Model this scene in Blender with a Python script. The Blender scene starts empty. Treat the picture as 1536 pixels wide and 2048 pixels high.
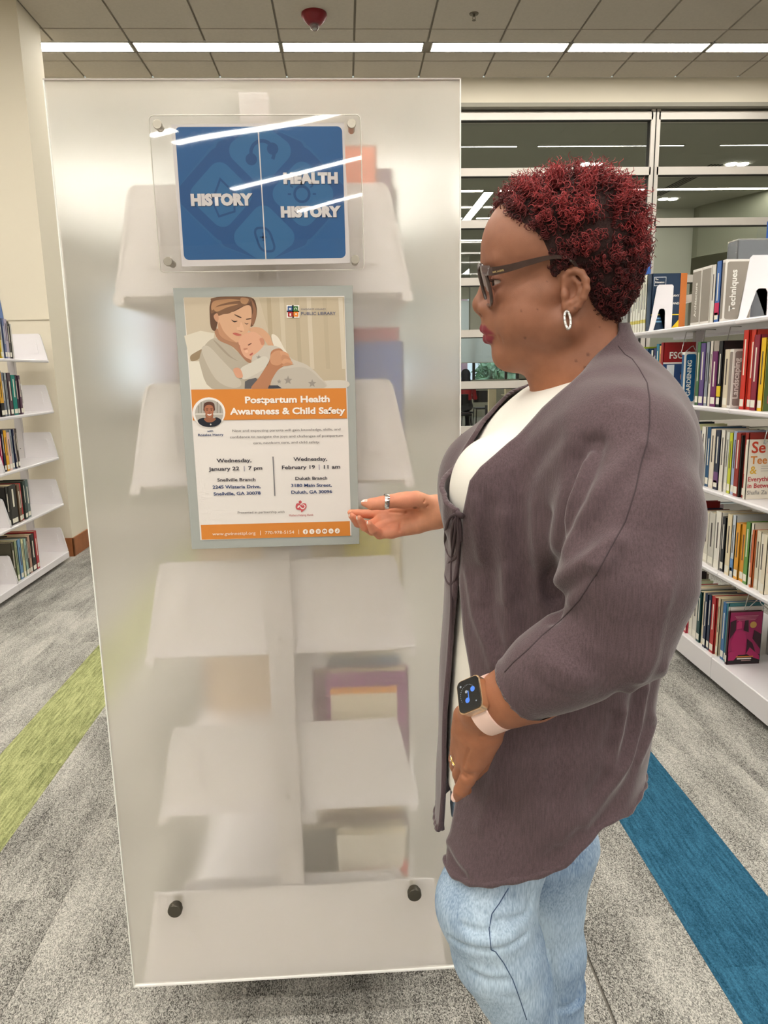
import bpy, bmesh, math, random
import numpy as np
from mathutils import Matrix, Vector
from mathutils.bvhtree import BVHTree
random.seed(7); rng = np.random.default_rng(11)
SC = bpy.context.scene; COL = SC.collection
# ---------------------------------------------------------------- camera
FPX, CAMH = 1451.0, 1.46                      # focal length in pixels of the 1536x2048 frame, camera height
_d = np.array([152., 7436., FPX]); _d /= np.linalg.norm(_d)
_y = np.array([-78., -281., FPX]); _y -= _d * _y.dot(_d); _y /= np.linalg.norm(_y)
ROT = np.array([np.cross(_d, _y), _y, -_d])
cam = bpy.data.cameras.new('camera'); cam_ob = bpy.data.objects.new('camera', cam); COL.objects.link(cam_ob)
cam.sensor_fit = 'VERTICAL'; cam.sensor_height = 36.0; cam.lens = 36.0 * FPX / 2048.0; cam.clip_start = 0.05; cam.clip_end = 200
cam_ob.matrix_world = Matrix(np.block([[ROT @ np.diag([1, -1, -1]), np.array([[0], [0], [CAMH]])], [np.zeros((1, 3)), np.ones((1, 1))]]).tolist())
SC.camera = cam_ob
# ---------------------------------------------------------------- daylight and exposure
w = bpy.data.worlds.new('world'); SC.world = w; w.use_nodes = True
w.node_tree.nodes['Background'].inputs[0].default_value = (0.80, 0.90, 1.0, 1); w.node_tree.nodes['Background'].inputs[1].default_value = 2.4
SC.view_settings.view_transform = 'Standard'; SC.view_settings.look = 'None'; SC.view_settings.gamma = 1; SC.view_settings.use_curve_mapping = False
SC.view_settings.exposure = -0.06
LAMP = 27.0                                    # emission of the ceiling strip lights
try:
    SC.cycles.max_bounces = 10; SC.cycles.diffuse_bounces = 4; SC.cycles.transmission_bounces = 8; SC.cycles.transparent_max_bounces = 16
    SC.cycles.use_denoising = True; SC.cycles.sample_clamp_indirect = 25.0; SC.cycles.caustics_reflective = False; SC.cycles.caustics_refractive = True
except Exception: pass

# ---------------------------------------------------------------- helpers
def s2l(c):
    c = np.asarray(c, float) / 255.0
    return tuple(np.where(c <= 0.04045, c / 12.92, ((c + 0.055) / 1.055) ** 2.4)) 
_M = {}
def mat(name, rgb=(200, 200, 200), rough=0.6, metal=0.0, emit=0.0, spec=0.5, noise=None, bump=None, trans=0.0, ior=1.45, sss=0.0, coat=0.0, attr=None):
    """principled material; noise=(scale, amount) varies the colour, bump=(scale, strength[, stretch xyz]) gives fine relief"""
    if name in _M: return _M[name]
    m = bpy.data.materials.new(name); m.use_nodes = True; nt = m.node_tree; b = nt.nodes['Principled BSDF']; L = nt.links
    c = s2l(rgb) + (1.0,)
    b.inputs['Base Color'].default_value = c; b.inputs['Roughness'].default_value = rough; b.inputs['Metallic'].default_value = metal
    b.inputs['Specular IOR Level'].default_value = spec; b.inputs['IOR'].default_value = ior
    b.inputs['Transmission Weight'].default_value = trans; b.inputs['Coat Weight'].default_value = coat
    if sss: b.inputs['Subsurface Weight'].default_value = sss; b.inputs['Subsurface Radius'].default_value = (0.012, 0.005, 0.003); b.inputs['Subsurface Scale'].default_value = 0.5
    if emit: b.inputs['Emission Color'].default_value = c; b.inputs['Emission Strength'].default_value = emit
    col = None
    if attr:
        a = nt.nodes.new('ShaderNodeVertexColor'); a.layer_name = attr; col = a.outputs['Color']
    if noise:
        tc = nt.nodes.new('ShaderNodeTexCoord'); n = nt.nodes.new('ShaderNodeTexNoise'); n.inputs['Scale'].default_value = noise[0]; n.inputs['Detail'].default_value = 4
        L.new(tc.outputs['Object'], n.inputs['Vector'])
        r = nt.nodes.new('ShaderNodeMapRange'); r.inputs['To Min'].default_value = 1 - noise[1]; r.inputs['To Max'].default_value = 1 + noise[1]
        r.inputs['From Min'].default_value = 0.3; r.inputs['From Max'].default_value = 0.7; L.new(n.outputs['Fac'], r.inputs['Value'])
        mx = nt.nodes.new('ShaderNodeVectorMath'); mx.operation = 'SCALE'
        if col: L.new(col, mx.inputs[0])
        else: mx.inputs[0].default_value = c[:3]
        L.new(r.outputs['Result'], mx.inputs['Scale']); col = mx.outputs['Vector']
    if col: L.new(col, b.inputs['Base Color'])
    if bump:
        tc = nt.nodes.new('ShaderNodeTexCoord'); mp = nt.nodes.new('ShaderNodeMapping'); n = nt.nodes.new('ShaderNodeTexNoise'); bp = nt.nodes.new('ShaderNodeBump')
        if len(bump) > 2: mp.inputs['Scale'].default_value = bump[2]
        n.inputs['Scale'].default_value = bump[0]; n.inputs['Detail'].default_value = 3; bp.inputs['Strength'].default_value = bump[1]; bp.inputs['Distance'].default_value = 0.002
        L.new(tc.outputs['Object'], mp.inputs['Vector']); L.new(mp.outputs['Vector'], n.inputs['Vector']); L.new(n.outputs['Fac'], bp.inputs['Height']); L.new(bp.outputs['Normal'], b.inputs['Normal'])
    _M[name] = m; return m
def link(name, me, m=None, parent=None, loc=None, smooth=False):
    o = bpy.data.objects.new(name, me); COL.objects.link(o)
    if m is not None and len(me.materials) == 0: me.materials.append(m)
    if parent is not None: o.parent = parent
    if loc is not None: o.location = loc
    if smooth: me.shade_smooth()
    return o
def mesh(name, v, f, m=None, parent=None, loc=None, smooth=False):
    me = bpy.data.meshes.new(name); me.from_pydata([tuple(map(float, p)) for p in v], [], [tuple(map(int, q)) for q in f]); me.update()
    return link(name, me, m, parent, loc, smooth)
def npmesh(name, V, F, m=None, parent=None, smooth=True):
    """fast mesh from numpy arrays; F has 3 or 4 columns"""
    V = np.asarray(V, np.float32); F = np.asarray(F, np.int32); me = bpy.data.meshes.new(name); n, k = F.shape
    me.vertices.add(len(V)); me.vertices.foreach_set('co', V.ravel()); me.loops.add(n * k); me.loops.foreach_set('vertex_index', F.ravel())
    me.polygons.add(n); me.polygons.foreach_set('loop_start', np.arange(0, n * k, k, dtype=np.int32)); me.update(calc_edges=True); me.validate()
    return link(name, me, m, parent, None, smooth)
class B:
    """collects boxes, tubes, prisms and discs into one mesh"""
    def __init__(s): s.v = []; s.f = []; s.mi = []; s.ms = []
    def add(s, v, f, mi=0):
        n = len(s.v); s.v += [tuple(map(float, p)) for p in v]; s.f += [tuple(i + n for i in q) for q in f]; s.mi += [mi] * len(f); return s
    def box(s, x0, x1, y0, y1, z0, z1, mi=0, bev=0.0):
        if bev:
            bm = bmesh.new(); bmesh.ops.create_cube(bm, size=1.0)
            for q in bm.verts: q.co = ((x0 + x1) / 2 + q.co.x * (x1 - x0), (y0 + y1) / 2 + q.co.y * (y1 - y0), (z0 + z1) / 2 + q.co.z * (z1 - z0))
            bmesh.ops.bevel(bm, geom=bm.edges[:], offset=bev, segments=2, affect='EDGES', profile=0.7)
            bm.verts.index_update(); s.add([q.co[:] for q in bm.verts], [[q.index for q in fc.verts] for fc in bm.faces], mi); bm.free(); return s
        return s.add([(x0, y0, z0), (x1, y0, z0), (x1, y1, z0), (x0, y1, z0), (x0, y0, z1), (x1, y0, z1), (x1, y1, z1), (x0, y1, z1)],
                     [(0, 3, 2, 1), (4, 5, 6, 7), (0, 1, 5, 4), (1, 2, 6, 5), (2, 3, 7, 6), (3, 0, 4, 7)], mi)
    def prism(s, pts, a, b, axis='y', mi=0):
        """2-D outline extruded a..b along axis; points are the other two coordinates"""
        n = len(pts)
        def P(p, t): return {'y': (p[0], t, p[1]), 'x': (t, p[0], p[1]), 'z': (p[0], p[1], t)}[axis]
        v = [P(p, a) for p in pts] + [P(p, b) for p in pts]
        f = [tuple(range(n)), tuple(range(2 * n - 1, n - 1, -1))] + [(i, (i + 1) % n, n + (i + 1) % n, n + i)[::-1] for i in range(n)]
        return s.add(v, f, mi)
    def tube(s, pts, r, k=8, mi=0, closed=False, cap=True):
        pts = [Vector(p) for p in pts]; n = len(pts); rr = r if hasattr(r, '__len__') else [r] * n; v = []; up = None
        for i, p in enumerate(pts):
            a = pts[(i - 1) % n] if (closed or i > 0) else p; b = pts[(i + 1) % n] if (closed or i < n - 1) else p
            t = (b - a); t = t.normalized() if t.length > 1e-9 else Vector((0, 0, 1))
            if up is None: up = Vector((0, 0, 1)) if abs(t.z) < 0.9 else Vector((1, 0, 0))
            u = (up - t * up.dot(t)); u = u.normalized() if u.length > 1e-6 else t.orthogonal().normalized(); up = u; w_ = t.cross(u)
            for j in range(k):
                an = 2 * math.pi * j / k; v.append(p + (u * math.cos(an) + w_ * math.sin(an)) * rr[i])
        f = []
        for i in range(n if closed else n - 1):
            for j in range(k):
                a = i * k + j; b = i * k + (j + 1) % k; c = ((i + 1) % n) * k + (j + 1) % k; d = ((i + 1) % n) * k + j; f.append((a, b, c, d))
        if cap and not closed: f.append(tuple(range(k))[::-1]); f.append(tuple(range((n - 1) * k, n * k)))
        return s.add(v, f, mi)
    def lathe(s, prof, c, axis='z', k=24, mi=0):
        """profile of (radius, height) around an axis through c"""
        v = []; 
        for r, h in prof:
            for j in range(k):
                an = 2 * math.pi * j / k; a, b = r * math.cos(an), r * math.sin(an)
                q = {'z': (a, b, h), 'y': (a, h, b), 'x': (h, a, b)}[axis]; v.append((c[0] + q[0], c[1] + q[1], c[2] + q[2]))
        f = [(i * k + j, i * k + (j + 1) % k, (i + 1) * k + (j + 1) % k, (i + 1) * k + j) for i in range(len(prof) - 1) for j in range(k)]
        f += [tuple(range(k))[::-1], tuple(range((len(prof) - 1) * k, len(prof) * k))]
        return s.add(v, f, mi)
    def out(s, name, m, parent=None, loc=None, smooth=False):
        me = bpy.data.meshes.new(name); me.from_pydata(s.v, [], s.f)
        for q in (m if isinstance(m, (list, tuple)) else [m]): me.materials.append(q)
        if any(s.mi): me.polygons.foreach_set('material_index', s.mi)
        bm = bmesh.new(); bm.from_mesh(me); bmesh.ops.recalc_face_normals(bm, faces=bm.faces[:]); bm.to_mesh(me); bm.free(); me.update()
        o = link(name, me, None, parent, loc)
        if smooth: me.shade_smooth(); 
        if smooth == 'auto': me.set_sharp_from_angle(angle=math.radians(40))
        return o
def tag(o, label=None, cat=None, group=None, kind=None):
    for k, v in (('label', label), ('category', cat), ('group', group), ('kind', kind)):
        if v: o[k] = v
    return o
def sym_fresnel(m, f0):
    """mirror share of a thin clear sheet, the same from both sides"""
    N = m.node_tree.nodes.new; L = m.node_tree.links; lw = N('ShaderNodeLayerWeight'); lw.inputs['Blend'].default_value = 0.5
    pw = N('ShaderNodeMath'); pw.operation = 'POWER'; pw.inputs[1].default_value = 4.0; L.new(lw.outputs['Facing'], pw.inputs[0])
    ma = N('ShaderNodeMath'); ma.operation = 'MULTIPLY_ADD'; ma.inputs[1].default_value = 0.8; ma.inputs[2].default_value = f0; L.new(pw.outputs[0], ma.inputs[0]); return ma
def struct(o): o['kind'] = 'structure'; return o
def thing(name, label, cat, loc=(0, 0, 0), group=None):
    o = bpy.data.objects.new(name, None); COL.objects.link(o); o.location = loc; o.empty_display_size = 0.05
    return tag(o, label, cat, group)
def rr(x0, x1, z0, z1, r, n=5):
    """rounded rectangle outline"""
    o = []
    for cx, cz, a0 in ((x1 - r, z1 - r, 0), (x0 + r, z1 - r, 90), (x0 + r, z0 + r, 180), (x1 - r, z0 + r, 270)):
        for i in range(n + 1):
            a = math.radians(a0 + 90 * i / n); o.append((cx + r * math.cos(a), cz + r * math.sin(a)))
    return o
def text_mesh(name, s, size, m, parent, ctr, bold=0.0, align='CENTER', rot=None, spacing=1.0, width=None, depth=0.0):
    """lettering turned into a mesh; ctr = baseline anchor, letters face the reader at -Y (or rot)"""
    cu = bpy.data.curves.new(name, 'FONT'); cu.body = s; cu.size = size; cu.align_x = align; cu.offset = bold * size; cu.space_character = spacing; cu.extrude = depth; cu.resolution_u = 3
    t = bpy.data.objects.new(name, cu); COL.objects.link(t)
    bpy.context.view_layer.update(); me = bpy.data.meshes.new_from_object(t.evaluated_get(bpy.context.evaluated_depsgraph_get()))
    COL.objects.unlink(t); bpy.data.objects.remove(t)
    if width:
        xs = [v.co.x for v in me.vertices]; k = width / max(1e-6, max(xs) - min(xs))
        for v in me.vertices: v.co.x *= k
    R = rot or Matrix.Rotation(math.radians(90), 4, 'X')
    me.transform(Matrix.Translation(Vector(ctr)) @ R); me.materials.clear(); me.materials.append(m); me.name = name
    return link(name, me, None, parent)
ORD = ['first', 'second', 'third', 'fourth', 'fifth', 'sixth', 'seventh', 'eighth', 'ninth', 'tenth', 'eleventh', 'twelfth', 'thirteenth', 'fourteenth', 'fifteenth', 'sixteenth', 'seventeenth', 'eighteenth', 'nineteenth', 'twentieth', 'twenty-first', 'twenty-second', 'twenty-third', 'twenty-fourth', 'twenty-fifth', 'twenty-sixth', 'twenty-seventh', 'twenty-eighth']
_T = ['thirtieth', 'thirty-first', 'thirty-second', 'thirty-third', 'thirty-fourth', 'thirty-fifth', 'thirty-sixth', 'thirty-seventh', 'thirty-eighth', 'thirty-ninth', 'fortieth']
ORD += ['twenty-ninth'] + _T
# ================================================================ ROOM
WALLC = mat('wall_paint', (226, 218, 200), 0.7, bump=(300, 0.05))
TRIMW = mat('painted_metal_trim', (216, 210, 202), 0.45)
ZC = 4.14
# --- floor: a slab and carpet planks laid on it, each plank its own piece
def carpet(name, c0, c1, streak, patch=0.35, fine=0.5, grain=420.0, rib=60):
    m = bpy.data.materials.new(name); m.use_nodes = True; nt = m.node_tree; L = nt.links; b = nt.nodes['Principled BSDF']; b.inputs['Roughness'].default_value = 0.95; b.inputs['Specular IOR Level'].default_value = 0.1
    N = nt.nodes.new; tc = N('ShaderNodeTexCoord'); oi = N('ShaderNodeObjectInfo')
    geo = N('ShaderNodeNewGeometry')
    off = N('ShaderNodeVectorMath'); off.operation = 'SCALE'; cmb = N('ShaderNodeCombineXYZ')
    for i in range(3): L.new(oi.outputs['Random'], cmb.inputs[i])
    L.new(cmb.outputs[0], off.inputs[0]); off.inputs['Scale'].default_value = 7.0
    ad = N('ShaderNodeVectorMath'); L.new(geo.outputs['Position'], ad.inputs[0]); L.new(off.outputs[0], ad.inputs[1])
    def noise(scale, det, st):
        mp = N('ShaderNodeMapping'); mp.inputs['Scale'].default_value = st; n = N('ShaderNodeTexNoise'); n.inputs['Scale'].default_value = scale; n.inputs['Detail'].default_value = det
        L.new(ad.outputs[0], mp.inputs[0]); L.new(mp.outputs[0], n.inputs['Vector']); return n.outputs['Fac']
    def rng_(v, a, b_, lo, hi):
        r = N('ShaderNodeMapRange'); r.inputs['From Min'].default_value = a; r.inputs['From Max'].default_value = b_; r.inputs['To Min'].default_value = lo; r.inputs['To Max'].default_value = hi; L.new(v, r.inputs['Value']); return r.outputs[0]
    def op(o_, a, b_):
        q = N('ShaderNodeMath'); q.operation = o_
        for i, x in enumerate((a, b_)):
            if isinstance(x, (int, float)): q.inputs[i].default_value = x
            else: L.new(x, q.inputs[i])
        return q.outputs[0]
    vor = N('ShaderNodeTexVoronoi'); vor.inputs['Scale'].default_value = grain; mpv = N('ShaderNodeMapping'); mpv.inputs['Scale'].default_value = (1.0, 0.55, 0.2); mpv.inputs['Rotation'].default_value = (0, 0, 0.35)
    L.new(geo.outputs['Position'], mpv.inputs[0]); L.new(mpv.outputs[0], vor.inputs['Vector'])
    sep = N('ShaderNodeSeparateColor'); L.new(vor.outputs['Color'], sep.inputs[0])
    v = op('ADD', rng_(sep.outputs[0], 0, 1, -fine, fine), rng_(noise(5, 3, (1.6, 0.5, 1)), 0.3, 0.7, -patch, patch))
    v = op('ADD', v, rng_(noise(rib, 2, (1, 0.10, 1)), 0.3, 0.7, -streak, streak))
    v = op('ADD', v, rng_(oi.outputs['Random'], 0, 1, -0.08, 0.08)); v = op('ADD', v, 0.5)
    mx = N('ShaderNodeMix'); mx.data_type = 'RGBA'; mx.clamp_factor = True; L.new(v, mx.inputs['Factor'])
    mx.inputs['A'].default_value = s2l(c0) + (1,); mx.inputs['B'].default_value = s2l(c1) + (1,); L.new(mx.outputs['Result'], b.inputs['Base Color'])
    bp = N('ShaderNodeBump'); bp.inputs['Strength'].default_value = 0.5; bp.inputs['Distance'].default_value = 0.002; L.new(rng_(vor.outputs['Distance'], 0, 0.7, 1, 0), bp.inputs['Height']); L.new(bp.outputs[0], b.inputs['Normal'])
    return m
CG = carpet('grey_heather_carpet', (72, 71, 68), (206, 203, 195), 0.08, 0.20, 0.46, 560.0)
CGR = carpet('green_ribbed_carpet', (100, 108, 66), (186, 189, 134), 0.32, 0.12, 0.25, 420.0, 120)
CB = carpet('blue_ribbed_carpet', (26, 66, 88), (62, 116, 144), 0.26, 0.10, 0.28, 420.0, 120)
floor = struct(B().box(-6, 9, -13, 7.40, -0.10, -0.006).out('floor', mat('floor_slab', (120, 116, 108), 0.9)))
PW, PL = 0.2815, 1.13
def plank_mesh(m):
    bm = bmesh.new(); bmesh.ops.create_cube(bm, size=1)
    for q in bm.verts: q.co = (q.co.x * (PW - 0.0004), q.co.y * (PL - 0.0004), q.co.z * 0.006 - 0.003)
    bmesh.ops.bevel(bm, geom=[e for e in bm.edges if all(v.co.z > -0.001 for v in e.verts)], offset=0.0006, segments=1, affect='EDGES')
    me = bpy.data.meshes.new('carpet_plank'); bm.to_mesh(me); bm.free(); me.materials.append(m); return me
pm = {k: plank_mesh(m) for k, m in (('g', CG), ('n', CGR), ('b', CB))}
for i in range(-9, 14):
    xc = -1.2665 + PW * i - 0.0 ; 
    if i >= 8: xc = 0.9925 + PW * (i - 8)
    if i == 7: xc = 0.9925 - PW
    k = 'n' if i == 0 else ('b' if i == 8 else 'g')
    for j in range(-1, 7):
        yc = -0.2 + PL * j + (0.0, 0.42, 0.83, 0.2)[i % 4] * (0.9 if k == 'g' else 1)
        if yc + PL / 2 > 7.38 or yc - PL / 2 < -1.6: continue
        if k == 'g' and xc < -2.4 and yc < 3: continue
        link('carpet_plank', pm[k], None, floor, (xc, yc, 0))
# --- ceiling: slab, exposed grid, lift-out tiles; strip lights sit in it
TILE = mat('ceiling_tile', (198, 190, 176), 0.9, noise=(40, 0.03), bump=(500, 0.15)); GRID = mat('ceiling_grid', (150, 142, 128), 0.6)
ceil = struct(B().box(-6, 9, -13, 7.40, ZC + 0.012, ZC + 0.10).out('ceiling', GRID))
GX = [-1.674 + 0.61 * k for k in range(-4, 13)]
rows = [(5.19, 5.80), (5.80, 6.41), (6.41, 6.645), (6.845, 7.02), (7.02, 7.39), (4.58, 5.19), (3.97, 4.58)]
tm = {}
for y0, y1 in rows:
    h = round(y1 - y0, 3)
    if h not in tm:
        me = bpy.data.meshes.new('ceiling_tile'); b = B().box(0.009, 0.601, 0.008, h - 0.008, -0.006, 0.012)
        me.from_pydata(b.v, [], b.f); me.materials.append(TILE); tm[h] = me
    for x in GX: link('ceiling_tile', tm[h], None, ceil, (x, y0, ZC))
struct(B().box(-6, 9, -13, 3.97, ZC - 0.004, ZC + 0.012).out('trim_9', TILE))
# --- strip lights
LIT = mat('lit_diffuser', (255, 250, 240), 0.5, emit=LAMP); FRM = mat('light_frame', (225, 222, 214), 0.5)
def strip(x0, x1, y0, y1, z, label, group='linear ceiling lights'):
    cx, cy = (x0 + x1) / 2, (y0 + y1) / 2
    t = thing('ceiling_light', label, 'light', (cx, cy, z), group)
    a, b, e = (x1 - x0) / 2, (y1 - y0) / 2, 0.008
    B().box(-a, a, -b, -b + e, -0.008, 0.02).box(-a, a, b - e, b, -0.008, 0.02).box(-a, -a + e, -b, b, -0.008, 0.02).box(a - e, a, -b, b, -0.008, 0.02).out('frame', FRM, t)
    B().box(-a + e, a - e, -b + e, b - e, -0.005, 0.008).out('diffuser', LIT, t)
    return t
nm = ['half hidden by the white pier', 'second from the white pier', 'third from the pier, above the sign', 'fourth from the pier, past the red strobe', 'fifth from the pier, above the red hair', 'last on the right, cut by the frame']
for k in range(-1, 6):
    x0 = -1.674 + 1.22 * (k - 1) + (0.03 if k == 3 else 0)
    strip(x0 + 0.012, -1.674 + 1.22 * k - (0.012 if k != 2 else 0.025), 6.657, 6.833, ZC, 'white glowing strip light in the ceiling row, ' + nm[max(0, min(5, k))] if 0 <= k else 'white glowing strip light in the ceiling row, hidden behind the pier')
for i, y in enumerate((4.3, 2.2, 0.4, -1.2, -2.7, -4.2, -6.5)):  # unseen strip rows, added to brighten surfaces that face the viewer
    for j, x in enumerate((-3.6, -1.2, 1.2, 3.6) if y > -5 else (-4.2, 4.6)):
        strip(x - 1.2, x + 1.2, y - 0.09, y + 0.09, ZC - 0.006, 'added out-of-frame strip light, %s row toward the viewer, %s from the left' % (ORD[i], ORD[j]))
DIAGN = []
def strip_diag(p, q, wd=0.15):
    p = Vector(p); q = Vector(q); d = q - p; L_ = d.length; c = (p + q) / 2
    DIAGN.append(1); t = thing('ceiling_light', 'diagonal strip light mirrored in the blue sign as its %s streak' % ('top', 'middle', 'lowest', 'short upper left')[len(DIAGN) - 1], 'light', (c.x, c.y, ZC - 0.006), 'diagonal ceiling lights')
    t.rotation_euler = (0, 0, math.atan2(d.y, d.x)); a, b, e = L_ / 2, wd / 2, 0.01
    B().box(-a, a, -b, -b + e, -0.008, 0.006).box(-a, a, b - e, b, -0.008, 0.006).box(-a, -a + e, -b, b, -0.008, 0.006).box(a - e, a, -b, b, -0.008, 0.006).out('frame', FRM, t)
    B().box(-a + e, a - e, -b + e, b - e, -0.005, 0.006).out('diffuser', LIT, t)

# --- red ceiling strobe and sprinkler
t = thing('fire_strobe', 'dark red round fire alarm strobe with a clear lens on the ceiling', 'alarm', (-0.154, 6.16, ZC - 0.006))
RED = mat('red_plastic', (128, 22, 34), 0.35)
B().lathe([(0.0, 0), (0.096, 0), (0.098, -0.014), (0.088, -0.034), (0.066, -0.060), (0.050, -0.074), (0.0, -0.076)], (0, 0, 0), k=32).out('housing', RED, t, smooth='auto')
B().lathe([(0.0, -0.070), (0.036, -0.072), (0.036, -0.082), (0.030, -0.104), (0.015, -0.116), (0.0, -0.118)], (0, 0, 0), k=24).out('lens', mat('clear_lens', (235, 235, 235), 0.08, trans=0.85), t, smooth=True)
B().lathe([(0.0, -0.06), (0.014, -0.06), (0.014, -0.10), (0.0, -0.10)], (0, 0, 0), k=12).out('lamp', mat('chrome', (200, 200, 200), 0.15, 1.0), t)
t = thing('sprinkler', 'small metal sprinkler head on the ceiling right of the red strobe', 'sprinkler', (1.07, 6.15, ZC - 0.006))
SPK = mat('sprinkler_metal', (120, 112, 98), 0.4, 0.7)
B().lathe([(0.0, 0), (0.036, 0), (0.034, -0.006), (0.0, -0.008)], (0, 0, 0), k=20).out('escutcheon', SPK, t)
B().tube([(0, 0, -0.006), (0, 0, -0.022)], 0.009).tube([(-0.009, 0, -0.02), (-0.012, 0, -0.035), (0, 0, -0.046)], 0.002, 6).tube([(0.009, 0, -0.02), (0.012, 0, -0.035), (0, 0, -0.046)], 0.002, 6).out('body', SPK, t)
B().lathe([(0.0, -0.046), (0.015, -0.046), (0.015, -0.048), (0.0, -0.048)], (0, 0, 0), k=12).out('deflector', SPK, t)
# --- left pier and wall, baseboard
struct(B().box(-6, -2.29, 5.97, 6.385, 0, ZC).out('wall_left', WALLC))
struct(B().box(-6.05, -6, -13, 7.5, 0, ZC).box(9, 9.05, -13, 22.6, 0, ZC).out('wall_sides', WALLC))
struct(B().box(-6, 9, -13.05, -13, 0, ZC).out('wall_back', WALLC))
WOODT = mat('stained_wood', (158, 98, 58), 0.45, noise=(14, 0.12))
struct(B().box(-2.29, -2.278, 5.955, 6.385, 0, 0.155, bev=0.003).out('baseboard_left', WOODT))
struct(B().box(-6, -2.278, 5.955, 5.969, 0, 0.155).out('baseboard_pier', WOODT))
struct(B().box(-6.0, -2.29, 5.962, 5.969, 1.90, 1.906).out('trim_1', mat('wall_joint', (206, 198, 180), 0.7)))
# --- header above the glass partition
GY = 7.52
struct(B().box(-6, 9, 7.40, 7.62, 3.92, ZC).out('wall_header', WALLC))
struct(B().box(-6, 9, 7.395, 7.62, 3.885, 3.92).out('trim_2', mat('header_trim', (150, 146, 134), 0.5)))
# --- glass partition: mullions, rails, panes
ALU = mat('anodised_frame', (214, 208, 200), 0.4, 0.15)
DRK = mat('dark_gasket', (38, 36, 32), 0.6)
def zG(z735): return 1.46 + (z735 - 1.46) * GY / 7.35
rails = [3.83, 3.33, 2.855, 2.318, 1.822, 1.30, 0.86]
rails = [zG(3.775), zG(3.285), zG(2.82), zG(2.29), zG(1.80), zG(1.298), zG(0.85), 0.13]
mull = [-3.6, -1.2, 0.95 - 0.0, 3.08, 5.2, 7.4]
g = mat('clear_glass', (220, 232, 224), 0.02)
nt = g.node_tree; nt.nodes.clear(); N = nt.nodes.new; o_ = N('ShaderNodeOutputMaterial'); mxs = N('ShaderNodeMixShader'); tr = N('ShaderNodeBsdfTransparent'); gl = N('ShaderNodeBsdfGlossy')
tr.inputs[0].default_value = (0.90, 0.92, 0.90, 1); gl.inputs['Roughness'].default_value = 0.02; fr = sym_fresnel(g, 0.06)
nt.links.new(fr.outputs[0], mxs.inputs[0]); nt.links.new(tr.outputs[0], mxs.inputs[1]); nt.links.new(gl.outputs[0], mxs.inputs[2]); nt.links.new(mxs.outputs[0], o_.inputs[0])
GLASS = g
wn = 0
for a, b_ in zip(mull[:-1], mull[1:]):
    wn += 1; fr_ = B(); bd = B()
    for i, z in enumerate(rails):
        hh = 0.037 if z > 0.3 else 0.13
        fr_.box(a + 0.03, b_ - 0.03, GY - 0.05, GY + 0.05, z - hh, z + hh)
        bd.box(a + 0.045, b_ - 0.045, GY - 0.052, GY + 0.0, z - hh - 0.008, z - hh)
    fr_.box(a, a + 0.045, GY - 0.05, GY + 0.05, 0, 3.885); fr_.box(b_ - 0.045, b_, GY - 0.05, GY + 0.05, 0, 3.885)
    W = struct(fr_.out('window_%d' % wn, ALU)); bd.box(b_ - 0.052, b_ - 0.045, GY - 0.03, GY + 0.03, 0.2, 3.885).out('gasket', DRK, W)
    zs = [3.885] + rails
    for i in range(len(zs) - 1):
        if zs[i] - zs[i + 1] < 0.12: continue
        mesh('pane', [(a + 0.045, GY + 0.02, zs[i + 1] + 0.02), (b_ - 0.045, GY + 0.02, zs[i + 1] + 0.02), (b_ - 0.045, GY + 0.02, zs[i] - 0.02), (a + 0.045, GY + 0.02, zs[i] - 0.02)], [(0, 1, 2, 3)], GLASS, W)
for x in mull[1:-1]: struct(B().box(x - 0.004, x + 0.004, GY - 0.056, GY - 0.04, 0, 3.885).out('trim_%d' % (20 + mull.index(x)), DRK))
# ================================================================ ROOM BEYOND THE GLASS
FARY = 22.5
struct(B().box(-6, 9, 7.62, FARY, -0.10, 0.0).out('floor_far', mat('far_carpet', (150, 150, 138), 0.9, noise=(6, 0.15))))
FC = mat('far_ceiling', (178, 178, 166), 0.9)
struct(B().box(-6, 9, 7.62, FARY, ZC + 0.0, ZC + 0.1).out('ceiling_far', FC))
struct(B().box(-6.05, -6, 7.5, FARY, 0, ZC).out('wall_far_left', FC))
def zF(z20): return 1.46 + (z20 - 1.46) * FARY / 20
FW = mat('far_wall', (172, 172, 156), 0.8)
struct(B().box(-6, 9, FARY, FARY + 0.1, zF(3.29), ZC).box(-6, 9, FARY, FARY + 0.1, 0, zF(1.16)).box(5.35, 5.75, FARY, FARY + 0.1, 0, ZC).box(7.4, 9, FARY, FARY + 0.1, 0, ZC).out('wall_far', FW))
BL = mat('roller_blind', (236, 240, 238), 0.8); nt = BL.node_tree; _tl = nt.nodes.new('ShaderNodeBsdfTranslucent'); _tl.inputs[0].default_value = (0.85, 0.88, 0.87, 1); _ms = nt.nodes.new('ShaderNodeMixShader'); _ms.inputs[0].default_value = 0.55; nt.links.new(nt.nodes['Principled BSDF'].outputs[0], _ms.inputs[1]); nt.links.new(_tl.outputs[0], _ms.inputs[2]); nt.links.new(_ms.outputs[0], nt.nodes['Material Output'].inputs[0])
t = thing('roller_blind', 'pale roller blind lowered over the far outside windows', 'blind', (0, FARY - 0.06, 0))
B().box(-4, 5.35, 0, 0.004, zF(1.63), zF(3.25)).out('fabric', BL, t); B().box(-4, 5.35, -0.006, 0.01, zF(1.61), zF(1.63)).out('hem_bar', ALU, t)
W = struct(B().out('window_20', ALU)) if False else None
fr_ = B()
for x in (1.2, 2.35, 3.95, 4.95, 5.3, 5.75, 7.38): fr_.box(x - 0.04, x + 0.04, FARY, FARY + 0.08, zF(1.16), zF(3.29))
W = struct(fr_.out('window_20', mat('dark_window_frame', (60, 56, 54), 0.5)))
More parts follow.
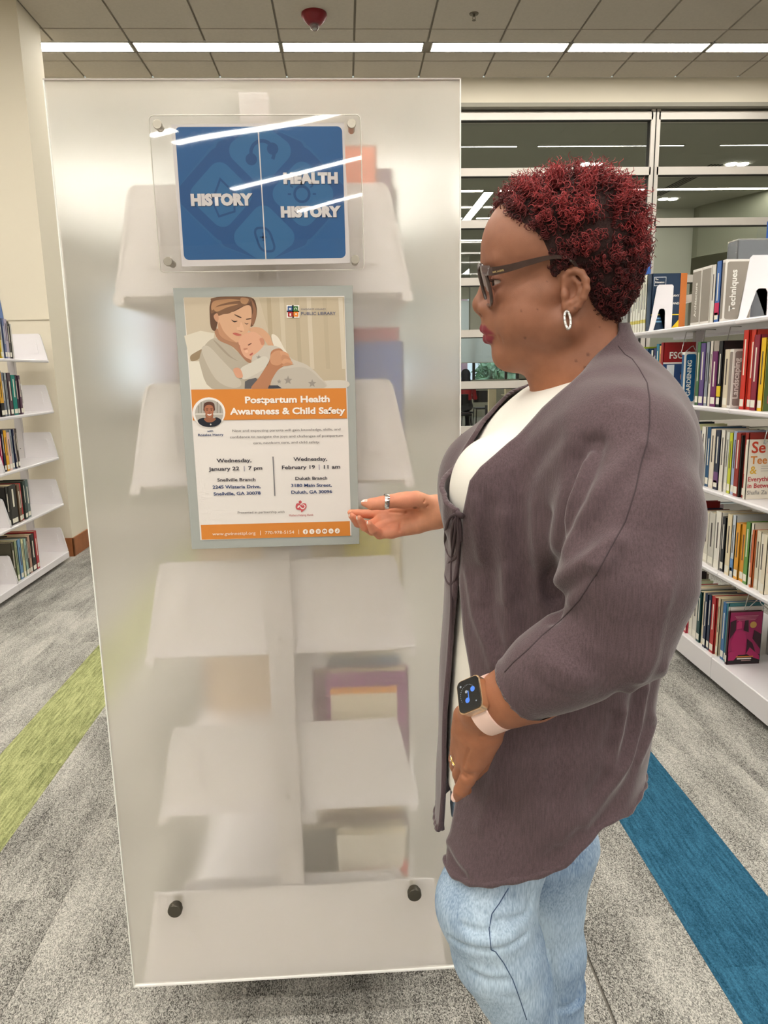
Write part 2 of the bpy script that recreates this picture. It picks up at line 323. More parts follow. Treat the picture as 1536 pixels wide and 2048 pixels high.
mesh('pane', [(-6, FARY + 0.05, zF(1.16)), (7.4, FARY + 0.05, zF(1.16)), (7.4, FARY + 0.05, zF(3.29)), (-6, FARY + 0.05, zF(3.29))], [(0, 1, 2, 3)], GLASS, W)
def fstrip(x0, x1, y0, y1, lb): return strip(x0, x1, y0, y1, ZC - 0.004, lb, 'strip lights beyond the glass')
for i, y in enumerate((9.52, 11.76, 13.8, 16.07)):
    for j, (a, b_) in enumerate(((-4.8, -2.4), (-2.37, 0.03), (0.06, 2.2), (2.45, 4.72), (4.75, 7.5))):
        if i == 0 and j == 3: b_ = 4.3
        fstrip(a, b_, y - (0.02 if i == 0 else 0.06), y + (0.02 if i == 0 else 0.06), 'thin strip light on the ceiling beyond the glass, %s row back, %s from the left' % (ORD[i], ORD[j]))
fstrip(2.22, 2.38, 11.85, 14.1, 'slanting strip light seen through the glass just left of the red hair')
fstrip(3.45, 3.62, 18.4, 21.6, 'slanting strip light seen through the glass just above the glasses')
for i, (x, y) in enumerate(((3.4, 10.36), (5.45, 10.4), (5.4, 12.46))):
    t = thing('downlight', 'twin oval downlight glowing beyond the glass, ' + ('above the top of the red hair', 'right of the tall mullion', 'lower one right of the tall mullion')[i], 'light', (x, y, ZC))
    for s in (-1, 1): B().lathe([(0, 0), (0.075, 0), (0.07, -0.012), (0, -0.012)], (s * 0.08, 0, 0), k=16).out('diffuser', LIT, t)
# soffit and pier in the room beyond, right
struct(B().prism([(9, 7.7), (6.2, 13.0), (6.2, FARY), (9, FARY)], 3.3, ZC, 'z').out('trim_3', mat('far_soffit', (140, 142, 124), 0.8)))
struct(B().box(5.0, 6.2, 13.2, 13.6, 0, ZC).out('trim_4', mat('far_pier', (196, 198, 184), 0.8)))
struct(B().box(3.1, 5.0, 18.2, 18.4, 2.2, ZC).out('trim_5', FC))
t = thing('slot_vent', 'dark four-slot air vent in the ceiling beyond the glass', 'vent', (5.05, 11.3, ZC - 0.002))
for k in range(4): B().box(-0.012, 0.012, -0.9, 0.9, -0.004, 0.004).out('slot', DRK, t, (0.05 * k, 0, 0))
t.rotation_euler = (0, 0, 0.05)
# outside: brick building, hedge, paving
EB = mat('brick_facade', (176, 140, 150), 0.9, noise=(3, 0.15))
t = tag(B().box(-8, 1.2, 34, 34.5, -0.5, 9).box(2.5, 5.5, 33, 34.5, -0.5, 9).out('brick_building', EB), 'pinkish brick building outside the far windows', 'building')
B().box(2.7, 3.3, 32.9, 33.02, 1.0, 2.8).box(4.3, 5.2, 32.9, 33.02, 1.0, 2.8).out('window', mat('far_window_glass', (120, 150, 190), 0.2), t)
tag(B().box(5.8, 20, 44, 45, -0.5, 9).box(5.5, 20.3, 43.7, 45.3, 9, 9.3).out('office_block', mat('pale_facade', (196, 206, 210), 0.8, noise=(0.5, 0.1))), 'pale office block behind the shrubs outside the far windows', 'building')
tag(B().box(-9, 14, FARY + 0.2, 40, -0.6, -0.5).out('lawn', mat('outside_ground', (120, 140, 96), 0.9)), 'pale ground outside the far windows', 'ground')
LEAF = mat('hedge_leaves', (140, 172, 146), 0.8, noise=(2.5, 0.5))
for i, (x, y, s) in enumerate(((6.0, 29.2, 1.1), (8.0, 29.6, 1.1), (10.2, 31, 1.3))):
    t = thing('shrub', 'light green shrub outside the far window, %s from the left' % ORD[i], 'shrub', (x, y, -0.5), 'shrubs outside')
    n = 700; th = rng.random(n) * 6.28; u = rng.random(n) ** 0.5; zz = rng.random(n) * 2.6 * s / 1.5
    P = np.stack([np.cos(th) * u * s * 0.72, np.sin(th) * u * s * 0.6, zz + 0.45], 1); a = rng.normal(size=(n, 3)) * 0.13; b_ = rng.normal(size=(n, 3)) * 0.13
    V = np.concatenate([P - a, P + b_, P + a, P - b_]); F = np.stack([np.arange(n), np.arange(n) + n, np.arange(n) + 2 * n, np.arange(n) + 3 * n], 1)
    q = npmesh('foliage', V, F, LEAF, t, False); q['kind'] = 'stuff'
    B().tube([(0, 0, 0), (0, 0, 1.4)], 0.06).out('trunk', mat('bark', (80, 66, 50), 0.9), t)
# flip-top tables, laptops and stools beyond the glass
BLK = mat('black_metal', (26, 26, 28), 0.4, 0.3); CREAM = mat('cream_laminate', (222, 208, 176), 0.5)
def flip_table(x, y, lb, folded, rz=0.0):
    t = thing('flip_table', lb, 'table', (x, y, 0), 'wheeled tables beyond the glass'); t.rotation_euler = (0, 0, rz)
    if folded: B().box(-0.62, 0.62, -0.06, -0.03, 0.52, 1.04, bev=0.01).out('tabletop', CREAM, t)
    else: B().box(-0.75, 0.75, -0.35, 0.35, 0.72, 0.75, bev=0.008).out('tabletop', CREAM, t)
    for s in (-1, 1):
        l = B().box(s * 0.55 - 0.025, s * 0.55 + 0.025, -0.03, 0.03, 0.09, 0.72).box(s * 0.55 - 0.03, s * 0.55 + 0.03, -0.32, 0.32, 0.07, 0.11).out('leg', BLK, t)
        for q in (-0.29, 0.29): B().lathe([(0, -0.02), (0.035, -0.02), (0.035, 0.02), (0, 0.02)], (s * 0.55, q, 0.035), 'x', 14).out('caster', BLK, l)
    B().box(-0.55, 0.55, -0.02, 0.02, 0.60, 0.64).out('crossbar', BLK, t)
flip_table(3.05, 15.4, 'wheeled table with its cream top tipped up, nearest behind the glass', True, 1.25)
flip_table(3.65, 16.6, 'wheeled table with its cream top tipped up, right of the nearest one', True, 1.25)
flip_table(2.2, 19.2, 'wheeled table with a flat cream top by the far windows', False, -0.1)
flip_table(5.0, 19.6, 'wheeled table with a flat cream top under the green window view', False, 0.0)
for i, (x, y) in enumerate(((2.55, 16.2), (3.5, 18.6))):
    t = thing('desk_chair', 'black chair between the wheeled tables beyond the glass, ' + ('left one', 'right one')[i], 'chair', (x, y, 0))
    B().box(-0.22, 0.22, -0.22, 0.22, 0.44, 0.48, bev=0.01).out('seat', BLK, t); B().box(-0.21, 0.21, 0.2, 0.23, 0.6, 0.9, bev=0.01).out('backrest', BLK, t)
    for a in (-1, 1):
        for c in (-1, 1): B().tube([(a * 0.2, c * 0.2, 0.44), (a * 0.22, c * 0.22, 0)], 0.012, 6).out('leg', BLK, t)
# ================================================================ BOOKCASES
SHW = mat('white_powder_coat', (230, 227, 230), 0.35, coat=0.2)
PAGE = mat('page_paper', (222, 206, 172), 0.85); STK = mat('spine_sticker', (232, 228, 214), 0.6); INK = mat('black_ink', (40, 38, 40), 0.7)
WH = mat('white_print', (238, 236, 230), 0.6)
def bracket(parent, xf, dx, y, z, slot=True, h=0.197, face=-1, depth=0.265, name='end_bracket'):
    """sloping end plate of a cantilever shelf; xf front edge, dx direction into the shelf"""
    o = [(0.0, -0.012), (0.0, 0.012), (0.034, h - 0.02), (0.040, h - 0.006), (0.052, h), (depth, h), (depth, -0.012)]
    b = B().prism([(xf + dx * a, z + q) for a, q in o], y - 0.0015, y + 0.0015)
    b.prism([(xf + dx * a, z + q) for a, q in [(0.0, -0.012), (0.0, 0.012), (0.034, h - 0.02), (0.04, h - 0.006), (0.052, h), (0.056, h), (0.044, h - 0.01), (0.005, 0.012), (0.005, -0.012)]], y - 0.006, y + 0.006)
    br = b.out(name, SHW, parent)
    if slot:
        q = [(0.062, 0.05), (0.092, 0.05), (0.092, 0.135), (0.086, 0.145), (0.074, 0.145), (0.069, 0.138)]
        B().prism([(xf + dx * a, z + c) for a, c in q], y + face * 0.0015, y + face * 0.008).out('handhold', SHW, br)
    return br
def case_run(label, xc, half, ys, zs, ztop, group, faces=(-1, 1), base=0.035, post=True, plates=None, back=0.006):
    """double faced cantilever bookcase: uprights, shelves, end plates; xc middle, half = reach of each face"""
    t = thing('bookcase', label, 'bookcase', (0, 0, 0), group)
    for y in ys:
        B().box(xc - 0.026, xc + 0.026, y - 0.016, y + 0.016, 0.0 if base < 0.1 else base, ztop, bev=0.002).out('upright', mat('upright_steel', (206, 202, 204), 0.4), t)
        if post:
            for z in np.arange(0.2, ztop, 0.36): B().lathe([(0, 0), (0.004, 0), (0.004, -0.002), (0, -0.002)], (xc, y - 0.016, z), 'y', 10).out('bolt', mat('bolt_steel', (120, 118, 114), 0.4, 0.8), t)
    for a, b_ in zip(ys[:-1], ys[1:]):
        B().box(xc - 0.012, xc + 0.012, a + 0.02, b_ - 0.02, ztop - 0.06, ztop - 0.02).out('top_rail', SHW, t)
        for fc in faces:
            xf = xc + fc * half; dx = -fc
            for i, z in enumerate(zs):
                if i == 0:
                    s = B().prism([(xf, base), (xf, z - 0.004), (xf + dx * 0.004, z), (xc, z), (xc, z - 0.01), (xf + dx * 0.012, z - 0.01), (xf + dx * 0.012, base)], a + 0.002, b_ - 0.002).out('base_shelf', SHW, t)
                else:
                    s = B().prism([(xf, z - 0.016), (xf - dx * 0.001, z - 0.006), (xf + dx * 0.004, z), (xc, z), (xc, z - 0.003), (xf + dx * 0.02, z - 0.004), (xf + dx * 0.02, z - 0.018), (xf + dx * 0.004, z - 0.021)], a + 0.002, b_ - 0.002).out('shelf', SHW, t)
                for y, fce in ((a + back, -1), (b_ - 0.006, -1)):
                    if plates is None or i in plates: bracket(t, xf + dx * 0.004, dx, y, z, True, 0.197, fce, half - 0.03)
    return t
def cmat(c): return mat('cover_%d_%d_%d' % tuple(c), c, 0.38, coat=0.25)
def book(xs, dx, y0, y1, z, h, depth, col, label, group, name='book', sticker=True, band=None, title=True, face=1, lean=0.0):
    """cover (boards and spine), page block, call-number sticker, title strip; the spine faces -dx"""
    y0, y1 = min(y0, y1) + 0.0007, max(y0, y1) - 0.0007; th = y1 - y0; bt = min(0.0025, th * 0.2)
    c = B()
    def bx(a0, a1, yy0, yy1, z0, z1): c.box(min(a0, a1), max(a0, a1), yy0, yy1, z0, z1)
    bx(0, dx * depth, 0, bt, 0, h); bx(0, dx * depth, th - bt, th, 0, h); bx(0, dx * bt, 0, th, 0, h); bx(-dx * 0.0015, 0, th * 0.12, th * 0.88, 0.0, h)
    o = c.out(name, cmat(col)); o.location = (xs, y0, z + 0.0006); tag(o, label, 'book', group)
    if lean: o.rotation_euler = (lean, 0, 0)
    q = B(); q.box(min(dx * bt, dx * (depth - 0.004)), max(dx * bt, dx * (depth - 0.004)), bt, th - bt, 0.004, h - 0.004); q.out('page_block', PAGE, o)
    e = -dx * 0.0022
    if sticker and th > 0.012: B().box(min(e, 0), max(e, 0), th * 0.16, th * 0.84, 0.012, 0.042).out('sticker', STK, o)
    if band: B().box(min(e, 0), max(e, 0), th * 0.08, th * 0.92, h * band[1], h * band[2]).out('band', cmat(band[0]), o)
    if title and th > 0.018:
        r = random.random(); tc = (236, 230, 214) if sum(col) < 380 else (70, 60, 60)
        B().box(min(e, 0), max(e, 0), th * 0.42, th * 0.6, h * (0.35 + 0.1 * r), h * (0.8 + 0.1 * r)).out('title', cmat(tc), o)
    return o
CN = [((28, 40, 66), 'navy'), ((236, 232, 220), 'white'), ((150, 40, 40), 'dark red'), ((30, 30, 32), 'black'), ((226, 212, 178), 'cream'), ((44, 110, 84), 'green'), ((92, 132, 180), 'blue'), ((228, 160, 54), 'orange'), ((120, 84, 60), 'brown'), ((150, 150, 148), 'grey'), ((116, 70, 120), 'purple'), ((196, 206, 60), 'lime')]
def cname(c):
    return min(CN, key=lambda q: sum((a - b) ** 2 for a, b in zip(q[0], c)))[1]
def shelf_row(xs, dx, z, L, where, group, depth=(0.15, 0.21), far='right'):
    """L = rows of (y0, y1, height, colour[, options]); labels count along the shelf from its first entry"""
    out = []
    for i, r in enumerate(L):
        op = r[4] if len(r) > 4 else {}
        col = r[3]; kw = {k: v for k, v in op.items() if k in ('band', 'sticker', 'title', 'lean')}
        out.append(book(xs + dx * op.get('inset', random.uniform(0, 0.012)), dx, r[0], r[1], z, r[2], op.get('depth', random.uniform(*depth)), col,
            op.get('label', '%s book, %s %s' % (cname(col), ORD[i], where)), group, **kw))
    return out
def randrow(a, b_, pal, hmin, hmax, tmin=0.014, tmax=0.04):
    L = []; y = a; last = None
    while y < b_ - 0.012:
        t = min(random.uniform(tmin, tmax), b_ - y); c = random.choice([p for p in pal if p != last]); last = c
        L.append((y, y + t, random.uniform(hmin, hmax), tuple(int(max(8, min(245, q + random.randint(-12, 12)))) for q in c))); y += t
    return L
PAL = [c for c, _ in CN]
# ---------------- right bookcase
XR = 1.644; ZR = [0.136, 0.537, 0.896, 1.268, 1.641]; YR = [2.15, 3.065, 3.975, 4.89]
rb = case_run('long white double-faced bookcase on the right with five shelves of books', XR + 0.29, 0.29, YR, ZR, 1.86, 'white library bookcases', plates=())
XS = 1.665
def face_art(parent, y, pieces, xs=None):
    """flat print on the cover that faces the aisle end: pieces = (x0, x1, z0, z1, colour) in book coordinates"""
    for k, (x0, x1, z0, z1, c) in enumerate(pieces): B().box(x0, x1, y - 0.0006 - 0.0002 * k, y, z0, z1).out('cover_print', cmat(c), parent)
gR = 'books on the right bookcase'
def bookend(y, z, w_, h, label, lip=0.035):
    o = [(0, 0), (0.004, 0.012), (lip, h - 0.012), (lip + 0.012, h), (w_ - 0.008, h), (w_, h - 0.008), (w_, 0), (w_ * 0.70, 0), (w_ * 0.68, h * 0.42), (w_ * 0.63, h * 0.48), (w_ * 0.46, h * 0.48), (w_ * 0.41, h * 0.45), (w_ * 0.20, 0)]
    b = B(); n = len(o); z += 0.0006; v = [(XR + 0.006 + a, y - 0.002, z + c) for a, c in o] + [(XR + 0.006 + a, y + 0.002, z + c) for a, c in o]
    me = bpy.data.meshes.new('bookend'); bm = bmesh.new(); vs = [bm.verts.new(q) for q in v]; f0 = bm.faces.new(vs[:n]); f1 = bm.faces.new(vs[n:][::-1])
    for i in range(n): bm.faces.new((vs[i], vs[n + i], vs[n + (i + 1) % n], vs[(i + 1) % n]))
    bmesh.ops.triangulate(bm, faces=[f0, f1]); bmesh.ops.recalc_face_normals(bm, faces=bm.faces[:]); bm.to_mesh(me); bm.free()
    return tag(link('bookend', me, SHW), label, 'bookend', 'white sloping end plates')
bookend(3.968, ZR[4], 0.125, 0.240, 'white sloping end plate with arched slot in front of the navy book')
bookend(3.058, ZR[4], 0.175, 0.255, 'white sloping end plate with arched slot right of the Techniques divider')
S1 = [(3.984, 4.045, 0.300, (30, 52, 78), dict(depth=0.19, label='navy book with white lettering and yellow corner behind a white end plate', inset=0, title=False, sticker=False))]
S1 += [(4.052 + 0.037 * k, 4.089 + 0.037 * k, 0.298 + 0.006 * (k % 2), (232, 230, 216), dict(band=((206, 190, 60), 0.16, 0.22), sticker=False, label='white yellow-banded journal, %s of six left of the navy book' % ORD[k], inset=0.0)) for k in range(6)]
S1 += [(4.274, 4.314, 0.25, (28, 50, 66)), (4.314, 4.40, 0.25, (150, 148, 140)), (4.40, 4.487, 0.24, (190, 186, 176))] 
ob = shelf_row(XS, 1, ZR[4], S1, 'from the white end plate, top right shelf', gR)
nb = ob[0]
face_art(nb, 0.0, [(0.010, 0.075, 0.235, 0.282, (220, 224, 228)), (0.012, 0.073, 0.238, 0.279, (30, 52, 78)), (0.0, 0.19, 0.082, 0.087, (226, 200, 60)), (0.02, 0.10, 0.062, 0.070, (120, 170, 210)), (0.02, 0.10, 0.045, 0.053, (120, 170, 210)), (0.155, 0.19, 0.0, 0.30, (190, 110, 50))])
B().prism([(0.115, 0.012), (0.155, 0.012), (0.155, 0.058)], -0.0022, -0.0012).out('yellow_corner', cmat((236, 202, 40)), nb)
for s, zz, sz in (('The', 0.266, 0.011), ('Princeton', 0.250, 0.013), ('ANY', 0.178, 0.016), ('AND', 0.138, 0.016)):
    text_mesh('lettering', s, sz, WH, nb, (0.014 if zz > 0.2 else 0.118, -0.0022, zz), 0.02, 'LEFT')
def divider(y0, xw, z, h, col, word, label, tsize, word_x=0.03, wm=WH, th=0.028, xs=XS):
    """plastic shelf divider block: white shell, rounded coloured panel, vertical word"""
    t = thing('shelf_divider', label, 'divider', (xs, y0, z + 0.0006), 'lettered shelf dividers')
    B().box(0, xw, 0, th, 0.001, h, bev=0.003).out('shell', mat('divider_white', (226, 222, 216), 0.4), t)
    p = B().prism(rr(0.008, xw - 0.003, 0.010, h - 0.010, 0.010), -0.0012, 0.0).out('panel', cmat(col), t)
    B().prism([(a, c) for a, c in rr(0.004, th - 0.004, 0.012, h - 0.012, 0.004)], -0.0012, 0.0, 'x').out('side_panel', cmat(col), t)
    if word:
        R = Matrix.Rotation(math.radians(90), 4, 'X') @ Matrix.Rotation(math.radians(90), 4, 'Z')
        text_mesh('lettering', word, tsize, wm, t, (word_x, -0.0018, h * 0.5), 0.025, 'CENTER', R)
    return t
def side_word(t, word, size, th, h):
    R = Matrix.Rotation(math.radians(-90), 4, 'Z') @ Matrix.Rotation(math.radians(90), 4, 'X') @ Matrix.Rotation(math.radians(90), 4, 'Z')
    text_mesh('lettering', word, size, WH, t, (-0.0018, th * 0.36, h * 0.45), 0.02, 'CENTER', R)
GRYD = (150, 142, 132)
d = divider(3.430, 0.11, ZR[4], 0.256, GRYD, '', 'grey divider reading Architecture on the top right shelf, left one of two', 0, th=0.088); side_word(d, 'Architecture', 0.030, 0.088, 0.256)
d = divider(3.336, 0.11, ZR[4], 0.256, GRYD, '', 'plain grey divider on the top right shelf, right beside the one reading Architecture', 0, th=0.088)
shelf_row(XS, 1, ZR[4], [(3.293, 3.332, 0.253, (226, 222, 214), dict(depth=0.055, inset=0)), (3.246, 3.291, 0.262, (70, 110, 176), dict(depth=0.06, inset=0, band=((200, 40, 90), 0.12, 0.32)))], 'right of the plain grey divider', gR)
divider(3.215, 0.125, ZR[4], 0.262, GRYD, 'Techniques', 'grey divider reading Techniques on the top right shelf', 0.038, 0.052, th=0.026)
o = book(XS + 0.068, 1, 3.25, 3.33, ZR[4], 0.345, 0.17, (168, 174, 182), 'tall clear-wrapped volume standing above the Techniques divider', gR, sticker=False, title=False)
B().box(-0.004, 0.175, -0.004, 0.084, 0.0, 0.352, bev=0.004).out('clear_wrapper', mat('mylar', (235, 238, 240), 0.12, trans=0.9, bump=(30, 0.6)), o)
# second shelf
S2 = [(3.795, 3.83, 0.305, (150, 30, 34), dict(depth=0.17, inset=0, sticker=False, title=False, label='red test guide lettered FSOT with a suited figure on its cover, second right shelf'))]
S2 += [(3.83, 3.86, 0.29, (226, 170, 100)), (3.86, 3.90, 0.30, (40, 120, 150)), (3.90, 3.94, 0.28, (40, 40, 90)), (3.94, 3.966, 0.27, (220, 220, 214))] 
ob = shelf_row(XS, 1, ZR[3], S2, 'from the FSOT cover leftward', gR)
fs = ob[0]; face_art(fs, 0.0, [(0.0, 0.17, 0.0, 0.20, (40, 70, 120)), (0.0, 0.17, 0.195, 0.203, (232, 228, 222)), (0.02, 0.06, 0.10, 0.19, (226, 230, 236))])
B().prism([(0.075, 0.0), (0.145, 0.0), (0.142, 0.085), (0.122, 0.10), (0.10, 0.10), (0.08, 0.085)], -0.0032, -0.002).out('printed_suit', cmat((28, 26, 34)), fs)
B().prism([(0.11 + 0.017 * math.cos(a), 0.128 + 0.025 * math.sin(a)) for a in np.linspace(0, 6.28, 17)[:-1]], -0.0034, -0.0022).out('printed_face', cmat((190, 134, 104)), fs)
B().prism([(0.11 + 0.019 * math.cos(a), 0.140 + 0.018 * math.sin(a)) for a in np.linspace(0, 3.14, 9)], -0.0038, -0.003).out('printed_hair', cmat((50, 34, 28)), fs)
text_mesh('lettering', 'FSOT', 0.048, WH, fs, (0.085, -0.0014, 0.222), 0.02)
shelf_row(XS, 1, ZR[3], [(4.0, 4.05, 0.28, (30, 70, 110))] + randrow(4.05, 4.3, PAL, 0.22, 0.31), 'in the far section, second right shelf', gR)
divider(3.553, 0.06, ZR[3], 0.25, (22, 84, 134), 'GARDENING', 'blue divider reading GARDENING on the second right shelf', 0.030, 0.036, th=0.03)
S2b = [(3.108, 3.136, 0.30, (206, 52, 40), dict(inset=0.05)), (3.140, 3.188, 0.252, (220, 208, 184)), (3.188, 3.227, 0.29, (30, 28, 30), dict(band=((228, 196, 40), 0.16, 0.32))), (3.227, 3.282, 0.246, (110, 40, 96)), (3.282, 3.308, 0.293, (222, 214, 204)), (3.308, 3.342, 0.289, (140, 146, 156)), (3.342, 3.393, 0.286, (92, 72, 128)), (3.393, 3.429, 0.293, (70, 110, 70))]
shelf_row(XS, 1, ZR[3], [r for r in S2b if r[0] > 3.13], 'left of the Landscaping divider', gR)
divider(3.098, 0.058, ZR[3], 0.252, (146, 134, 128), 'Landscaping', 'grey-brown divider reading Landscaping on the second right shelf', 0.036, 0.030, th=0.030)
shelf_row(XS, 1, ZR[3], [(2.992, 3.035, 0.326, (206, 52, 38), dict(depth=0.16)), (2.95, 2.99, 0.325, (208, 60, 44), dict(depth=0.16)), (2.899, 2.946, 0.303, (140, 40, 60), dict(depth=0.17)), (2.858, 2.896, 0.289, (232, 190, 40), dict(depth=0.19, label='yellow-spined garden book with leafy photo cover on the second right shelf'))], 'right of the Landscaping divider', gR)
yb = bpy.data.objects[[o.name for o in bpy.data.objects if o.get('label', '').startswith('yellow-spined')][0]]
face_art(yb, 0.0, [(0.004, 0.19, 0.0, 0.287, (84, 104, 58)), (0.02, 0.12, 0.18, 0.24, (150, 160, 130)), (0.03, 0.06, 0.10, 0.15, (190, 190, 160)), (0.09, 0.15, 0.04, 0.09, (50, 70, 40)), (0.02, 0.05, 0.03, 0.06, (190, 90, 110))])
# third shelf
S3 = [(2.946, 2.977, 0.276, (146, 48, 42), dict(depth=0.16)), (2.978, 2.989, 0.264, (30, 28, 28)), (2.99, 3.03, 0.272, (150, 50, 42)), (3.03, 3.067, 0.276, (170, 182, 212)), (3.067, 3.097, 0.266, (198, 204, 56)), (3.097, 3.126, 0.268, (214, 214, 206)), (3.126, 3.163, 0.274, (224, 220, 208)), (3.163, 3.208, 0.269, (44, 50, 72), dict(band=((110, 70, 120), 0.12, 0.3))), (3.208, 3.255, 0.271, (226, 216, 200)), (3.255, 3.295, 0.276, (34, 80, 120)), (3.295, 3.336, 0.276, (230, 228, 220)), (3.336, 3.40, 0.25, (60, 90, 140))] + randrow(3.40, 3.6, PAL, 0.22, 0.28)
shelf_row(XS, 1, ZR[2], S3, 'left of the lettered white parenting cover', gR)
o = book(XS, 1, 2.925, 2.945, ZR[2], 0.250, 0.155, (228, 220, 204), 'white parenting book with big red and orange cover lettering on the third right shelf', gR, title=False)
for s, zz, sz, c, xx in (('Se', 0.196, 0.066, (196, 62, 34), 0.012), ('Tee', 0.150, 0.046, (206, 124, 46), 0.012), ('&', 0.108, 0.046, (214, 170, 60), 0.012), ('Everythi', 0.076, 0.027, (186, 48, 56), 0.006), ('in Betwe', 0.048, 0.027, (186, 48, 56), 0.006), ('Shafia Za', 0.020, 0.024, (150, 146, 140), 0.006)):
    text_mesh('lettering', s, sz, cmat(c), o, (xx, -0.0006, zz), 0.02, 'LEFT')
for k in range(3): B().box(0.06, 0.15, -0.0006, 0, 0.118 + 0.010 * k, 0.1195 + 0.010 * k).out('printed_rule', cmat((150, 146, 140)), o)
# fourth shelf
divider(3.285, 0.058, ZR[1], 0.235, (146, 142, 134), 'Family', 'grey divider reading Family on the fourth right shelf', 0.034, 0.034, th=0.03)
S4 = [(2.766, 2.80, 0.240, (232, 226, 208)), (2.80, 2.834, 0.246, (222, 214, 190)), (2.834, 2.853, 0.244, (204, 104, 56)), (2.853, 2.873, 0.268, (226, 220, 206)), (2.873, 2.909, 0.267, (100, 150, 70)), (2.909, 2.946, 0.251, (222, 152, 44)), (2.946, 2.984, 0.247, (224, 158, 48)), (2.984, 3.012, 0.276, (200, 208, 216), dict(band=((100, 140, 190), 0.1, 0.3))), (3.012, 3.055, 0.273, (226, 212, 178)), (3.075, 3.107, 0.25, (34, 36, 44)), (3.107, 3.16, 0.266, (228, 224, 214)), (3.16, 3.22, 0.25, (200, 196, 186)), (3.22, 3.28, 0.24, (216, 210, 196))] + randrow(3.33, 3.5, PAL, 0.2, 0.26)
shelf_row(XS, 1, ZR[1], S4, 'left of the cream cover with stacked capitals', gR)
o = book(XS, 1, 2.735, 2.765, ZR[1], 0.247, 0.16, (230, 220, 196), 'cream book with stacked blue-grey cover capitals on the fourth right shelf', gR, title=False)
for k, (s, c) in enumerate((('HEL', (70, 80, 110)), ('SLE', (80, 90, 140)), ('HAP', (60, 70, 90)), ('HAB', (110, 80, 140)), ('CHI', (170, 160, 90)))):
    text_mesh('lettering', s, 0.031, cmat(c), o, (0.03, -0.0006, 0.190 - 0.030 * k), 0.0, 'LEFT')
B().prism([(0.085 + 0.04 * math.cos(a), 0.036 + 0.032 * math.sin(a)) for a in np.linspace(0, 6.28, 17)[:-1]], -0.0006, 0).out('printed_shape', cmat((190, 120, 110)), o)
B().box(0.01, 0.02, -0.0006, 0, 0.09, 0.13).out('printed_mark', cmat((190, 90, 110)), o)
# bottom shelf
o = book(XS, 1, 2.972, 2.988, ZR[0], 0.247, 0.150, (60, 14, 30), 'magenta and black photo-cover book standing nearest on the bottom right shelf', gR, title=False)
MG = (168, 26, 92); DKM = (48, 10, 30)
face_art(o, 0.0, [(0.003, 0.149, 0.004, 0.244, (150, 24, 84)), (0.003, 0.149, 0.004, 0.045, (22, 14, 20))])
for k, (pts, c) in enumerate((([(0.02, 0.045), (0.012, 0.11), (0.03, 0.16), (0.05, 0.165), (0.075, 0.15), (0.085, 0.09), (0.08, 0.045)], MG), ([(0.034, 0.165), (0.034, 0.195), (0.044, 0.205), (0.056, 0.2), (0.058, 0.17)], (196, 50, 110)), ([(0.005, 0.12), (0.004, 0.20), (0.03, 0.21), (0.03, 0.16)], DKM), ([(0.066, 0.16), (0.07, 0.205), (0.085, 0.208), (0.09, 0.15)], DKM), ([(0.085, 0.045), (0.085, 0.12), (0.11, 0.10), (0.13, 0.05)], DKM), ([(0.11, 0.12), (0.115, 0.16), (0.148, 0.14), (0.148, 0.07)], DKM), ([(0.005, 0.02), (0.005, 0.06), (0.03, 0.064), (0.05, 0.045), (0.03, 0.02)], MG), ([(0.085, 0.05), (0.1, 0.08), (0.145, 0.04), (0.148, 0.02), (0.12, 0.03)], MG))):
    B().prism(pts, -0.0022 - 0.0001 * k, -0.0014).out('cover_print', cmat(c), o)
B().lathe([(0, 0), (0.015, 0), (0.015, -0.001), (0, -0.001)], (0.108, -0.0025, 0.185), 'y', 20).out('gold_seal', cmat((196, 152, 78)), o)
for k in range(4): B().box(0.022 + 0.004 * k, 0.128 - 0.004 * k, -0.0034, -0.0024, 0.226 - 0.006 * k, 0.2285 - 0.006 * k).out('printed_rule', cmat((206, 120, 150)), o)
for k, (a, c_, cc) in enumerate(((0.04, 0.118, (206, 130, 60)), (0.045, 0.11, (232, 224, 220)), (0.065, 0.108, (150, 120, 120)))): B().box(a, c_, -0.0034, -0.0024, 0.034 - 0.009 * k, 0.039 - 0.009 * k).out('printed_rule', cmat(cc), o)
S5 = [(2.989, 3.0, 0.262, (228, 222, 216), dict(sticker=False)), (3.0, 3.016, 0.275, (52, 120, 130), dict(depth=0.16)), (3.018, 3.052, 0.27, (60, 110, 160), dict(inset=0.01)), (3.075, 3.098, 0.274, (224, 210, 176)), (3.098, 3.14, 0.27, (176, 40, 40)), (3.14, 3.17, 0.269, (30, 42, 70)), (3.17, 3.2, 0.265, (36, 48, 78)), (3.2, 3.238, 0.261, (226, 212, 182)), (3.238, 3.276, 0.254, (22, 66, 66)), (3.276, 3.323, 0.262, (220, 216, 206)), (3.323, 3.37, 0.245, (228, 224, 212)), (3.37, 3.40, 0.245, (198, 60, 80)), (3.40, 3.458, 0.22, (216, 214, 204)), (3.458, 3.53, 0.2, (90, 130, 60))] + randrow(3.53, 3.7, PAL, 0.2, 0.27)
shelf_row(XS, 1, ZR[0], S5, 'left of the magenta cover', gR)
# the far face of the same bookcase: rows seen only over the tops of the near books
for i, z in enumerate(ZR[:4]):
    shelf_row(XR + 0.56, -1, z, randrow(2.72, 3.03, [(40, 36, 38), (150, 148, 140), (120, 40, 40), (60, 66, 80), (200, 190, 170)], 0.24, 0.33, 0.03, 0.06), 'on the far face of the right bookcase, %s shelf up' % ORD[i], 'books on the far face of the right bookcase')
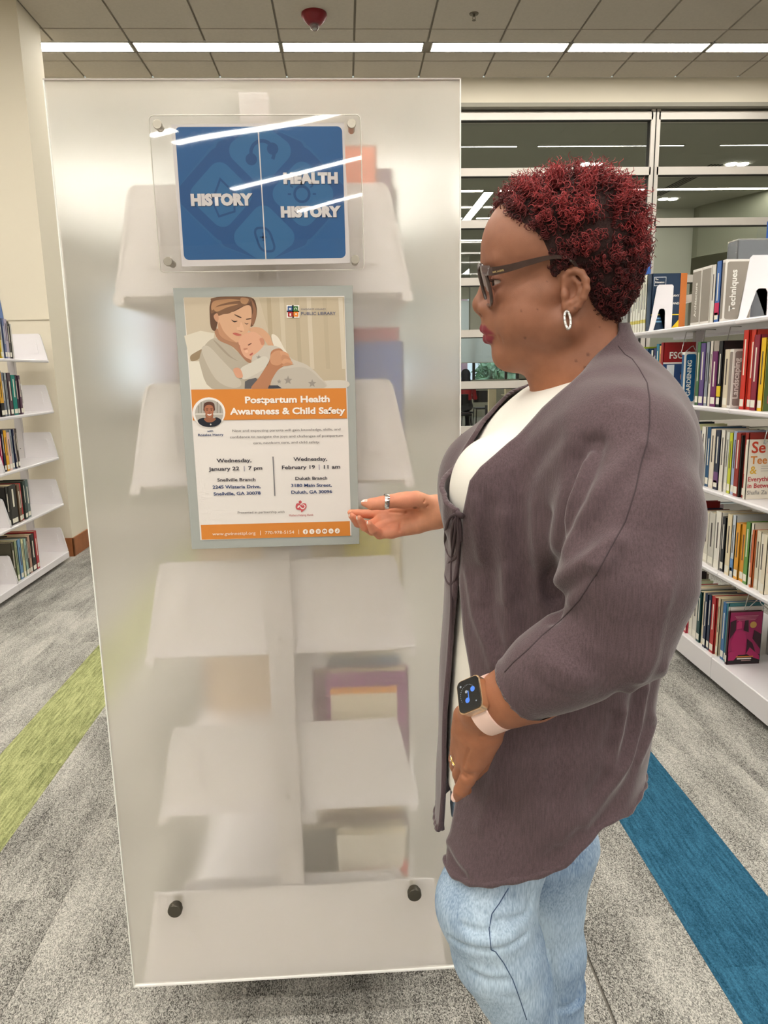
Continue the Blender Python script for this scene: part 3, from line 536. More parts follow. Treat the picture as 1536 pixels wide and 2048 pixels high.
# sprung wire book supports hanging under the shelves
WIRE = mat('steel_wire', (196, 196, 194), 0.25, 0.9)
for (y, zi, lb) in ((3.70, 3, 'beside the FSOT cover'), (3.50, 3, 'behind the GARDENING divider'), (3.27, 3, 'above the purple spines'), (2.90, 2, 'crossing the lettered white cover'), (2.945, 0, 'over the magenta cover')):
    zt = ZR[zi + 1] - 0.02; x0 = XS + 0.02
    t = tag(B().tube([(x0 + 0.10, y, zt), (x0 + 0.05, y, zt), (x0 + 0.028, y - 0.004, zt - 0.10), (x0 + 0.026, y - 0.005, zt - 0.115), (x0 + 0.032, y - 0.004, zt - 0.117), (x0 + 0.078, y, zt - 0.075), (x0 + 0.090, y, zt - 0.07), (x0 + 0.10, y, zt - 0.09), (x0 + 0.15, y, zt - 0.13)], 0.0022, 8).out('wire_support', WIRE, smooth=True), 'bent wire book support hanging under a right-hand shelf, ' + lb, 'support')
# ---------------- left bookcase
XL = -2.262; ZL = [0.085, 0.476, 0.845, 1.207, 1.59]; YL = [3.966, 4.880, 5.80]
case_run('white bookcase by the left wall with half filled shelves', XL - 0.28, 0.28, YL, ZL, 1.70, 'white library bookcases', faces=(1,))
gL = 'books on the left bookcase'; XSL = XL - 0.02
def lrow(z, L, n): return shelf_row(XSL, -1, z, L, 'from the left edge, %s row, left bookcase' % n, gL)
lrow(ZL[4], [(4.90, 4.95, 0.24, (60, 60, 66)), (4.95, 5.0, 0.25, (150, 140, 170)), (5.0, 5.03, 0.262, (232, 198, 40)), (5.03, 5.064, 0.262, (150, 110, 130)), (5.064, 5.085, 0.271, (226, 196, 50)), (5.085, 5.133, 0.268, (206, 206, 196)), (5.133, 5.165, 0.264, (96, 110, 150)), (5.165, 5.216, 0.262, (180, 170, 190)), (5.216, 5.252, 0.249, (70, 66, 60)), (5.252, 5.277, 0.235, (200, 196, 190), dict(depth=0.17, label='black and silver book with painted mylar highlights at the end of the top left row', sticker=False, title=False))], 'top')
lrow(ZL[3], [(4.897, 4.93, 0.278, (226, 200, 190)), (4.93, 4.975, 0.258, (170, 130, 170)), (4.975, 5.032, 0.303, (28, 26, 26), dict(band=((222, 166, 50), 0.3, 0.95))), (5.032, 5.08, 0.29, (110, 118, 136)), (5.08, 5.115, 0.288, (150, 156, 160)), (5.115, 5.169, 0.288, (80, 60, 70)), (5.169, 5.237, 0.274, (26, 128, 118)), (5.237, 5.275, 0.274, (56, 40, 60)), (5.275, 5.314, 0.27, (90, 60, 80)), (5.314, 5.346, 0.211, (232, 230, 226), dict(label='white, red and navy book leaning at the end of the second left row', depth=0.16))], 'second')
lrow(ZL[2], [(4.90, 4.93, 0.28, (180, 30, 90)), (4.93, 4.965, 0.28, (24, 24, 50)), (4.965, 5.01, 0.272, (228, 168, 40)), (5.01, 5.06, 0.255, (222, 190, 184)), (5.06, 5.10, 0.27, (150, 160, 170)), (5.10, 5.125, 0.27, (36, 44, 80)), (5.125, 5.15, 0.27, (206, 190, 180)), (5.15, 5.18, 0.27, (60, 50, 48))], 'third')
lrow(ZL[1], [(4.90, 4.94, 0.27, (24, 22, 22)), (4.94, 5.06, 0.27, (34, 32, 32)), (5.06, 5.11, 0.26, (110, 86, 66)), (5.11, 5.15, 0.26, (200, 60, 64)), (5.15, 5.19, 0.27, (40, 60, 56)), (5.19, 5.215, 0.275, (20, 22, 22)), (5.215, 5.27, 0.27, (88, 106, 108))], 'fourth')
lrow(ZL[0], [(4.90, 4.94, 0.28, (70, 66, 50)), (4.94, 4.98, 0.28, (150, 160, 120)), (4.98, 5.03, 0.28, (110, 150, 186)), (5.03, 5.07, 0.27, (206, 206, 160)), (5.07, 5.11, 0.265, (150, 180, 170)), (5.11, 5.14, 0.27, (60, 44, 40)), (5.14, 5.18, 0.27, (190, 150, 130)), (5.18, 5.25, 0.27, (24, 22, 22)), (5.25, 5.30, 0.28, (176, 40, 50))], 'bottom')
for nm_, pcs in (('black and silver', [(-0.17, 0, 0, 0.235, (44, 44, 44)), (-0.13, -0.08, 0.1, 0.23, (226, 226, 222)), (-0.08, -0.02, 0.02, 0.12, (222, 222, 216)), (-0.165, -0.13, 0.0, 0.16, (220, 216, 206)), (-0.10, -0.06, 0.15, 0.2, (70, 70, 70))]), ('white, red', [(-0.12, -0.04, 0.05, 0.09, (200, 50, 56)), (-0.14, -0.05, 0.10, 0.13, (50, 56, 100)), (-0.12, -0.03, 0.16, 0.18, (120, 120, 130))])):  # pale patches on the dark cover: its white design and painted mylar highlights
    o = [q for q in bpy.data.objects if q.get('label', '').startswith(nm_)][0]; face_art(o, 0.0, pcs)
# ---------------- bookcase behind the frosted panel
XC = -0.150; ZD = [0.150, 0.519, 0.885, 1.247, 1.611]; YD = [1.452, 2.366, 3.280]
dc = case_run('white double-faced bookcase standing behind the frosted end panel', XC, 0.284, YD, ZD, 1.955, 'white library bookcases', base=0.115, back=0.020)
for y in (2.3, 3.0): B().box(XC - 0.18, XC + 0.18, y - 0.35, y + 0.3, 0.0, 0.116).out('plinth', mat('dark_plinth', (40, 38, 36), 0.8), dc)
B().prism([(-0.49, 0.118), (-0.49, 0.13), (-0.45, 0.345), (0.165, 0.345), (0.19, 0.13), (0.19, 0.118)], 1.428, 1.434).out('base_end_plate', SHW, dc)
gD = 'books behind the frosted panel'; XDR = 0.118
def drow(z, L, n): return shelf_row(XDR, -1, z, L, 'deep on the %s shelf behind the frosted panel' % n, gD)
drow(ZD[4], [(1.53, 1.57, 0.275, (214, 104, 60), dict(depth=0.16, inset=0.045, sticker=False))] + randrow(1.58, 1.85, PAL, 0.2, 0.26), 'top')
drow(ZD[3], [(1.51, 1.545, 0.27, (28, 84, 168), dict(depth=0.22, inset=0.0, sticker=False)), (1.56, 1.6, 0.30, (196, 90, 110), dict(depth=0.2))] + randrow(1.61, 1.85, PAL, 0.2, 0.28), 'second')
drow(ZD[2], [(1.53, 1.57, 0.245, (204, 192, 30), dict(depth=0.10, inset=0.03)), (1.58, 1.62, 0.25, (226, 214, 190), dict(depth=0.2))] + randrow(1.63, 1.85, PAL, 0.2, 0.26), 'third')
o = drow(ZD[1], [(1.50, 1.54, 0.295, (132, 44, 124), dict(depth=0.18, inset=0.0, sticker=False))] + randrow(1.55, 1.85, PAL, 0.2, 0.28), 'fourth')[0]
face_art(o, 0.0, [(-0.17, -0.025, 0.0, 0.25, (226, 218, 196)), (-0.17, -0.025, 0.245, 0.26, (230, 150, 50))])
o = drow(ZD[0], [(1.50, 1.53, 0.27, (226, 220, 208), dict(depth=0.16, sticker=False)), (1.535, 1.56, 0.27, (90, 90, 92), dict(depth=0.25))] + randrow(1.57, 1.85, PAL, 0.2, 0.28), 'bottom')[0]
face_art(o, 0.0, [(-0.16, 0.0, 0.17, 0.18, (200, 60, 60)), (-0.01, 0.0, 0.16, 0.20, (206, 30, 50))])
shelf_row(-0.42, 1, ZD[3], [(1.53, 1.56, 0.27, (230, 206, 130), dict(depth=0.06, inset=0.085))] + randrow(1.9, 2.1, PAL, 0.2, 0.26), 'on the left face behind the frosted panel, second shelf', gD)
for z in ZD[1:3]: shelf_row(-0.42, 1, z, randrow(2.0, 2.35, [(236, 232, 220), (226, 212, 178), (214, 180, 170)], 0.2, 0.26), 'on the left face behind the frosted panel, shelf %s' % ('two' if z < 0.6 else 'three'), gD)
# ================================================================ FROSTED END PANEL WITH SIGN AND POSTER
fp = bpy.data.materials.new('frosted_acrylic'); fp.use_nodes = True; nt = fp.node_tree; nt.nodes.clear(); N = nt.nodes.new; L = nt.links
o_ = N('ShaderNodeOutputMaterial'); m1 = N('ShaderNodeMixShader'); m2 = N('ShaderNodeMixShader'); rf = N('ShaderNodeBsdfRefraction'); df = N('ShaderNodeBsdfDiffuse'); tl = N('ShaderNodeBsdfTranslucent')
rf.inputs['IOR'].default_value = 1.12; rf.inputs['Roughness'].default_value = 0.50; rf.inputs['Color'].default_value = (1, 1, 1, 1)
df.inputs[0].default_value = s2l((240, 234, 222)) + (1,); tl.inputs[0].default_value = s2l((250, 244, 232)) + (1,)
m2.inputs[0].default_value = 0.65; L.new(df.outputs[0], m2.inputs[1]); L.new(tl.outputs[0], m2.inputs[2])
m1.inputs[0].default_value = 0.42; L.new(rf.outputs[0], m1.inputs[1]); L.new(m2.outputs[0], m1.inputs[2]); L.new(m1.outputs[0], o_.inputs[0])
PX0, PX1, PZ0, PZ1, PY = -0.504, 0.219, 0.137, 1.964, 1.400
pt = thing('end_panel', 'tall frosted acrylic end panel screwed to the bookcase by four steel standoffs', 'panel', (0, 0, 0))
mesh('frosted_sheet', [(PX0, PY + 0.004, PZ0), (PX1, PY + 0.004, PZ0), (PX1, PY + 0.004, PZ1), (PX0, PY + 0.004, PZ1)], [(0, 1, 2, 3)], fp, pt)
EDG = mat('polished_edge_highlight', (244, 244, 240), 0.2)  # pale colour paints the highlight along the sheet's bottom and side edges
B().box(PX0, PX1, PY, PY + 0.009, PZ0 - 0.004, PZ0 - 0.0003).out('bottom_edge', EDG, pt); B().box(PX0 - 0.002, PX0, PY, PY + 0.009, PZ0 - 0.004, PZ1).out('side_edge', EDG, pt); B().box(PX1, PX1 + 0.002, PY, PY + 0.009, PZ0 - 0.004, PZ1).out('side_edge', EDG, pt); B().box(PX0 - 0.002, PX1 + 0.002, PY, PY + 0.009, PZ1, PZ1 + 0.002).out('top_edge', mat('acrylic_top_edge', (190, 182, 176), 0.3), pt)
STL = mat('brushed_steel', (176, 170, 158), 0.38, 0.85, bump=(120, 0.15))
def standoff(parent, x, z, y0, r, cap, name='standoff'):
    s = B().lathe([(0, y0), (r * 0.8, y0), (r * 0.8, y0 - cap * 0.35), (r, y0 - cap * 0.38), (r, y0 - cap * 0.92), (r * 0.92, y0 - cap), (0, y0 - cap)], (x, 0, z), 'y', 28).out(name, STL, parent, smooth='auto'); return s
def at(px, py, Y):
    """world point at depth Y seen at photo pixel (px, py): used to take measurements from the photograph"""
    d = ROT @ np.array([px - 768.0, py - 1024.0, FPX]); return np.array([0, 0, CAMH]) + d * (Y / d[1])
for x, z, n_ in ((-0.398, 0.334, 1), (0.117, 0.341, 1), (-0.385, 1.80, 0), (0.10, 1.80, 0)):
    if n_: s = standoff(pt, x, z, PY, 0.0150, 0.020); s.data.materials.clear(); s.data.materials.append(mat('dark_steel_cap', (92, 88, 80), 0.35, 0.85)); B().tube([(x, PY + 0.001, z), (x, 1.425, z)], 0.008, 14).out('barrel', STL, s)
# ---- clear sign holder with the blue section sign
t = thing('section_sign', 'blue and white section sign reading HISTORY and HEALTH HISTORY under clear acrylic', 'sign', (0, 0, 0))
ac = mat('clear_acrylic', (255, 255, 255), 0.03)
nt = ac.node_tree; nt.nodes.clear(); N = nt.nodes.new; L = nt.links
o_ = N('ShaderNodeOutputMaterial'); mxs = N('ShaderNodeMixShader'); tr = N('ShaderNodeBsdfTransparent'); gl = N('ShaderNodeBsdfGlossy'); fr = sym_fresnel(ac, 0.11); tr.inputs[0].default_value = (0.97, 0.97, 0.97, 1)
gl.inputs['Roughness'].default_value = 0.02; nzt = N('ShaderNodeTexNoise'); nzt.inputs['Scale'].default_value = 3.0; nzt.inputs['Detail'].default_value = 0; bp = N('ShaderNodeBump'); bp.inputs['Strength'].default_value = 0.25; bp.inputs['Distance'].default_value = 0.01
tcn = N('ShaderNodeTexCoord'); L.new(tcn.outputs['Object'], nzt.inputs['Vector']); L.new(nzt.outputs['Fac'], bp.inputs['Height']); L.new(bp.outputs[0], gl.inputs['Normal'])
L.new(fr.outputs[0], mxs.inputs[0]); L.new(tr.outputs[0], mxs.inputs[1]); L.new(gl.outputs[0], mxs.inputs[2]); L.new(mxs.outputs[0], o_.inputs[0])
SX0, SX1, SZ0, SZ1 = -0.324, 0.040, 1.640, 1.898
out = rr(SX0, SX1, SZ0, SZ1, 0.008)
mesh('clear_cover', [(x, 1.372, z) for x, z in out], [tuple(range(len(out)))], ac, t)
rim = B().tube([(x, 1.373, z) for x, z in out], 0.0009, 6, closed=True).out('cover_edge', mat('acrylic_edge', (222, 218, 208), 0.15), t, smooth=True)
out2 = rr(SX0 + 0.0, SX1, SZ0, SZ1, 0.008)
for x, z in ((-0.308, 1.881), (0.024, 1.881), (-0.307, 1.657), (0.024, 1.656)):
    s = standoff(t, x, z, 1.372, 0.0078, 0.010); B().tube([(x, 1.3735, z), (x, PY, z)], 0.0062, 14).out('barrel', STL, s)
PWH = mat('white_card', (228, 222, 222), 0.6)
paper = B().prism([(-0.288, 1.885), (0.011, 1.887), (0.015, 1.652), (-0.286, 1.650)], 1.3775, 1.3795).out('paper', PWH, t)
def rrq(x0, x1, z0, z1, r): return rr(x0, x1, z0, z1, r, 6)
Y0 = 1.3775
def print2(name, pts, col, k, m=None, parent=None):
    """one flat printed shape lying k hundredths of a millimetre proud of its sheet"""
    y = Y0 - 0.00004 * k
    return mesh(name, [(x, y, z) for x, z in pts], [tuple(range(len(pts)))], m or mat('print_%d_%d_%d' % tuple(col), col, 0.5), parent or paper)
BLU = (34, 96, 154)
print2('blue_field', rrq(-0.2815, 0.0075, 1.661, 1.881, 0.009), BLU, 2)
def clipx(pts): return [(min(max(x, -0.2815), 0.0075), min(max(z, 1.661), 1.881)) for x, z in pts]
cx, cz = -0.137, 1.770
def dia(cx_, cz_, s, r, k=7):
    o = []
    for a0, dx, dz in ((0, 1, 0), (90, 0, 1), (180, -1, 0), (270, 0, -1)):
        for i in range(k):
            a = math.radians(a0 - 45 + 90 * i / (k - 1)); o.append((cx_ + dx * (s - r * 1.414) + r * math.cos(a), cz_ + dz * (s - r * 1.414) + r * math.sin(a)))
    return o
PAT = (54, 116, 166); PAT2 = (22, 78, 134); s_ = 0.070
cen = [(cx - 0.072, cz), (cx + 0.072, cz), (cx, cz + 0.072), (cx, cz - 0.072)]
for i, (a, b_) in enumerate(cen): print2('pattern', clipx(dia(a, b_, s_ + 0.022, 0.022)), (42, 102, 156), 4 + 0.2 * i)
for i, (a, b_) in enumerate(cen): print2('pattern', clipx(dia(a, b_, s_ + 0.016, 0.02)), (28, 84, 142), 6 + 0.2 * i)
for i, (a, b_) in enumerate(cen): print2('pattern', clipx(dia(a, b_, s_ - 0.008, 0.02)), (46, 108, 160), 8 + 0.2 * i)
def ringp(name, pts, w_, col, k, closed=True):
    """printed line of width w_ along pts, one mitred ribbon"""
    n = len(pts); P_ = [np.array(q, float) for q in pts]; L_, R_ = [], []; y = Y0 - 0.00004 * k
    for i in range(n):
        a = P_[(i - 1) % n] if (closed or i) else P_[i]; c = P_[(i + 1) % n] if (closed or i < n - 1) else P_[i]
        d1 = P_[i] - a; d2 = c - P_[i]; d1 = d1 / (np.linalg.norm(d1) or 1); d2 = d2 / (np.linalg.norm(d2) or 1); d = d1 + d2; d /= np.linalg.norm(d) or 1; nn = np.array([-d[1], d[0]])
        ref = d2 if np.linalg.norm(d2) > 0.5 else d1; m = w_ / 2 / max(0.4, abs(nn @ np.array([-ref[1], ref[0]]))); L_.append(P_[i] + nn * m); R_.append(P_[i] - nn * m)
    v = [(q[0], y, q[1]) for q in L_ + R_]; f = [(i, (i + 1) % n, n + (i + 1) % n, n + i) for i in range(n if closed else n - 1)]
    return mesh(name, v, f, mat('print_%d_%d_%d' % tuple(col), col, 0.5), paper)
circ = lambda x, z, r, a0=0, a1=360, n=20: [(x + r * math.cos(math.radians(a0 + (a1 - a0) * i / n)), z + r * math.sin(math.radians(a0 + (a1 - a0) * i / n))) for i in range(n + (0 if a1 - a0 >= 360 else 1))]
ringp('icon_phones', circ(cx + 0.004, cz + 0.068, 0.020, -30, 200), 0.006, PAT2, 12, False); print2('icon_phones', circ(cx - 0.016, cz + 0.058, 0.010), PAT2, 13.2); print2('icon_phones', circ(cx + 0.022, cz + 0.075, 0.010), PAT2, 13.2)
ringp('icon_book', [(cx - 0.088, cz - 0.01), (cx - 0.072, cz + 0.026), (cx - 0.05, cz + 0.004), (cx - 0.05, cz - 0.028), (cx - 0.078, cz - 0.036)], 0.0035, PAT2, 12)
ringp('icon_bulb', circ(cx + 0.070, cz, 0.013), 0.0045, PAT2, 12)
for a in range(0, 181, 36): ringp('icon_ray', [(cx + 0.070 + 0.019 * math.cos(math.radians(a)), cz + 0.019 * math.sin(math.radians(a))), (cx + 0.070 + 0.025 * math.cos(math.radians(a)), cz + 0.025 * math.sin(math.radians(a)))], 0.003, PAT2, 12, False)
ringp('icon_device', [(x * 0.8 + cx * 0.2 + (z - cz + 0.074) * -0.3, z) for x, z in rr(cx - 0.017, cx + 0.017, cz - 0.096, cz - 0.056, 0.012, 4)], 0.004, PAT2, 12)
ringp('icon_device', [(cx - 0.008, cz - 0.072), (cx + 0.004, cz - 0.072)], 0.003, PAT2, 12, False); ringp('icon_device', [(cx - 0.002, cz - 0.078), (cx - 0.002, cz - 0.064)], 0.003, PAT2, 12, False)
print2('dividing_line', [(-0.1395, 1.8835), (-0.1375, 1.8835), (-0.1350, 1.6580), (-0.1370, 1.6580)], (226, 222, 222), 14)
R0 = Matrix.Rotation(math.radians(90), 4, 'X')
SHD = mat('print_shadow_ink', (24, 60, 100), 0.5)
def sign_word(s, x0, z, wd, h):
    for m_, dx, dz, yy, bo in ((SHD, 0.0009, -0.0009, 16, 0.085), (PWH, 0, 0, 18, 0.075)):
        text_mesh('lettering', s, h, m_, paper, (x0 + wd / 2 + dx, Y0 - 0.00004 * yy, z + dz), bo, 'CENTER', R0, 1.05, wd)
sign_word('HISTORY', at(368, 0, 1.378)[0] + 0.0 if False else -0.2645, 1.7535, 0.1085, 0.0245)
sign_word('HEALTH', -0.0985, 1.7885, 0.096, 0.0230); sign_word('HISTORY', -0.1075, 1.7325, 0.107, 0.0230)
# ---- poster in a grey mat
Y0 = 1.3925
t = thing('poster', 'framed Postpartum Health poster with mother and baby photo and orange bands', 'poster', (0, 0, 0))
paper = t
B().box(-0.3085, 0.0185, 1.3935, 1.3995, 1.125, 1.615, bev=0.001).out('grey_mat', mat('grey_mat_board', (164, 168, 164), 0.55), t)
paper = B().box(-0.2905, 0.0030, 1.3925, 1.3936, 1.143, 1.5965).out('poster_sheet', mat('poster_paper', (226, 220, 216), 0.6), t)
def P2(X, Y): # photo crop 340..730 x 560..830
    q = at(340 + X / 3.938, 560 + Y / 3.938, Y0); return (q[0], q[2])
def P3(X, Y): # photo crop 360..730 x 770..1110
    q = at(360 + X / 4.151, 770 + Y / 4.151, Y0); return (q[0], q[2])
def art(name, pts, col, k, F=P2): return print2(name, [F(*p) for p in pts], col, k)
def smo(pts, n=4):
    """rounds an outline by Catmull-Rom interpolation"""
    o = []; N_ = len(pts)
    for i in range(N_):
        p0, p1, p2, p3 = [np.array(pts[(i + j - 1) % N_], float) for j in range(4)]
        for k in range(n):
            t_ = k / n; o.append(tuple(0.5 * (2 * p1 + (p2 - p0) * t_ + (2 * p0 - 5 * p1 + 4 * p2 - p3) * t_ ** 2 + (3 * p1 - p0 - 3 * p2 + p3) * t_ ** 3)))
    return o
art('photo_ground', [(108, 137), (1372, 134), (1386, 852), (166, 858)], (196, 182, 160), 1)
art('photo_curtain', [(700, 140), (1372, 134), (1386, 852), (900, 852)], (188, 174, 150), 2)
for a, c in ((760, (176, 160, 134)), (860, (200, 188, 166)), (980, (178, 164, 140)), (1075, (204, 192, 172)), (1200, (182, 168, 144)), (1325, (206, 196, 178))):
    art('curtain_fold', [(a, 140), (a + 34, 140), (a + 62, 700), (a + 30, 700)], c, 3)
art('bedding', [(112, 440), (240, 400), (350, 420), (330, 560), (150, 640), (140, 560)], (214, 206, 190), 4)
art('bedding', [(150, 640), (260, 640), (440, 800), (440, 858), (166, 858)], (222, 216, 202), 4)
art('bedding', smo([(1160, 800), (1384, 792), (1384, 850), (1100, 852)]), (206, 200, 190), 4)
art('hair_tail', smo([(160, 600), (200, 570), (270, 530), (340, 470), (350, 500), (280, 550), (230, 620), (170, 640)]), (150, 130, 104), 5)
art('sweater', smo([(340, 460), (430, 480), (520, 560), (600, 620), (640, 720), (700, 780), (640, 856), (330, 856), (240, 680), (236, 600), (270, 520)]), (178, 168, 152), 6)
art('sweater_fold', smo([(250, 560), (300, 520), (400, 620), (560, 800), (500, 850), (360, 780)]), (194, 186, 172), 7)
art('sweater_fold', smo([(340, 470), (380, 500), (480, 600), (540, 640), (460, 600), (380, 520)]), (160, 148, 132), 8)
art('neck', smo([(356, 380), (380, 470), (500, 530), (600, 640), (640, 640), (560, 500), (480, 440)]), (168, 122, 94), 8)
art('hair_back', smo([(345, 140), (480, 130), (640, 138), (680, 200), (680, 290), (640, 370), (560, 300), (430, 260), (380, 330), (356, 400), (322, 370), (312, 250), (316, 190)]), (96, 66, 48), 9)
art('face', smo([(376, 310), (400, 270), (500, 250), (600, 200), (640, 220), (640, 330), (620, 400), (560, 470), (520, 492), (450, 470), (385, 410)]), (208, 164, 132), 10)
art('face_shade', smo([(385, 330), (420, 400), (470, 455), (520, 492), (440, 470), (385, 420)]), (186, 138, 106), 11)
art('hair_front', smo([(330, 180), (345, 140), (630, 138), (612, 190), (540, 220), (470, 262), (420, 270), (380, 282), (360, 250), (322, 262)]), (120, 86, 62), 12)
for q in ([(340, 170), (460, 150), (560, 160), (480, 172), (380, 200), (330, 240)], [(350, 220), (450, 196), (540, 190), (450, 216), (370, 250)], [(560, 140), (620, 150), (600, 190), (560, 180)]): art('hair_strand', smo(q), (176, 132, 96), 13)
art('hair_strand', smo([(640, 150), (676, 220), (678, 300), (650, 360), (640, 300), (655, 240)]), (140, 98, 72), 13)
art('ear', smo([(345, 280), (372, 262), (384, 300), (372, 330), (352, 310)]), (196, 146, 116), 13)
art('eyebrow', smo([(510, 270), (560, 292), (556, 300), (515, 280)]), (80, 54, 40), 14); art('eyebrow', smo([(600, 306), (636, 300), (636, 308), (604, 314)]), (80, 54, 40), 14)
art('eye_lashes', smo([(484, 312), (505, 322), (534, 322), (510, 334), (492, 324)]), (50, 34, 28), 14); art('eye_lashes', smo([(584, 336), (604, 344), (620, 340), (604, 350)]), (50, 34, 28), 14)
art('nose', smo([(560, 330), (584, 390), (570, 404), (530, 392), (528, 372), (548, 370)]), (218, 174, 142), 14); art('nostril', smo([(534, 396), (560, 406), (572, 402), (552, 400)]), (140, 92, 70), 15)
art('mouth', smo([(494, 420), (520, 416), (564, 432), (540, 440), (512, 434)]), (180, 96, 84), 15)
art('hand_behind', smo([(620, 392), (650, 372), (720, 380), (780, 430), (800, 480), (820, 520), (780, 520), (740, 470), (700, 430), (640, 410)]), (206, 160, 128), 12)
art('baby_head', smo([(540, 480), (580, 430), (660, 408), (720, 450), (745, 500), (700, 560), (650, 600), (640, 630), (590, 610), (560, 560), (548, 520)]), (214, 164, 136), 16)
art('baby_shade', smo([(548, 510), (562, 560), (590, 605), (640, 630), (600, 625), (560, 590), (540, 540)]), (170, 116, 92), 17)
art('baby_ear', smo([(706, 462), (732, 460), (744, 500), (724, 512), (712, 490)]), (196, 136, 110), 17); art('baby_eye', smo([(614, 510), (640, 496), (642, 502), (620, 516)]), (110, 70, 56), 17)
art('baby_brow', smo([(580, 540), (610, 536), (606, 548), (584, 552)]), (186, 128, 104), 17); art('baby_nose', smo([(588, 560), (606, 548), (616, 566), (600, 574)]), (226, 180, 152), 17); art('baby_mouth', smo([(626, 588), (650, 572), (652, 584), (634, 596)]), (176, 92, 84), 18)
art('baby_body', smo([(650, 600), (690, 530), (760, 516), (860, 530), (960, 620), (1080, 670), (1180, 760), (1220, 850), (860, 852), (806, 800), (700, 770), (600, 780), (560, 720), (640, 660)]), (196, 188, 176), 15)
art('blanket', smo([(800, 430), (850, 450), (900, 540), (940, 600), (880, 580), (820, 520)]), (222, 214, 200), 14)
art('blanket', smo([(840, 720), (900, 700), (1060, 690), (1170, 770), (1210, 850), (850, 850), (808, 790)]), (186, 178, 166), 16)
for x, y, r in ((930, 790, 36), (1120, 815, 34), (700, 610, 22), (860, 800, 20)):
    art('printed_star', [(x + r * (1 if i % 2 == 0 else 0.45) * math.sin(i * math.pi / 5), y - r * (1 if i % 2 == 0 else 0.45) * math.cos(i * math.pi / 5)) for i in range(10)], (150, 142, 134), 18)
art('forearm', smo([(640, 856), (700, 770), (780, 640), (800, 560), (870, 540), (910, 600), (920, 660), (850, 710), (800, 790), (770, 856)]), (176, 122, 90), 19)
art('forearm_light', smo([(790, 600), (830, 560), (880, 560), (900, 620), (860, 670), (800, 660)]), (198, 146, 112), 20)
for i in range(4): art('finger', smo([(870 + 16 * i, 560 + 30 * i), (930 + 8 * i, 580 + 26 * i), (975 - 10 * abs(i - 3), 640 + 8 * i), (920, 640 + 12 * i), (880, 610 + 22 * i)]), ((204, 152, 118), (190, 138, 106))[i % 2], 21 + i)
art('baby_hand', smo([(498, 706), (530, 690), (560, 710), (574, 760), (550, 774), (520, 760)]), (210, 156, 128), 20); art('baby_sleeve', smo([(556, 700), (640, 650), (740, 600), (780, 640), (740, 700), (640, 760), (574, 782)]), (206, 200, 188), 19)
art('trousers', [(590, 800), (660, 760), (700, 790), (640, 856), (588, 856)], (90, 88, 92), 7); art('trousers', [(780, 830), (850, 830), (880, 852), (772, 854)], (66, 66, 74), 21)
# library mark and name
for i, (c, x, y) in enumerate((((34, 74, 130), 946, 226), ((52, 106, 50), 990, 226), ((160, 34, 40), 948, 270), ((222, 130, 48), 992, 270))):
    art('logo_ground', [(x + 28 * a, y + 28 * b_) for a, b_ in ((-1, -1), (1, -1), (1, 1), (-1, 1))], (232, 228, 224), 22)
    art('logo_square', smo([(x + 18 * a, y + 18 * b_) for a, b_ in ((-1, -1), (0, -1.06), (1, -1), (1.06, 0), (1, 1), (0, 1.06), (-1, 1), (-1.06, 0))]), c, 24)
def lg(pts): art('logo_icon', pts, (230, 228, 224), 26)
lg([(937, 218), (945, 222), (945, 238), (937, 234)]); lg([(947, 222), (955, 218), (955, 234), (947, 238)]); lg([(978, 234), (980, 224), (990, 217), (1000, 224), (1002, 234), (998, 234), (996, 226), (990, 221), (984, 226), (982, 234)]); lg([(942, 262), (954, 262), (954, 282), (942, 282)]); lg([(986, 268), (990, 262), (996, 262), (1000, 268), (995, 276), (991, 276)])
def ptext(s, p0, p1, h, col, bold, F=P3, name='lettering', k=26, fit=True):
    """one printed line: p0, p1 = left and right ends of the baseline in the crop, h = letter size in metres"""
    a = F(*p0); b_ = F(*p1); ang = math.atan2(b_[1] - a[1], b_[0] - a[0]); wd = math.hypot(b_[0] - a[0], b_[1] - a[1])
    Rm = Matrix.Rotation(-ang, 4, 'Y') @ R0
    return text_mesh(name, s, h, mat('ink_%d_%d_%d' % tuple(col), col, 0.6), paper, ((a[0] + b_[0]) / 2, Y0 - 0.00004 * k, (a[1] + b_[1]) / 2), bold, 'CENTER', Rm, 1.0, wd)
NAVY = (48, 66, 110); DK = (60, 56, 66)
ptext('GWINNETT COUNTY', (1032, 236), (1228, 236), 0.0038, NAVY, 0.0, P2); ptext('PUBLIC LIBRARY', (1032, 276), (1304, 274), 0.0076, NAVY, 0.0, P2)
OR = (212, 132, 54)
art('orange_band', [(93, 38), (1378, 26), (1386, 277), (108, 294)], OR, 24, P3)
art('orange_footer', [(173, 1162), (1410, 1130), (1414, 1252), (180, 1284)], OR, 2, P3)
for dk, c, dx, k in (((0.0), (150, 96, 44), 3, 26), (0, (240, 232, 226), 0, 28)):
    ptext('Postpartum Health', (541 + dx, 150 + dx), (1243 + dx, 140 + dx), 0.0168, c, 0.035, k=k); ptext('Awareness & Child Safety', (416 + dx, 244 + dx), (1372 + dx, 236 + dx), 0.0168, c, 0.035, k=k)
TXT = (106, 100, 100)
ptext('New and expecting parents will gain knowledge, skills, and', (436, 390), (1332, 376), 0.0066, TXT, 0.0); ptext('confidence to navigate the joys and challenges of postpartum', (416, 442), (1354, 428), 0.0066, TXT, 0.0); ptext('care, newborn care, and child safety.', (610, 490), (1162, 482), 0.0066, TXT, 0.0)
ptext('with', (228, 390), (278, 388), 0.0052, NAVY, 0.02); ptext('Rosalee Henry', (150, 424), (360, 420), 0.0060, NAVY, 0.02)
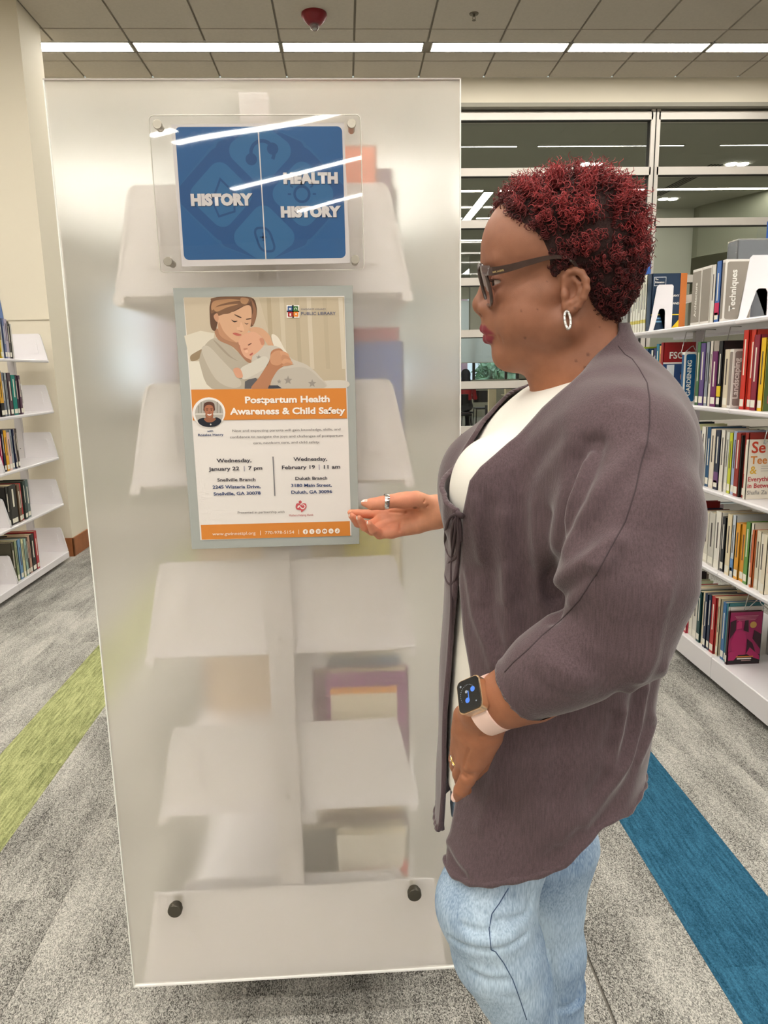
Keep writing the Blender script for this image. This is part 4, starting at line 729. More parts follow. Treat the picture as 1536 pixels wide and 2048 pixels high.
for s, a, b_, h, c, bo in (('Wednesday,', (306, 642), (596, 638), 0.0098, DK, 0.022), ('January 22', (242, 712), (496, 706), 0.0098, DK, 0.022), ('7 pm', (568, 704), (684, 702), 0.0098, DK, 0.022), ('Snellville Branch', (312, 800), (628, 796), 0.0086, DK, 0.02), ('2245 Wisteria Drive,', (272, 860), (670, 854), 0.0086, NAVY, 0.024), ('Snellville, GA 30078', (280, 916), (670, 908), 0.0086, NAVY, 0.024),
    ('Wednesday,', (944, 630), (1224, 626), 0.0098, DK, 0.022), ('February 19', (846, 698), (1120, 694), 0.0098, DK, 0.022), ('11 am', (1190, 694), (1326, 692), 0.0098, DK, 0.022), ('Duluth Branch', (958, 788), (1222, 784), 0.0086, DK, 0.02), ('3180 Main Street,', (922, 846), (1260, 842), 0.0086, NAVY, 0.024), ('Duluth, GA 30096', (924, 902), (1262, 896), 0.0086, NAVY, 0.024),
    ('Presented in partnership with', (480, 1068), (868, 1060), 0.0066, TXT, 0.0), ('www.gwinnettpl.org', (270, 1248), (628, 1240), 0.0088, (238, 226, 212), 0.0), ('770-978-5154', (706, 1238), (948, 1232), 0.0088, (238, 226, 212), 0.0), ('Mothers Helping Hands', (906, 1090), (1106, 1084), 0.0060, (180, 80, 84), 0.0)):
    ptext(s, a, b_, h, c, bo)
for x0, y0, x1, y1, w_, c in ((772, 594, 788, 920, 9, (120, 118, 122)), (533, 672, 535, 716, 4, NAVY), (1155, 660, 1157, 704, 4, NAVY), (668, 1208, 669, 1246, 4, (240, 232, 220)), (986, 1200, 987, 1238, 4, (240, 232, 220))):
    art('printed_rule', [(x0 - w_ / 2, y0), (x0 + w_ / 2, y0), (x1 + w_ / 2, y1), (x1 - w_ / 2, y1)], c, 26, P3)
# round portrait
el = lambda x, y, rx, ry, n=28: [(x + rx * math.cos(6.2832 * i / n), y + ry * math.sin(6.2832 * i / n)) for i in range(n)]
art('portrait_ring', el(241, 228, 136, 126), (236, 230, 226), 26, P3); art('portrait_ground', el(243, 234, 118, 114), (178, 172, 164), 28, P3)
art('portrait_shelf', [(130, 236), (356, 236), (356, 244), (128, 246)], (214, 210, 204), 29, P3)
for x in (150, 172, 196, 305, 330): art('portrait_book', [(x, 140 if x > 160 and x < 320 else 170), (x + 12, 140 if x > 160 and x < 320 else 170), (x + 12, 232), (x, 232)], (150, 144, 136), 29, P3)
art('portrait_dress', smo([(150, 290), (200, 272), (250, 300), (300, 268), (344, 292), (330, 322), (290, 344), (243, 349), (196, 342), (160, 320)]), (28, 32, 44), 30, P3)
art('portrait_neck', smo([(214, 240), (274, 240), (276, 272), (300, 280), (272, 306), (226, 308), (200, 284), (214, 270)]), (150, 96, 70), 31, P3)
art('portrait_hair', smo([(196, 190), (204, 152), (242, 138), (280, 150), (290, 186), (284, 215), (204, 218)]), (86, 52, 42), 32, P3)
art('portrait_face', smo([(204, 200), (216, 172), (244, 164), (270, 174), (280, 206), (272, 248), (246, 274), (218, 250)]), (170, 108, 80), 33, P3)
for x in (226, 262): art('portrait_eye', el(x, 208, 7, 3, 10), (40, 26, 22), 34, P3); art('portrait_brow', [(x - 10, 196), (x + 10, 194), (x + 10, 198), (x - 10, 200)], (60, 36, 28), 34, P3)
art('portrait_nose', el(245, 226, 6, 5, 10), (146, 88, 64), 34, P3); art('portrait_smile', smo([(228, 240), (246, 244), (264, 238), (256, 252), (236, 252)]), (236, 230, 226), 35, P3); art('portrait_pendant', el(256, 327, 6, 7, 10), (220, 216, 208), 35, P3)
# partner mark: a round head over a heart with a curl inside
HP = (196, 84, 90)
art('partner_mark', el(998, 971, 13, 13, 16), HP, 26, P3); art('partner_mark', smo([(960, 1010), (968, 984), (990, 982), (1004, 996), (1020, 982), (1044, 984), (1050, 1010), (1036, 1032), (1008, 1056), (1004, 1040), (980, 1036), (966, 1028)]), HP, 27, P3)
art('partner_curl', smo([(974, 1014), (990, 996), (1004, 1012), (1020, 1022), (1034, 1012), (1028, 996), (1012, 1000), (1020, 990), (1038, 996), (1040, 1014), (1022, 1030), (1004, 1024), (992, 1008), (984, 1020)]), (232, 224, 222), 28, P3)
for i, x in enumerate((1041, 1095, 1148, 1201, 1254, 1306)):
    y = 1217 - 1.4 * i; art('contact_icon', el(x, y, 21, 21, 20), (240, 232, 224), 26, P3); D = (178, 108, 44)
    def ic(pts): art('contact_glyph', [(x + a, y + b_) for a, b_ in pts], D, 28, P3)
    if i == 0: ic([(-2, 14), (-2, 0), (-7, 0), (-7, -4), (-2, -4), (0, -11), (8, -11), (8, -7), (3, -6), (3, -4), (8, -4), (7, 0), (3, 0), (3, 14)])
    elif i == 1: ic([(-9, -10), (-5, -10), (9, 10), (5, 10)]); ic([(6, -10), (9, -10), (-6, 10), (-9, 10)])
    elif i == 2: ic([(-10, -10), (10, -10), (10, -7), (-10, -7)]); ic([(-10, 7), (10, 7), (10, 10), (-10, 10)]); ic([(-10, -7), (-7, -7), (-7, 7), (-10, 7)]); ic([(7, -7), (10, -7), (10, 7), (7, 7)]); ic(el(0, 0, 4, 4, 10))
    elif i == 3: ic([(-12, -8), (12, -8), (12, 8), (-12, 8)]); art('contact_glyph', [(x - 3, y - 5), (x + 6, y), (x - 3, y + 5)], (240, 232, 224), 30, P3)
    elif i == 4: ic([(-9, -3), (-6, -3), (-6, 9), (-9, 9)]); ic([(-9, -9), (-6, -9), (-6, -6), (-9, -6)]); ic([(-2, -3), (1, -3), (1, 9), (-2, 9)]); ic([(1, -3), (8, -2), (9, 9), (6, 9), (5, 1), (1, 1)])
    else: ic([(0, -12), (4, -12), (8, -6), (8, -3), (4, -4), (4, 8), (-2, 12), (-8, 8), (-6, 2), (-1, 0), (-1, 4), (-4, 5), (-3, 8), (0, 7)])
# blue tape on the partition and a blue notice at the left
TAPE = mat('blue_tape', (66, 112, 196), 0.6)
for px, py, w_, h_, lb in ((1291, 537, 0.11, 0.14, 'blue tape square on the tall mullion behind the hair'), (1542, 462, 0.09, 0.22, 'blue tape strip on the glass at the right edge')):
    q = at(px, py, 7.455); tag(B().prism([(q[0] - w_ / 2, q[2] - h_ / 2), (q[0] + w_ / 2, q[2] - h_ / 2 + 0.02), (q[0] + w_ / 2, q[2] + h_ / 2), (q[0] - w_ / 2, q[2] + h_ / 2 - 0.02)], 7.452, 7.458).out('tape', TAPE), lb, 'tape')
q = at(0, 612, 5.96); tag(B().prism([(q[0] - 0.16, q[2] - 0.12), (q[0] + 0.016, q[2] - 0.12), (q[0] - 0.004, q[2] + 0.12), (q[0] - 0.16, q[2] + 0.12)], 5.962, 5.969).out('notice', mat('blue_notice', (96, 120, 170), 0.6)), 'slim blue notice on the pier above the left bookcase', 'notice')
# ================================================================ THE WOMAN
def A(px, py, Y): return np.array(at(px, py, Y), np.float64)
def nrm(v): return np.sqrt(np.einsum('ij,ij->i', v, v))
def sph(c, r): c = np.asarray(c, np.float32); return lambda P: nrm(P - c) - r
def ell(c, r):
    c = np.asarray(c, np.float32); r = np.asarray(r, np.float32)
    def f(P):
        q = P - c; k0 = nrm(q / r); k1 = nrm(q / (r * r)); return k0 * (k0 - 1) / np.maximum(k1, 1e-6)
    return f
def cap(a, b, ra, rb=None):
    a = np.asarray(a, np.float32); b = np.asarray(b, np.float32); rb = ra if rb is None else rb; d = b - a; dd = float(d @ d) or 1e-9
    def f(P):
        q = P - a; t = np.clip(q @ d / dd, 0, 1).astype(np.float32); return nrm(q - t[:, None] * d) - (ra + (rb - ra) * t)
    return f
def chain(pts, k=0.0):
    fs = [cap(p[:3], q[:3], p[3], q[3]) for p, q in zip(pts[:-1], pts[1:])]
    return U(fs, k)
def smin(a, b, k):
    if k <= 0: return np.minimum(a, b)
    h = np.maximum(k - np.abs(a - b), 0) / k; return np.minimum(a, b) - h * h * k * 0.25
def smax(a, b, k): return -smin(-a, -b, k)
def U(fs, k):
    def f(P):
        d = fs[0](P)
        for g_ in fs[1:]: d = smin(d, g_(P), k)
        return d
    return f
def SU(f, g_, k): return lambda P: smax(f(P), -g_(P), k)
def meshsdf(f, lo, hi, h, newton=1):
    """surface-nets polygoniser; only blocks near the surface are sampled finely"""
    lo = np.asarray(lo, float); n = (np.ceil((np.asarray(hi, float) - lo) / (4 * h)).astype(int)); N = n * 4 + 1
    g3 = np.stack(np.meshgrid(*[(np.arange(m) + 0.5) * 4 * h for m in n], indexing='ij'), -1).reshape(-1, 3) + lo
    fc = f(g3.astype(np.float32)).reshape(n); act = np.abs(fc) < 6.5 * h
    G = np.empty(N, np.float32); e = np.repeat(np.repeat(np.repeat(fc, 4, 0), 4, 1), 4, 2); G[:-1, :-1, :-1] = e; G[-1] = G[-2]; G[:, -1] = G[:, -2]; G[:, :, -1] = G[:, :, -2]
    M = np.zeros(N, bool)
    for i, j, k in np.argwhere(act): M[4 * i:4 * i + 5, 4 * j:4 * j + 5, 4 * k:4 * k + 5] = True
    ix = np.argwhere(M); Pm = (ix * h + lo).astype(np.float32)
    vals = np.concatenate([f(c) for c in np.array_split(Pm, max(1, len(Pm) // 200000))]); G[M] = vals
    S = G < 0; cnt = np.zeros(tuple(np.array(N) - 1), np.int8)
    for a in (0, 1):
        for b in (0, 1):
            for c in (0, 1): cnt += S[a:N[0] - 1 + a, b:N[1] - 1 + b, c:N[2] - 1 + c]
    cells = np.argwhere((cnt > 0) & (cnt < 8)); idx = -np.ones(cnt.shape, np.int32); idx[tuple(cells.T)] = np.arange(len(cells))
    acc = np.zeros((len(cells), 3)); ne = np.zeros(len(cells))
    cor = [(a, b, c) for a in (0, 1) for b in (0, 1) for c in (0, 1)]
    for p in cor:
        for ax in range(3):
            if p[ax]: continue
            q = list(p); q[ax] = 1; g0 = G[tuple((cells + p).T)]; g1 = G[tuple((cells + q).T)]; cr = (g0 < 0) != (g1 < 0)
            t = np.where(cr, g0 / np.where(g0 == g1, 1, g0 - g1), 0); pos = np.tile(np.array(p, float), (len(cells), 1)); pos[:, ax] += t; acc += pos * cr[:, None]; ne += cr
    V = (cells + acc / np.maximum(ne, 1)[:, None]) * h + lo; F = []
    for ax in range(3):
        b, c = [(1, 2), (2, 0), (0, 1)][ax]; s0 = [slice(None)] * 3; s1 = [slice(None)] * 3; s0[ax] = slice(0, -1); s1[ax] = slice(1, None)
        ch = np.argwhere(S[tuple(s0)] != S[tuple(s1)]); ch = ch[(ch[:, b] > 0) & (ch[:, c] > 0) & (ch[:, b] < N[b] - 1) & (ch[:, c] < N[c] - 1)]
        ins = S[tuple(ch.T)]
        def cid(db, dc): q = ch.copy(); q[:, b] -= db; q[:, c] -= dc; return idx[tuple(q.T)]
        Q = np.stack([cid(1, 1), cid(0, 1), cid(0, 0), cid(1, 0)], 1); Q[~ins] = Q[~ins][:, ::-1]; F.append(Q)
    F = np.concatenate(F)
    for _ in range(newton):
        Vf = V.astype(np.float32); d = f(Vf); e = h * 0.5; gr = np.stack([(f(Vf + np.eye(3, dtype=np.float32)[i] * e) - f(Vf - np.eye(3, dtype=np.float32)[i] * e)) / (2 * e) for i in range(3)], 1)
        g2 = np.maximum((gr ** 2).sum(1), 0.5); st = np.clip(d / g2, -h * 0.5, h * 0.5); V = V - gr * st[:, None]
    return V, F
def normals(f, V, e=0.002):
    Vf = V.astype(np.float32); gr = np.stack([f(Vf + np.eye(3, dtype=np.float32)[i] * e) - f(Vf - np.eye(3, dtype=np.float32)[i] * e) for i in range(3)], 1); return gr / np.maximum(nrm(gr), 1e-6)[:, None]
CAMP = np.array([0, 0, CAMH])
def trace(f, px, py, t0=0.45, t1=1.9, steps=260):
    """where the sight line through a photo pixel first meets a surface (closest approach if it misses)"""
    d = ROT @ np.array([px - 768.0, py - 1024.0, FPX]); d /= np.linalg.norm(d); ts = np.linspace(t0, t1, steps); P = (CAMP + ts[:, None] * d).astype(np.float32); v = f(P)
    i = np.argmax(v < 0) if (v < 0).any() else int(np.argmin(v))
    if v[i] < 0 and i > 0:
        a, b = ts[i - 1], ts[i]
        for _ in range(12):
            m = (a + b) / 2
            if f((CAMP + m * d)[None].astype(np.float32))[0] < 0: b = m
            else: a = m
        return CAMP + a * d
    return CAMP + ts[i] * d
def seglist(pl): return [(np.asarray(a), np.asarray(b)) for a, b in zip(pl[:-1], pl[1:])]
def polydist(P, pl):
    d = np.full(len(P), 9.0); 
    for a, b in seglist(pl):
        v = b - a; t = np.clip((P - a) @ v / max(v @ v, 1e-9), 0, 1); d = np.minimum(d, nrm(P - a - t[:, None] * v))
    return d
C1 = lambda X, Y: (860 + X / 2.844, 660 + Y / 2.844)      # measurement frames of the enlarged crops
C2 = lambda X, Y: (860 + X / 2.844, 1140 + Y / 2.844)
C3 = lambda X, Y: (840 + X / 3.339, 1600 + Y / 3.339)
HM = 0.96; HK = 0.00064
TURN = math.radians(11); HN = np.array([math.sin(TURN), math.cos(TURN), 0.0])     # the head looks a little away from the camera
HC = A(1130, 560, HM)
def Hd(px, py, dy=0.0):
    """point of the head: measured on the near side at its own depth, mirrored for the far side (dy > 0)"""
    d = ROT @ np.array([px - 768.0, py - 1024.0, FPX]); o = np.array([0, 0, CAMH]); t = (-abs(dy) + (HC - o) @ HN) / (d @ HN); p = o + d * t
    return p + (2 * dy * HN if dy > 0 else 0.0)
def two(fn): return [fn(1), fn(-1)]
skull = U([ell(Hd(1112, 494), (0.088, 0.073, 0.071)), ell(Hd(1040, 505), (0.0435, 0.054, 0.062)), ell(Hd(1150, 550), (0.062, 0.066, 0.075))], 0.03)
face = U([ell(Hd(1056, 600), (0.049, 0.055, 0.085)), ell(Hd(1003, 642), (0.026, 0.030, 0.034)), ell(Hd(1024, 690), (0.021, 0.026, 0.028)), sph(Hd(1012, 712), 0.0155)]
    + two(lambda s: cap(Hd(1022, 704, s * 0.010), Hd(1128, 650, s * 0.046), 0.019, 0.024)) + two(lambda s: ell(Hd(1050, 640, s * 0.030), (0.036, 0.030, 0.038))) + two(lambda s: ell(Hd(1088, 622, s * 0.046), (0.038, 0.018, 0.040))) + two(lambda s: cap(Hd(1006, 588, s * 0.036), Hd(1090, 588, s * 0.054), 0.010, 0.012)), 0.012)
neckf = U([cap(Hd(1152, 640), Hd(1166, 770, 0.01), 0.053, 0.058), ell(Hd(1062, 711), (0.040, 0.040, 0.0205)), cap(Hd(1166, 760, 0.01), Hd(1180, 850, 0.02), 0.060, 0.085)], 0.03)
head = U([skull, face, neckf], 0.015)
head = U([head] + two(lambda s: cap(Hd(982, 529, s * 0.006), Hd(1000, 522, s * 0.040), 0.008, 0.007)), 0.012)
for s in (1, -1): head = SU(head, sph(Hd(981, 562, s * 0.032), 0.0125), 0.012)
nose = U([cap(Hd(975, 556), Hd(962, 601), 0.0055, 0.0085), sph(Hd(960, 611), 0.0098), cap(Hd(964, 620), Hd(980, 628), 0.0055, 0.007)] + two(lambda s: ell(Hd(973, 617, s * 0.0115), (0.0105, 0.0068, 0.0085))), 0.007)
head = U([head, nose], 0.009)
for s in (1, -1): head = SU(head, ell(Hd(968, 629, s * 0.0072), (0.0052, 0.0032, 0.0034)), 0.003)
ulip = U([cap(Hd(969, 657), Hd(974, 659, s * 0.012), 0.0058, 0.0052) for s in (1, -1)] + [cap(Hd(974, 659, s * 0.012), Hd(991, 667, s * 0.0235), 0.0052, 0.0024) for s in (1, -1)], 0.003)
llip = U([cap(Hd(976, 677), Hd(981, 676, s * 0.011), 0.0064, 0.0056) for s in (1, -1)] + [cap(Hd(981, 676, s * 0.011), Hd(992, 669, s * 0.0225), 0.0056, 0.0024) for s in (1, -1)], 0.003)
head = U([head, ulip, llip], 0.0035)
for s in (1, -1): head = SU(head, cap(Hd(966, 666), Hd(994, 667.5, s * 0.025), 0.0012, 0.0010), 0.0022)
EYE = [Hd(1003, 563, s * 0.0305) for s in (-1, 1)]
def lids(P):
    d = np.full(len(P), 9.0, np.float32)
    for c in EYE:
        q = P - c.astype(np.float32); sp = nrm(q) - 0.0138; zz = q[:, 2] + 0.0012 - 0.06 * q[:, 0]
        opn = np.maximum(np.abs(zz) - (0.0036 - 0.10 * np.abs(q[:, 1])), q[:, 0] + 0.002)
        d = np.minimum(d, smax(sp, -opn, 0.001))
    return d
head0 = head
head = lambda P: smin(head0(P), lids(P), 0.005)
for s in (1, -1): head = SU(head, chain([(*Hd(986, 630, s * 0.021), 0.0002), (*Hd(1000, 655, s * 0.033), 0.0004), (*Hd(1002, 684, s * 0.034), 0.0001)]), 0.005)
def ear(s):
    E = lambda px, py, dy: Hd(px, py, s * dy)
    o = 0.068 if s < 0 else 0.068
    base = U([ell(E(1149, 578, o - 0.001), (0.0165, 0.0065, 0.0245)), ell(E(1139, 614, o), (0.0095, 0.0050, 0.0105))], 0.008)
    hel = chain([(*E(1131, 572, o), 0.0030), (*E(1130, 556, o + .002), 0.0036), (*E(1138, 545, o + .005), 0.0038), (*E(1150, 541, o + .008), 0.0040), (*E(1163, 546, o + .011), 0.0042), (*E(1172, 561, o + .012), 0.0042), (*E(1173, 578, o + .012), 0.0042), (*E(1167, 596, o + .010), 0.0040), (*E(1157, 612, o + .006), 0.0040), (*E(1144, 622, o + .003), 0.0042)], 0.002)
    ant = chain([(*E(1148, 557, o + .005), 0.0026), (*E(1158, 568, o + .007), 0.0028), (*E(1160, 585, o + .007), 0.0030), (*E(1152, 600, o + .005), 0.0030), (*E(1143, 606, o + .005), 0.003)], 0.002)
    trg = ell(E(1130, 590, o + .004), (0.0045, 0.0042, 0.0065))
    e = U([base, hel], 0.004); e = SU(e, ell(E(1144, 584, o + .009), (0.0085, 0.0075, 0.0125)), 0.004); return U([e, ant, trg], 0.003)
head = U([head, ear(-1), ear(1)], 0.004)
# ---------------------------------------------------------------- arms and hands
DN = -0.018                                     # the lowered arm hangs this much nearer the camera
K1 = lambda L: chain([(*A(a, b, y), r) for a, b, y, r in L], 0.0)
def kk(L, k): return chain([(*A(a, b, y), r) for a, b, y, r in L], k)
# far (right) hand, palm up beside the poster
meta = U([kk([(872, 1010, 1.280, 0.015), (830, 1012, 1.285, 0.013), (768, 1024, 1.300, 0.0105)], 0), kk([(872, 1020, 1.280, 0.016), (825, 1026, 1.290, 0.014), (766, 1040, 1.292, 0.0108)], 0),
          kk([(872, 1032, 1.275, 0.016), (828, 1042, 1.283, 0.014), (771, 1054, 1.279, 0.0105)], 0), kk([(868, 1040, 1.270, 0.015), (835, 1052, 1.272, 0.0145), (784, 1064, 1.264, 0.0105)], 0), kk([(862, 1008, 1.268, 0.014), (832, 1000, 1.258, 0.0165), (802, 1001, 1.252, 0.0135)], 0)], 0.012)
th = kk([(812, 1000, 1.254, 0.0135), (786, 1002, 1.248, 0.0122), (765, 1006, 1.246, 0.0122), (744, 1008, 1.248, 0.0105), (729, 1006, 1.250, 0.0062)], 0.002)
fi = kk([(768, 1024, 1.300, 0.0100), (738, 1028, 1.312, 0.0086), (716, 1027, 1.304, 0.0078), (701, 1025, 1.292, 0.0055)], 0.002)
fm = kk([(766, 1040, 1.292, 0.0104), (737, 1051, 1.300, 0.0090), (716, 1046, 1.286, 0.0082), (703, 1032, 1.272, 0.0056)], 0.002)
fr_ = kk([(771, 1054, 1.279, 0.0100), (744, 1061, 1.282, 0.0090), (729, 1053, 1.266, 0.0082), (718, 1037, 1.254, 0.0056)], 0.002)
fl = kk([(784, 1064, 1.264, 0.0098), (759, 1069, 1.262, 0.0084), (746, 1060, 1.248, 0.0076), (738, 1047, 1.240, 0.0052)], 0.002)
fingers = U([fi, fm, fr_, fl], 0.0015)
handF = lambda P: smin(smin(meta(P), fingers(P), 0.008), th(P), 0.006)
armF = kk([(1000, 1010, 1.24, 0.040), (930, 1016, 1.262, 0.031), (884, 1023, 1.276, 0.0245), (868, 1024, 1.278, 0.023)], 0.01)
handF = U([handF, armF], 0.016)
for pl in ([(856, 1012), (832, 1020), (806, 1026), (780, 1024)], [(812, 1024), (800, 1040), (798, 1062)], [(850, 1000), (836, 1018), (812, 1026)]):
    pts = [trace(handF, x, y, 1.0, 1.7) for x, y in pl]; handF = SU(handF, chain([(*p, 0.0009) for p in pts]), 0.0035)
kn_ = lambda L, k: chain([(*A(a, b, y + DN), r) for a, b, y, r in L], k)
# near (left) hand, resting on the thigh
hb = U([kn_([(986, 1428, 0.770, 0.0140), (972, 1470, 0.770, 0.0135), (949, 1524, 0.782, 0.0112)], 0), kn_([(968, 1428, 0.775, 0.0155), (955, 1475, 0.778, 0.0140), (934, 1520, 0.795, 0.0110)], 0), kn_([(948, 1430, 0.785, 0.0155), (938, 1470, 0.790, 0.0135), (924, 1510, 0.812, 0.0105)], 0),
        kn_([(930, 1432, 0.797, 0.0140), (922, 1462, 0.805, 0.0120), (917, 1498, 0.826, 0.0100)], 0), kn_([(990, 1440, 0.772, 0.0120), (985, 1475, 0.772, 0.0115), (966, 1512, 0.780, 0.0095)], 0)], 0.010)
ix = kn_([(949, 1526, 0.784, 0.0112), (935, 1557, 0.788, 0.0096), (922, 1580, 0.794, 0.0086), (912, 1594, 0.800, 0.0058)], 0.002)
md = kn_([(934, 1520, 0.797, 0.0105), (920, 1548, 0.815, 0.0092), (924, 1570, 0.835, 0.0080), (934, 1580, 0.85, 0.0060)], 0.002)
rg = kn_([(923, 1508, 0.815, 0.0100), (914, 1532, 0.838, 0.0088), (920, 1552, 0.858, 0.0078), (930, 1560, 0.87, 0.006)], 0.002)
pk = kn_([(917, 1498, 0.830, 0.0095), (910, 1518, 0.855, 0.0080), (918, 1536, 0.872, 0.0070), (926, 1542, 0.88, 0.0055)], 0.002)
tb = kn_([(985, 1450, 0.785, 0.0130), (978, 1490, 0.805, 0.0110), (962, 1530, 0.825, 0.0098), (950, 1550, 0.84, 0.0070)], 0.002)
fing2 = U([ix, md, rg, pk, tb], 0.0015)
armN = kn_([(1160, 1320, 0.735, 0.044), (1060, 1375, 0.748, 0.036), (1015, 1396, 0.758, 0.0305), (968, 1414, 0.772, 0.0255)], 0.01)
handN = lambda P: smin(smin(hb(P), fing2(P), 0.006), armN(P), 0.016)
for pl in ([(963, 1474), (975, 1470), (988, 1462)], [(926, 1551), (934, 1556), (943, 1553)], [(929, 1546), (937, 1550), (945, 1548)], [(938, 1500), (932, 1516), (928, 1532)]):
    pts = [trace(handN, x, y, 0.5, 1.1) for x, y in pl]; handN = SU(handN, chain([(*p, 0.0007) for p in pts]), 0.004)
# ---------------------------------------------------------------- torso shape shared by the clothes
TY = 0.985
def rows_sdf(R, p=2.1):
    """stack of super-ellipse sections; R rows: (pixel y, front pixel x, back pixel x, half width, centre Y)"""
    z = []; cx = []; rx = []; ry = []; cy = []
    for py, fx, bx, hw, yc in R:
        a = A(fx, py, yc); b = A(bx, py, yc); z.append((a[2] + b[2]) / 2); cx.append((a[0] + b[0]) / 2); rx.append((b[0] - a[0]) / 2); ry.append(hw); cy.append(yc)
    z, cx, rx, ry, cy = [np.array(v)[::-1] for v in (z, cx, rx, ry, cy)]
    zz = np.linspace(z[0], z[-1], 160)
    def sm(v):
        q = np.interp(zz, z, v); k = np.hanning(13); k /= k.sum(); return np.convolve(np.pad(q, 6, 'edge'), k, 'valid')
    T = [sm(v) for v in (cx, rx, ry, cy)]
    def f(P):
        z_ = P[:, 2]; c, a, b, y = [np.interp(z_, zz, t).astype(np.float32) for t in T]
        u = np.abs(P[:, 0] - c) / a; v = np.abs(P[:, 1] - y) / b; r = (u ** p + v ** p + 1e-9) ** (1 / p); d = (r - 1) * np.minimum(a, b) * 1.0
        return np.maximum(np.maximum(d, z_ - zz[-1]), zz[0] - z_).astype(np.float32)
    return f
TR = [(650, 1150, 1246, 0.050, 0.97), (690, 1140, 1260, 0.060, 0.97), (720, 1110, 1290, 0.085, 0.975), (750, 1075, 1312, 0.130, 0.98), (790, 1020, 1332, 0.175, 0.985), (840, 965, 1350, 0.195, 0.985), (900, 925, 1362, 0.20, 0.985), (980, 900, 1362, 0.198, 0.985), (1060, 893, 1350, 0.190, 0.985),
      (1150, 890, 1335, 0.178, 0.985), (1250, 888, 1312, 0.172, 0.98), (1350, 884, 1288, 0.172, 0.975), (1450, 880, 1270, 0.178, 0.97), (1550, 876, 1252, 0.184, 0.97), (1650, 874, 1226, 0.188, 0.97), (1760, 874, 1200, 0.188, 0.97), (1900, 880, 1180, 0.188, 0.97)]
base_t = rows_sdf(TR)
bust = [ell(A(975, 985, 0.915), (0.062, 0.070, 0.082)), ell(A(962, 975, 1.060), (0.062, 0.070, 0.080))]
torso = U([base_t] + bust, 0.035)
tee = lambda P: torso(P) + 0.013
sleeveN = U([kk([(1215, 850, 0.86, 0.070), (1248, 900, 0.795, 0.072), (1262, 1030, 0.745, 0.071), (1250, 1160, 0.718, 0.066), (1232, 1268, 0.712, 0.055), (1140, 1318, 0.712, 0.045), (1090, 1345, 0.722, 0.040), (1034, 1384, 0.737, 0.0345)], 0.02), kk([(1190, 900, 0.84, 0.055), (1185, 1070, 0.79, 0.05)], 0)], 0.04)
sleeveF = kk([(1130, 850, 1.12, 0.075), (1090, 960, 1.19, 0.07), (1010, 1050, 1.23, 0.055), (960, 1030, 1.25, 0.045)], 0.02)
thighC = kk([(1010, 1690, 0.89, 0.066), (976, 1800, 0.878, 0.069)], 0)
body_c = lambda P: smin(smin(smin(torso(P), sleeveN(P), 0.035), sleeveF(P), 0.03), thighC(P), 0.05)
# opening of the cardigan, taken as 3-D curves on the torso
nearE = [(1236, 668), (1200, 705)] + [C1(*q) for q in ((795, 310), (640, 440), (480, 610), (370, 710), (290, 780), (230, 860), (207, 960), (188, 1040))] + [(922, 1080), (921, 1170), (929, 1270), (940, 1340), (944, 1400), (935, 1480), (918, 1560), (905, 1640), (893, 1700), (890, 1760)]
farE = [(1236, 668), (1110, 712)] + [C1(*q) for q in ((600, 275), (530, 385), (440, 480), (300, 600), (210, 690), (168, 800), (158, 900), (168, 1000), (182, 1040))] + [(914, 1080), (908, 1140), (906, 1250), (906, 1350), (906, 1450), (905, 1560), (904, 1640), (903, 1700), (903, 1760)]
Sv = torso
nP = np.array([trace(Sv, *q) for q in nearE]); fP = np.array([trace(Sv, *q) for q in farE])
MIDY = TY - 0.005
fP[:, 1] = np.maximum(fP[:, 1], MIDY + 0.012)
def interp_z(P3, k):
    o = np.argsort(P3[:, 2]); return lambda z: np.interp(z, P3[o, 2], P3[o, k])
nX, nY, fX, fY = interp_z(nP, 0), interp_z(nP, 1), interp_z(fP, 0), interp_z(fP, 1)
ZS = float(nP[6][2]); ZF = float(fP[6][2])
_pg = np.array(nearE + [(600, 1760), (600, 500), (1236, 500)], float); _pc = [_pg[:len(nearE)]]
def opening(P):
    """negative inside the open front and neck of the cardigan; the near edge follows the curve measured on the garment"""
    z = P[:, 2]; x = P[:, 0]; y = P[:, 1]; out = np.ones(len(P), np.float32)
    m = (y < 1.25) & (x < nX(z) + 0.08) & (z > 0.7)
    if not m.any(): return out
    Q = P[m].astype(np.float64); v = (Q - CAMP) @ ROT; u = 768 + FPX * v[:, 0] / v[:, 2]; w_ = 1024 + FPX * v[:, 1] / v[:, 2]
    c = np.zeros(len(Q), bool); d = np.full(len(Q), 9e3); n = len(_pg); j = n - 1
    for i in range(n):
        (xi, yi), (xj, yj) = _pg[i], _pg[j]; c ^= ((yi > w_) != (yj > w_)) & (u < (xj - xi) * (w_ - yi) / (yj - yi + 1e-9) + xi)
        if 0 < i < len(nearE):
            ex, ey = xi - xj, yi - yj; t_ = np.clip(((u - xj) * ex + (w_ - yj) * ey) / (ex * ex + ey * ey), 0, 1); d = np.minimum(d, np.hypot(u - xj - t_ * ex, w_ - yj - t_ * ey))
        j = i
    sd = np.where(c, -d, d) * 0.0006; yq, zq, xq = Q[:, 1], Q[:, 2], Q[:, 0]
    fy = np.interp(zq, [0.7, 1.0, 1.1, 1.2, 1.27, 1.290, 1.31, 1.34], [0.950, 0.948, 0.945, 0.925, 0.880, 0.872, 0.92, 0.992]) + 0.06 * np.clip((zq - 1.375) / 0.05, 0, 1) + 0.16 * np.clip((zq - 1.42) / 0.06, 0, 1)
    dn = np.where(yq < MIDY + 0.02, sd, -1); df_ = np.maximum(yq - fy, np.where(yq < MIDY, xq - nX(zq) - 0.06, xq - nX(zq) - 0.015))
    out[m] = np.maximum(dn, df_); return out
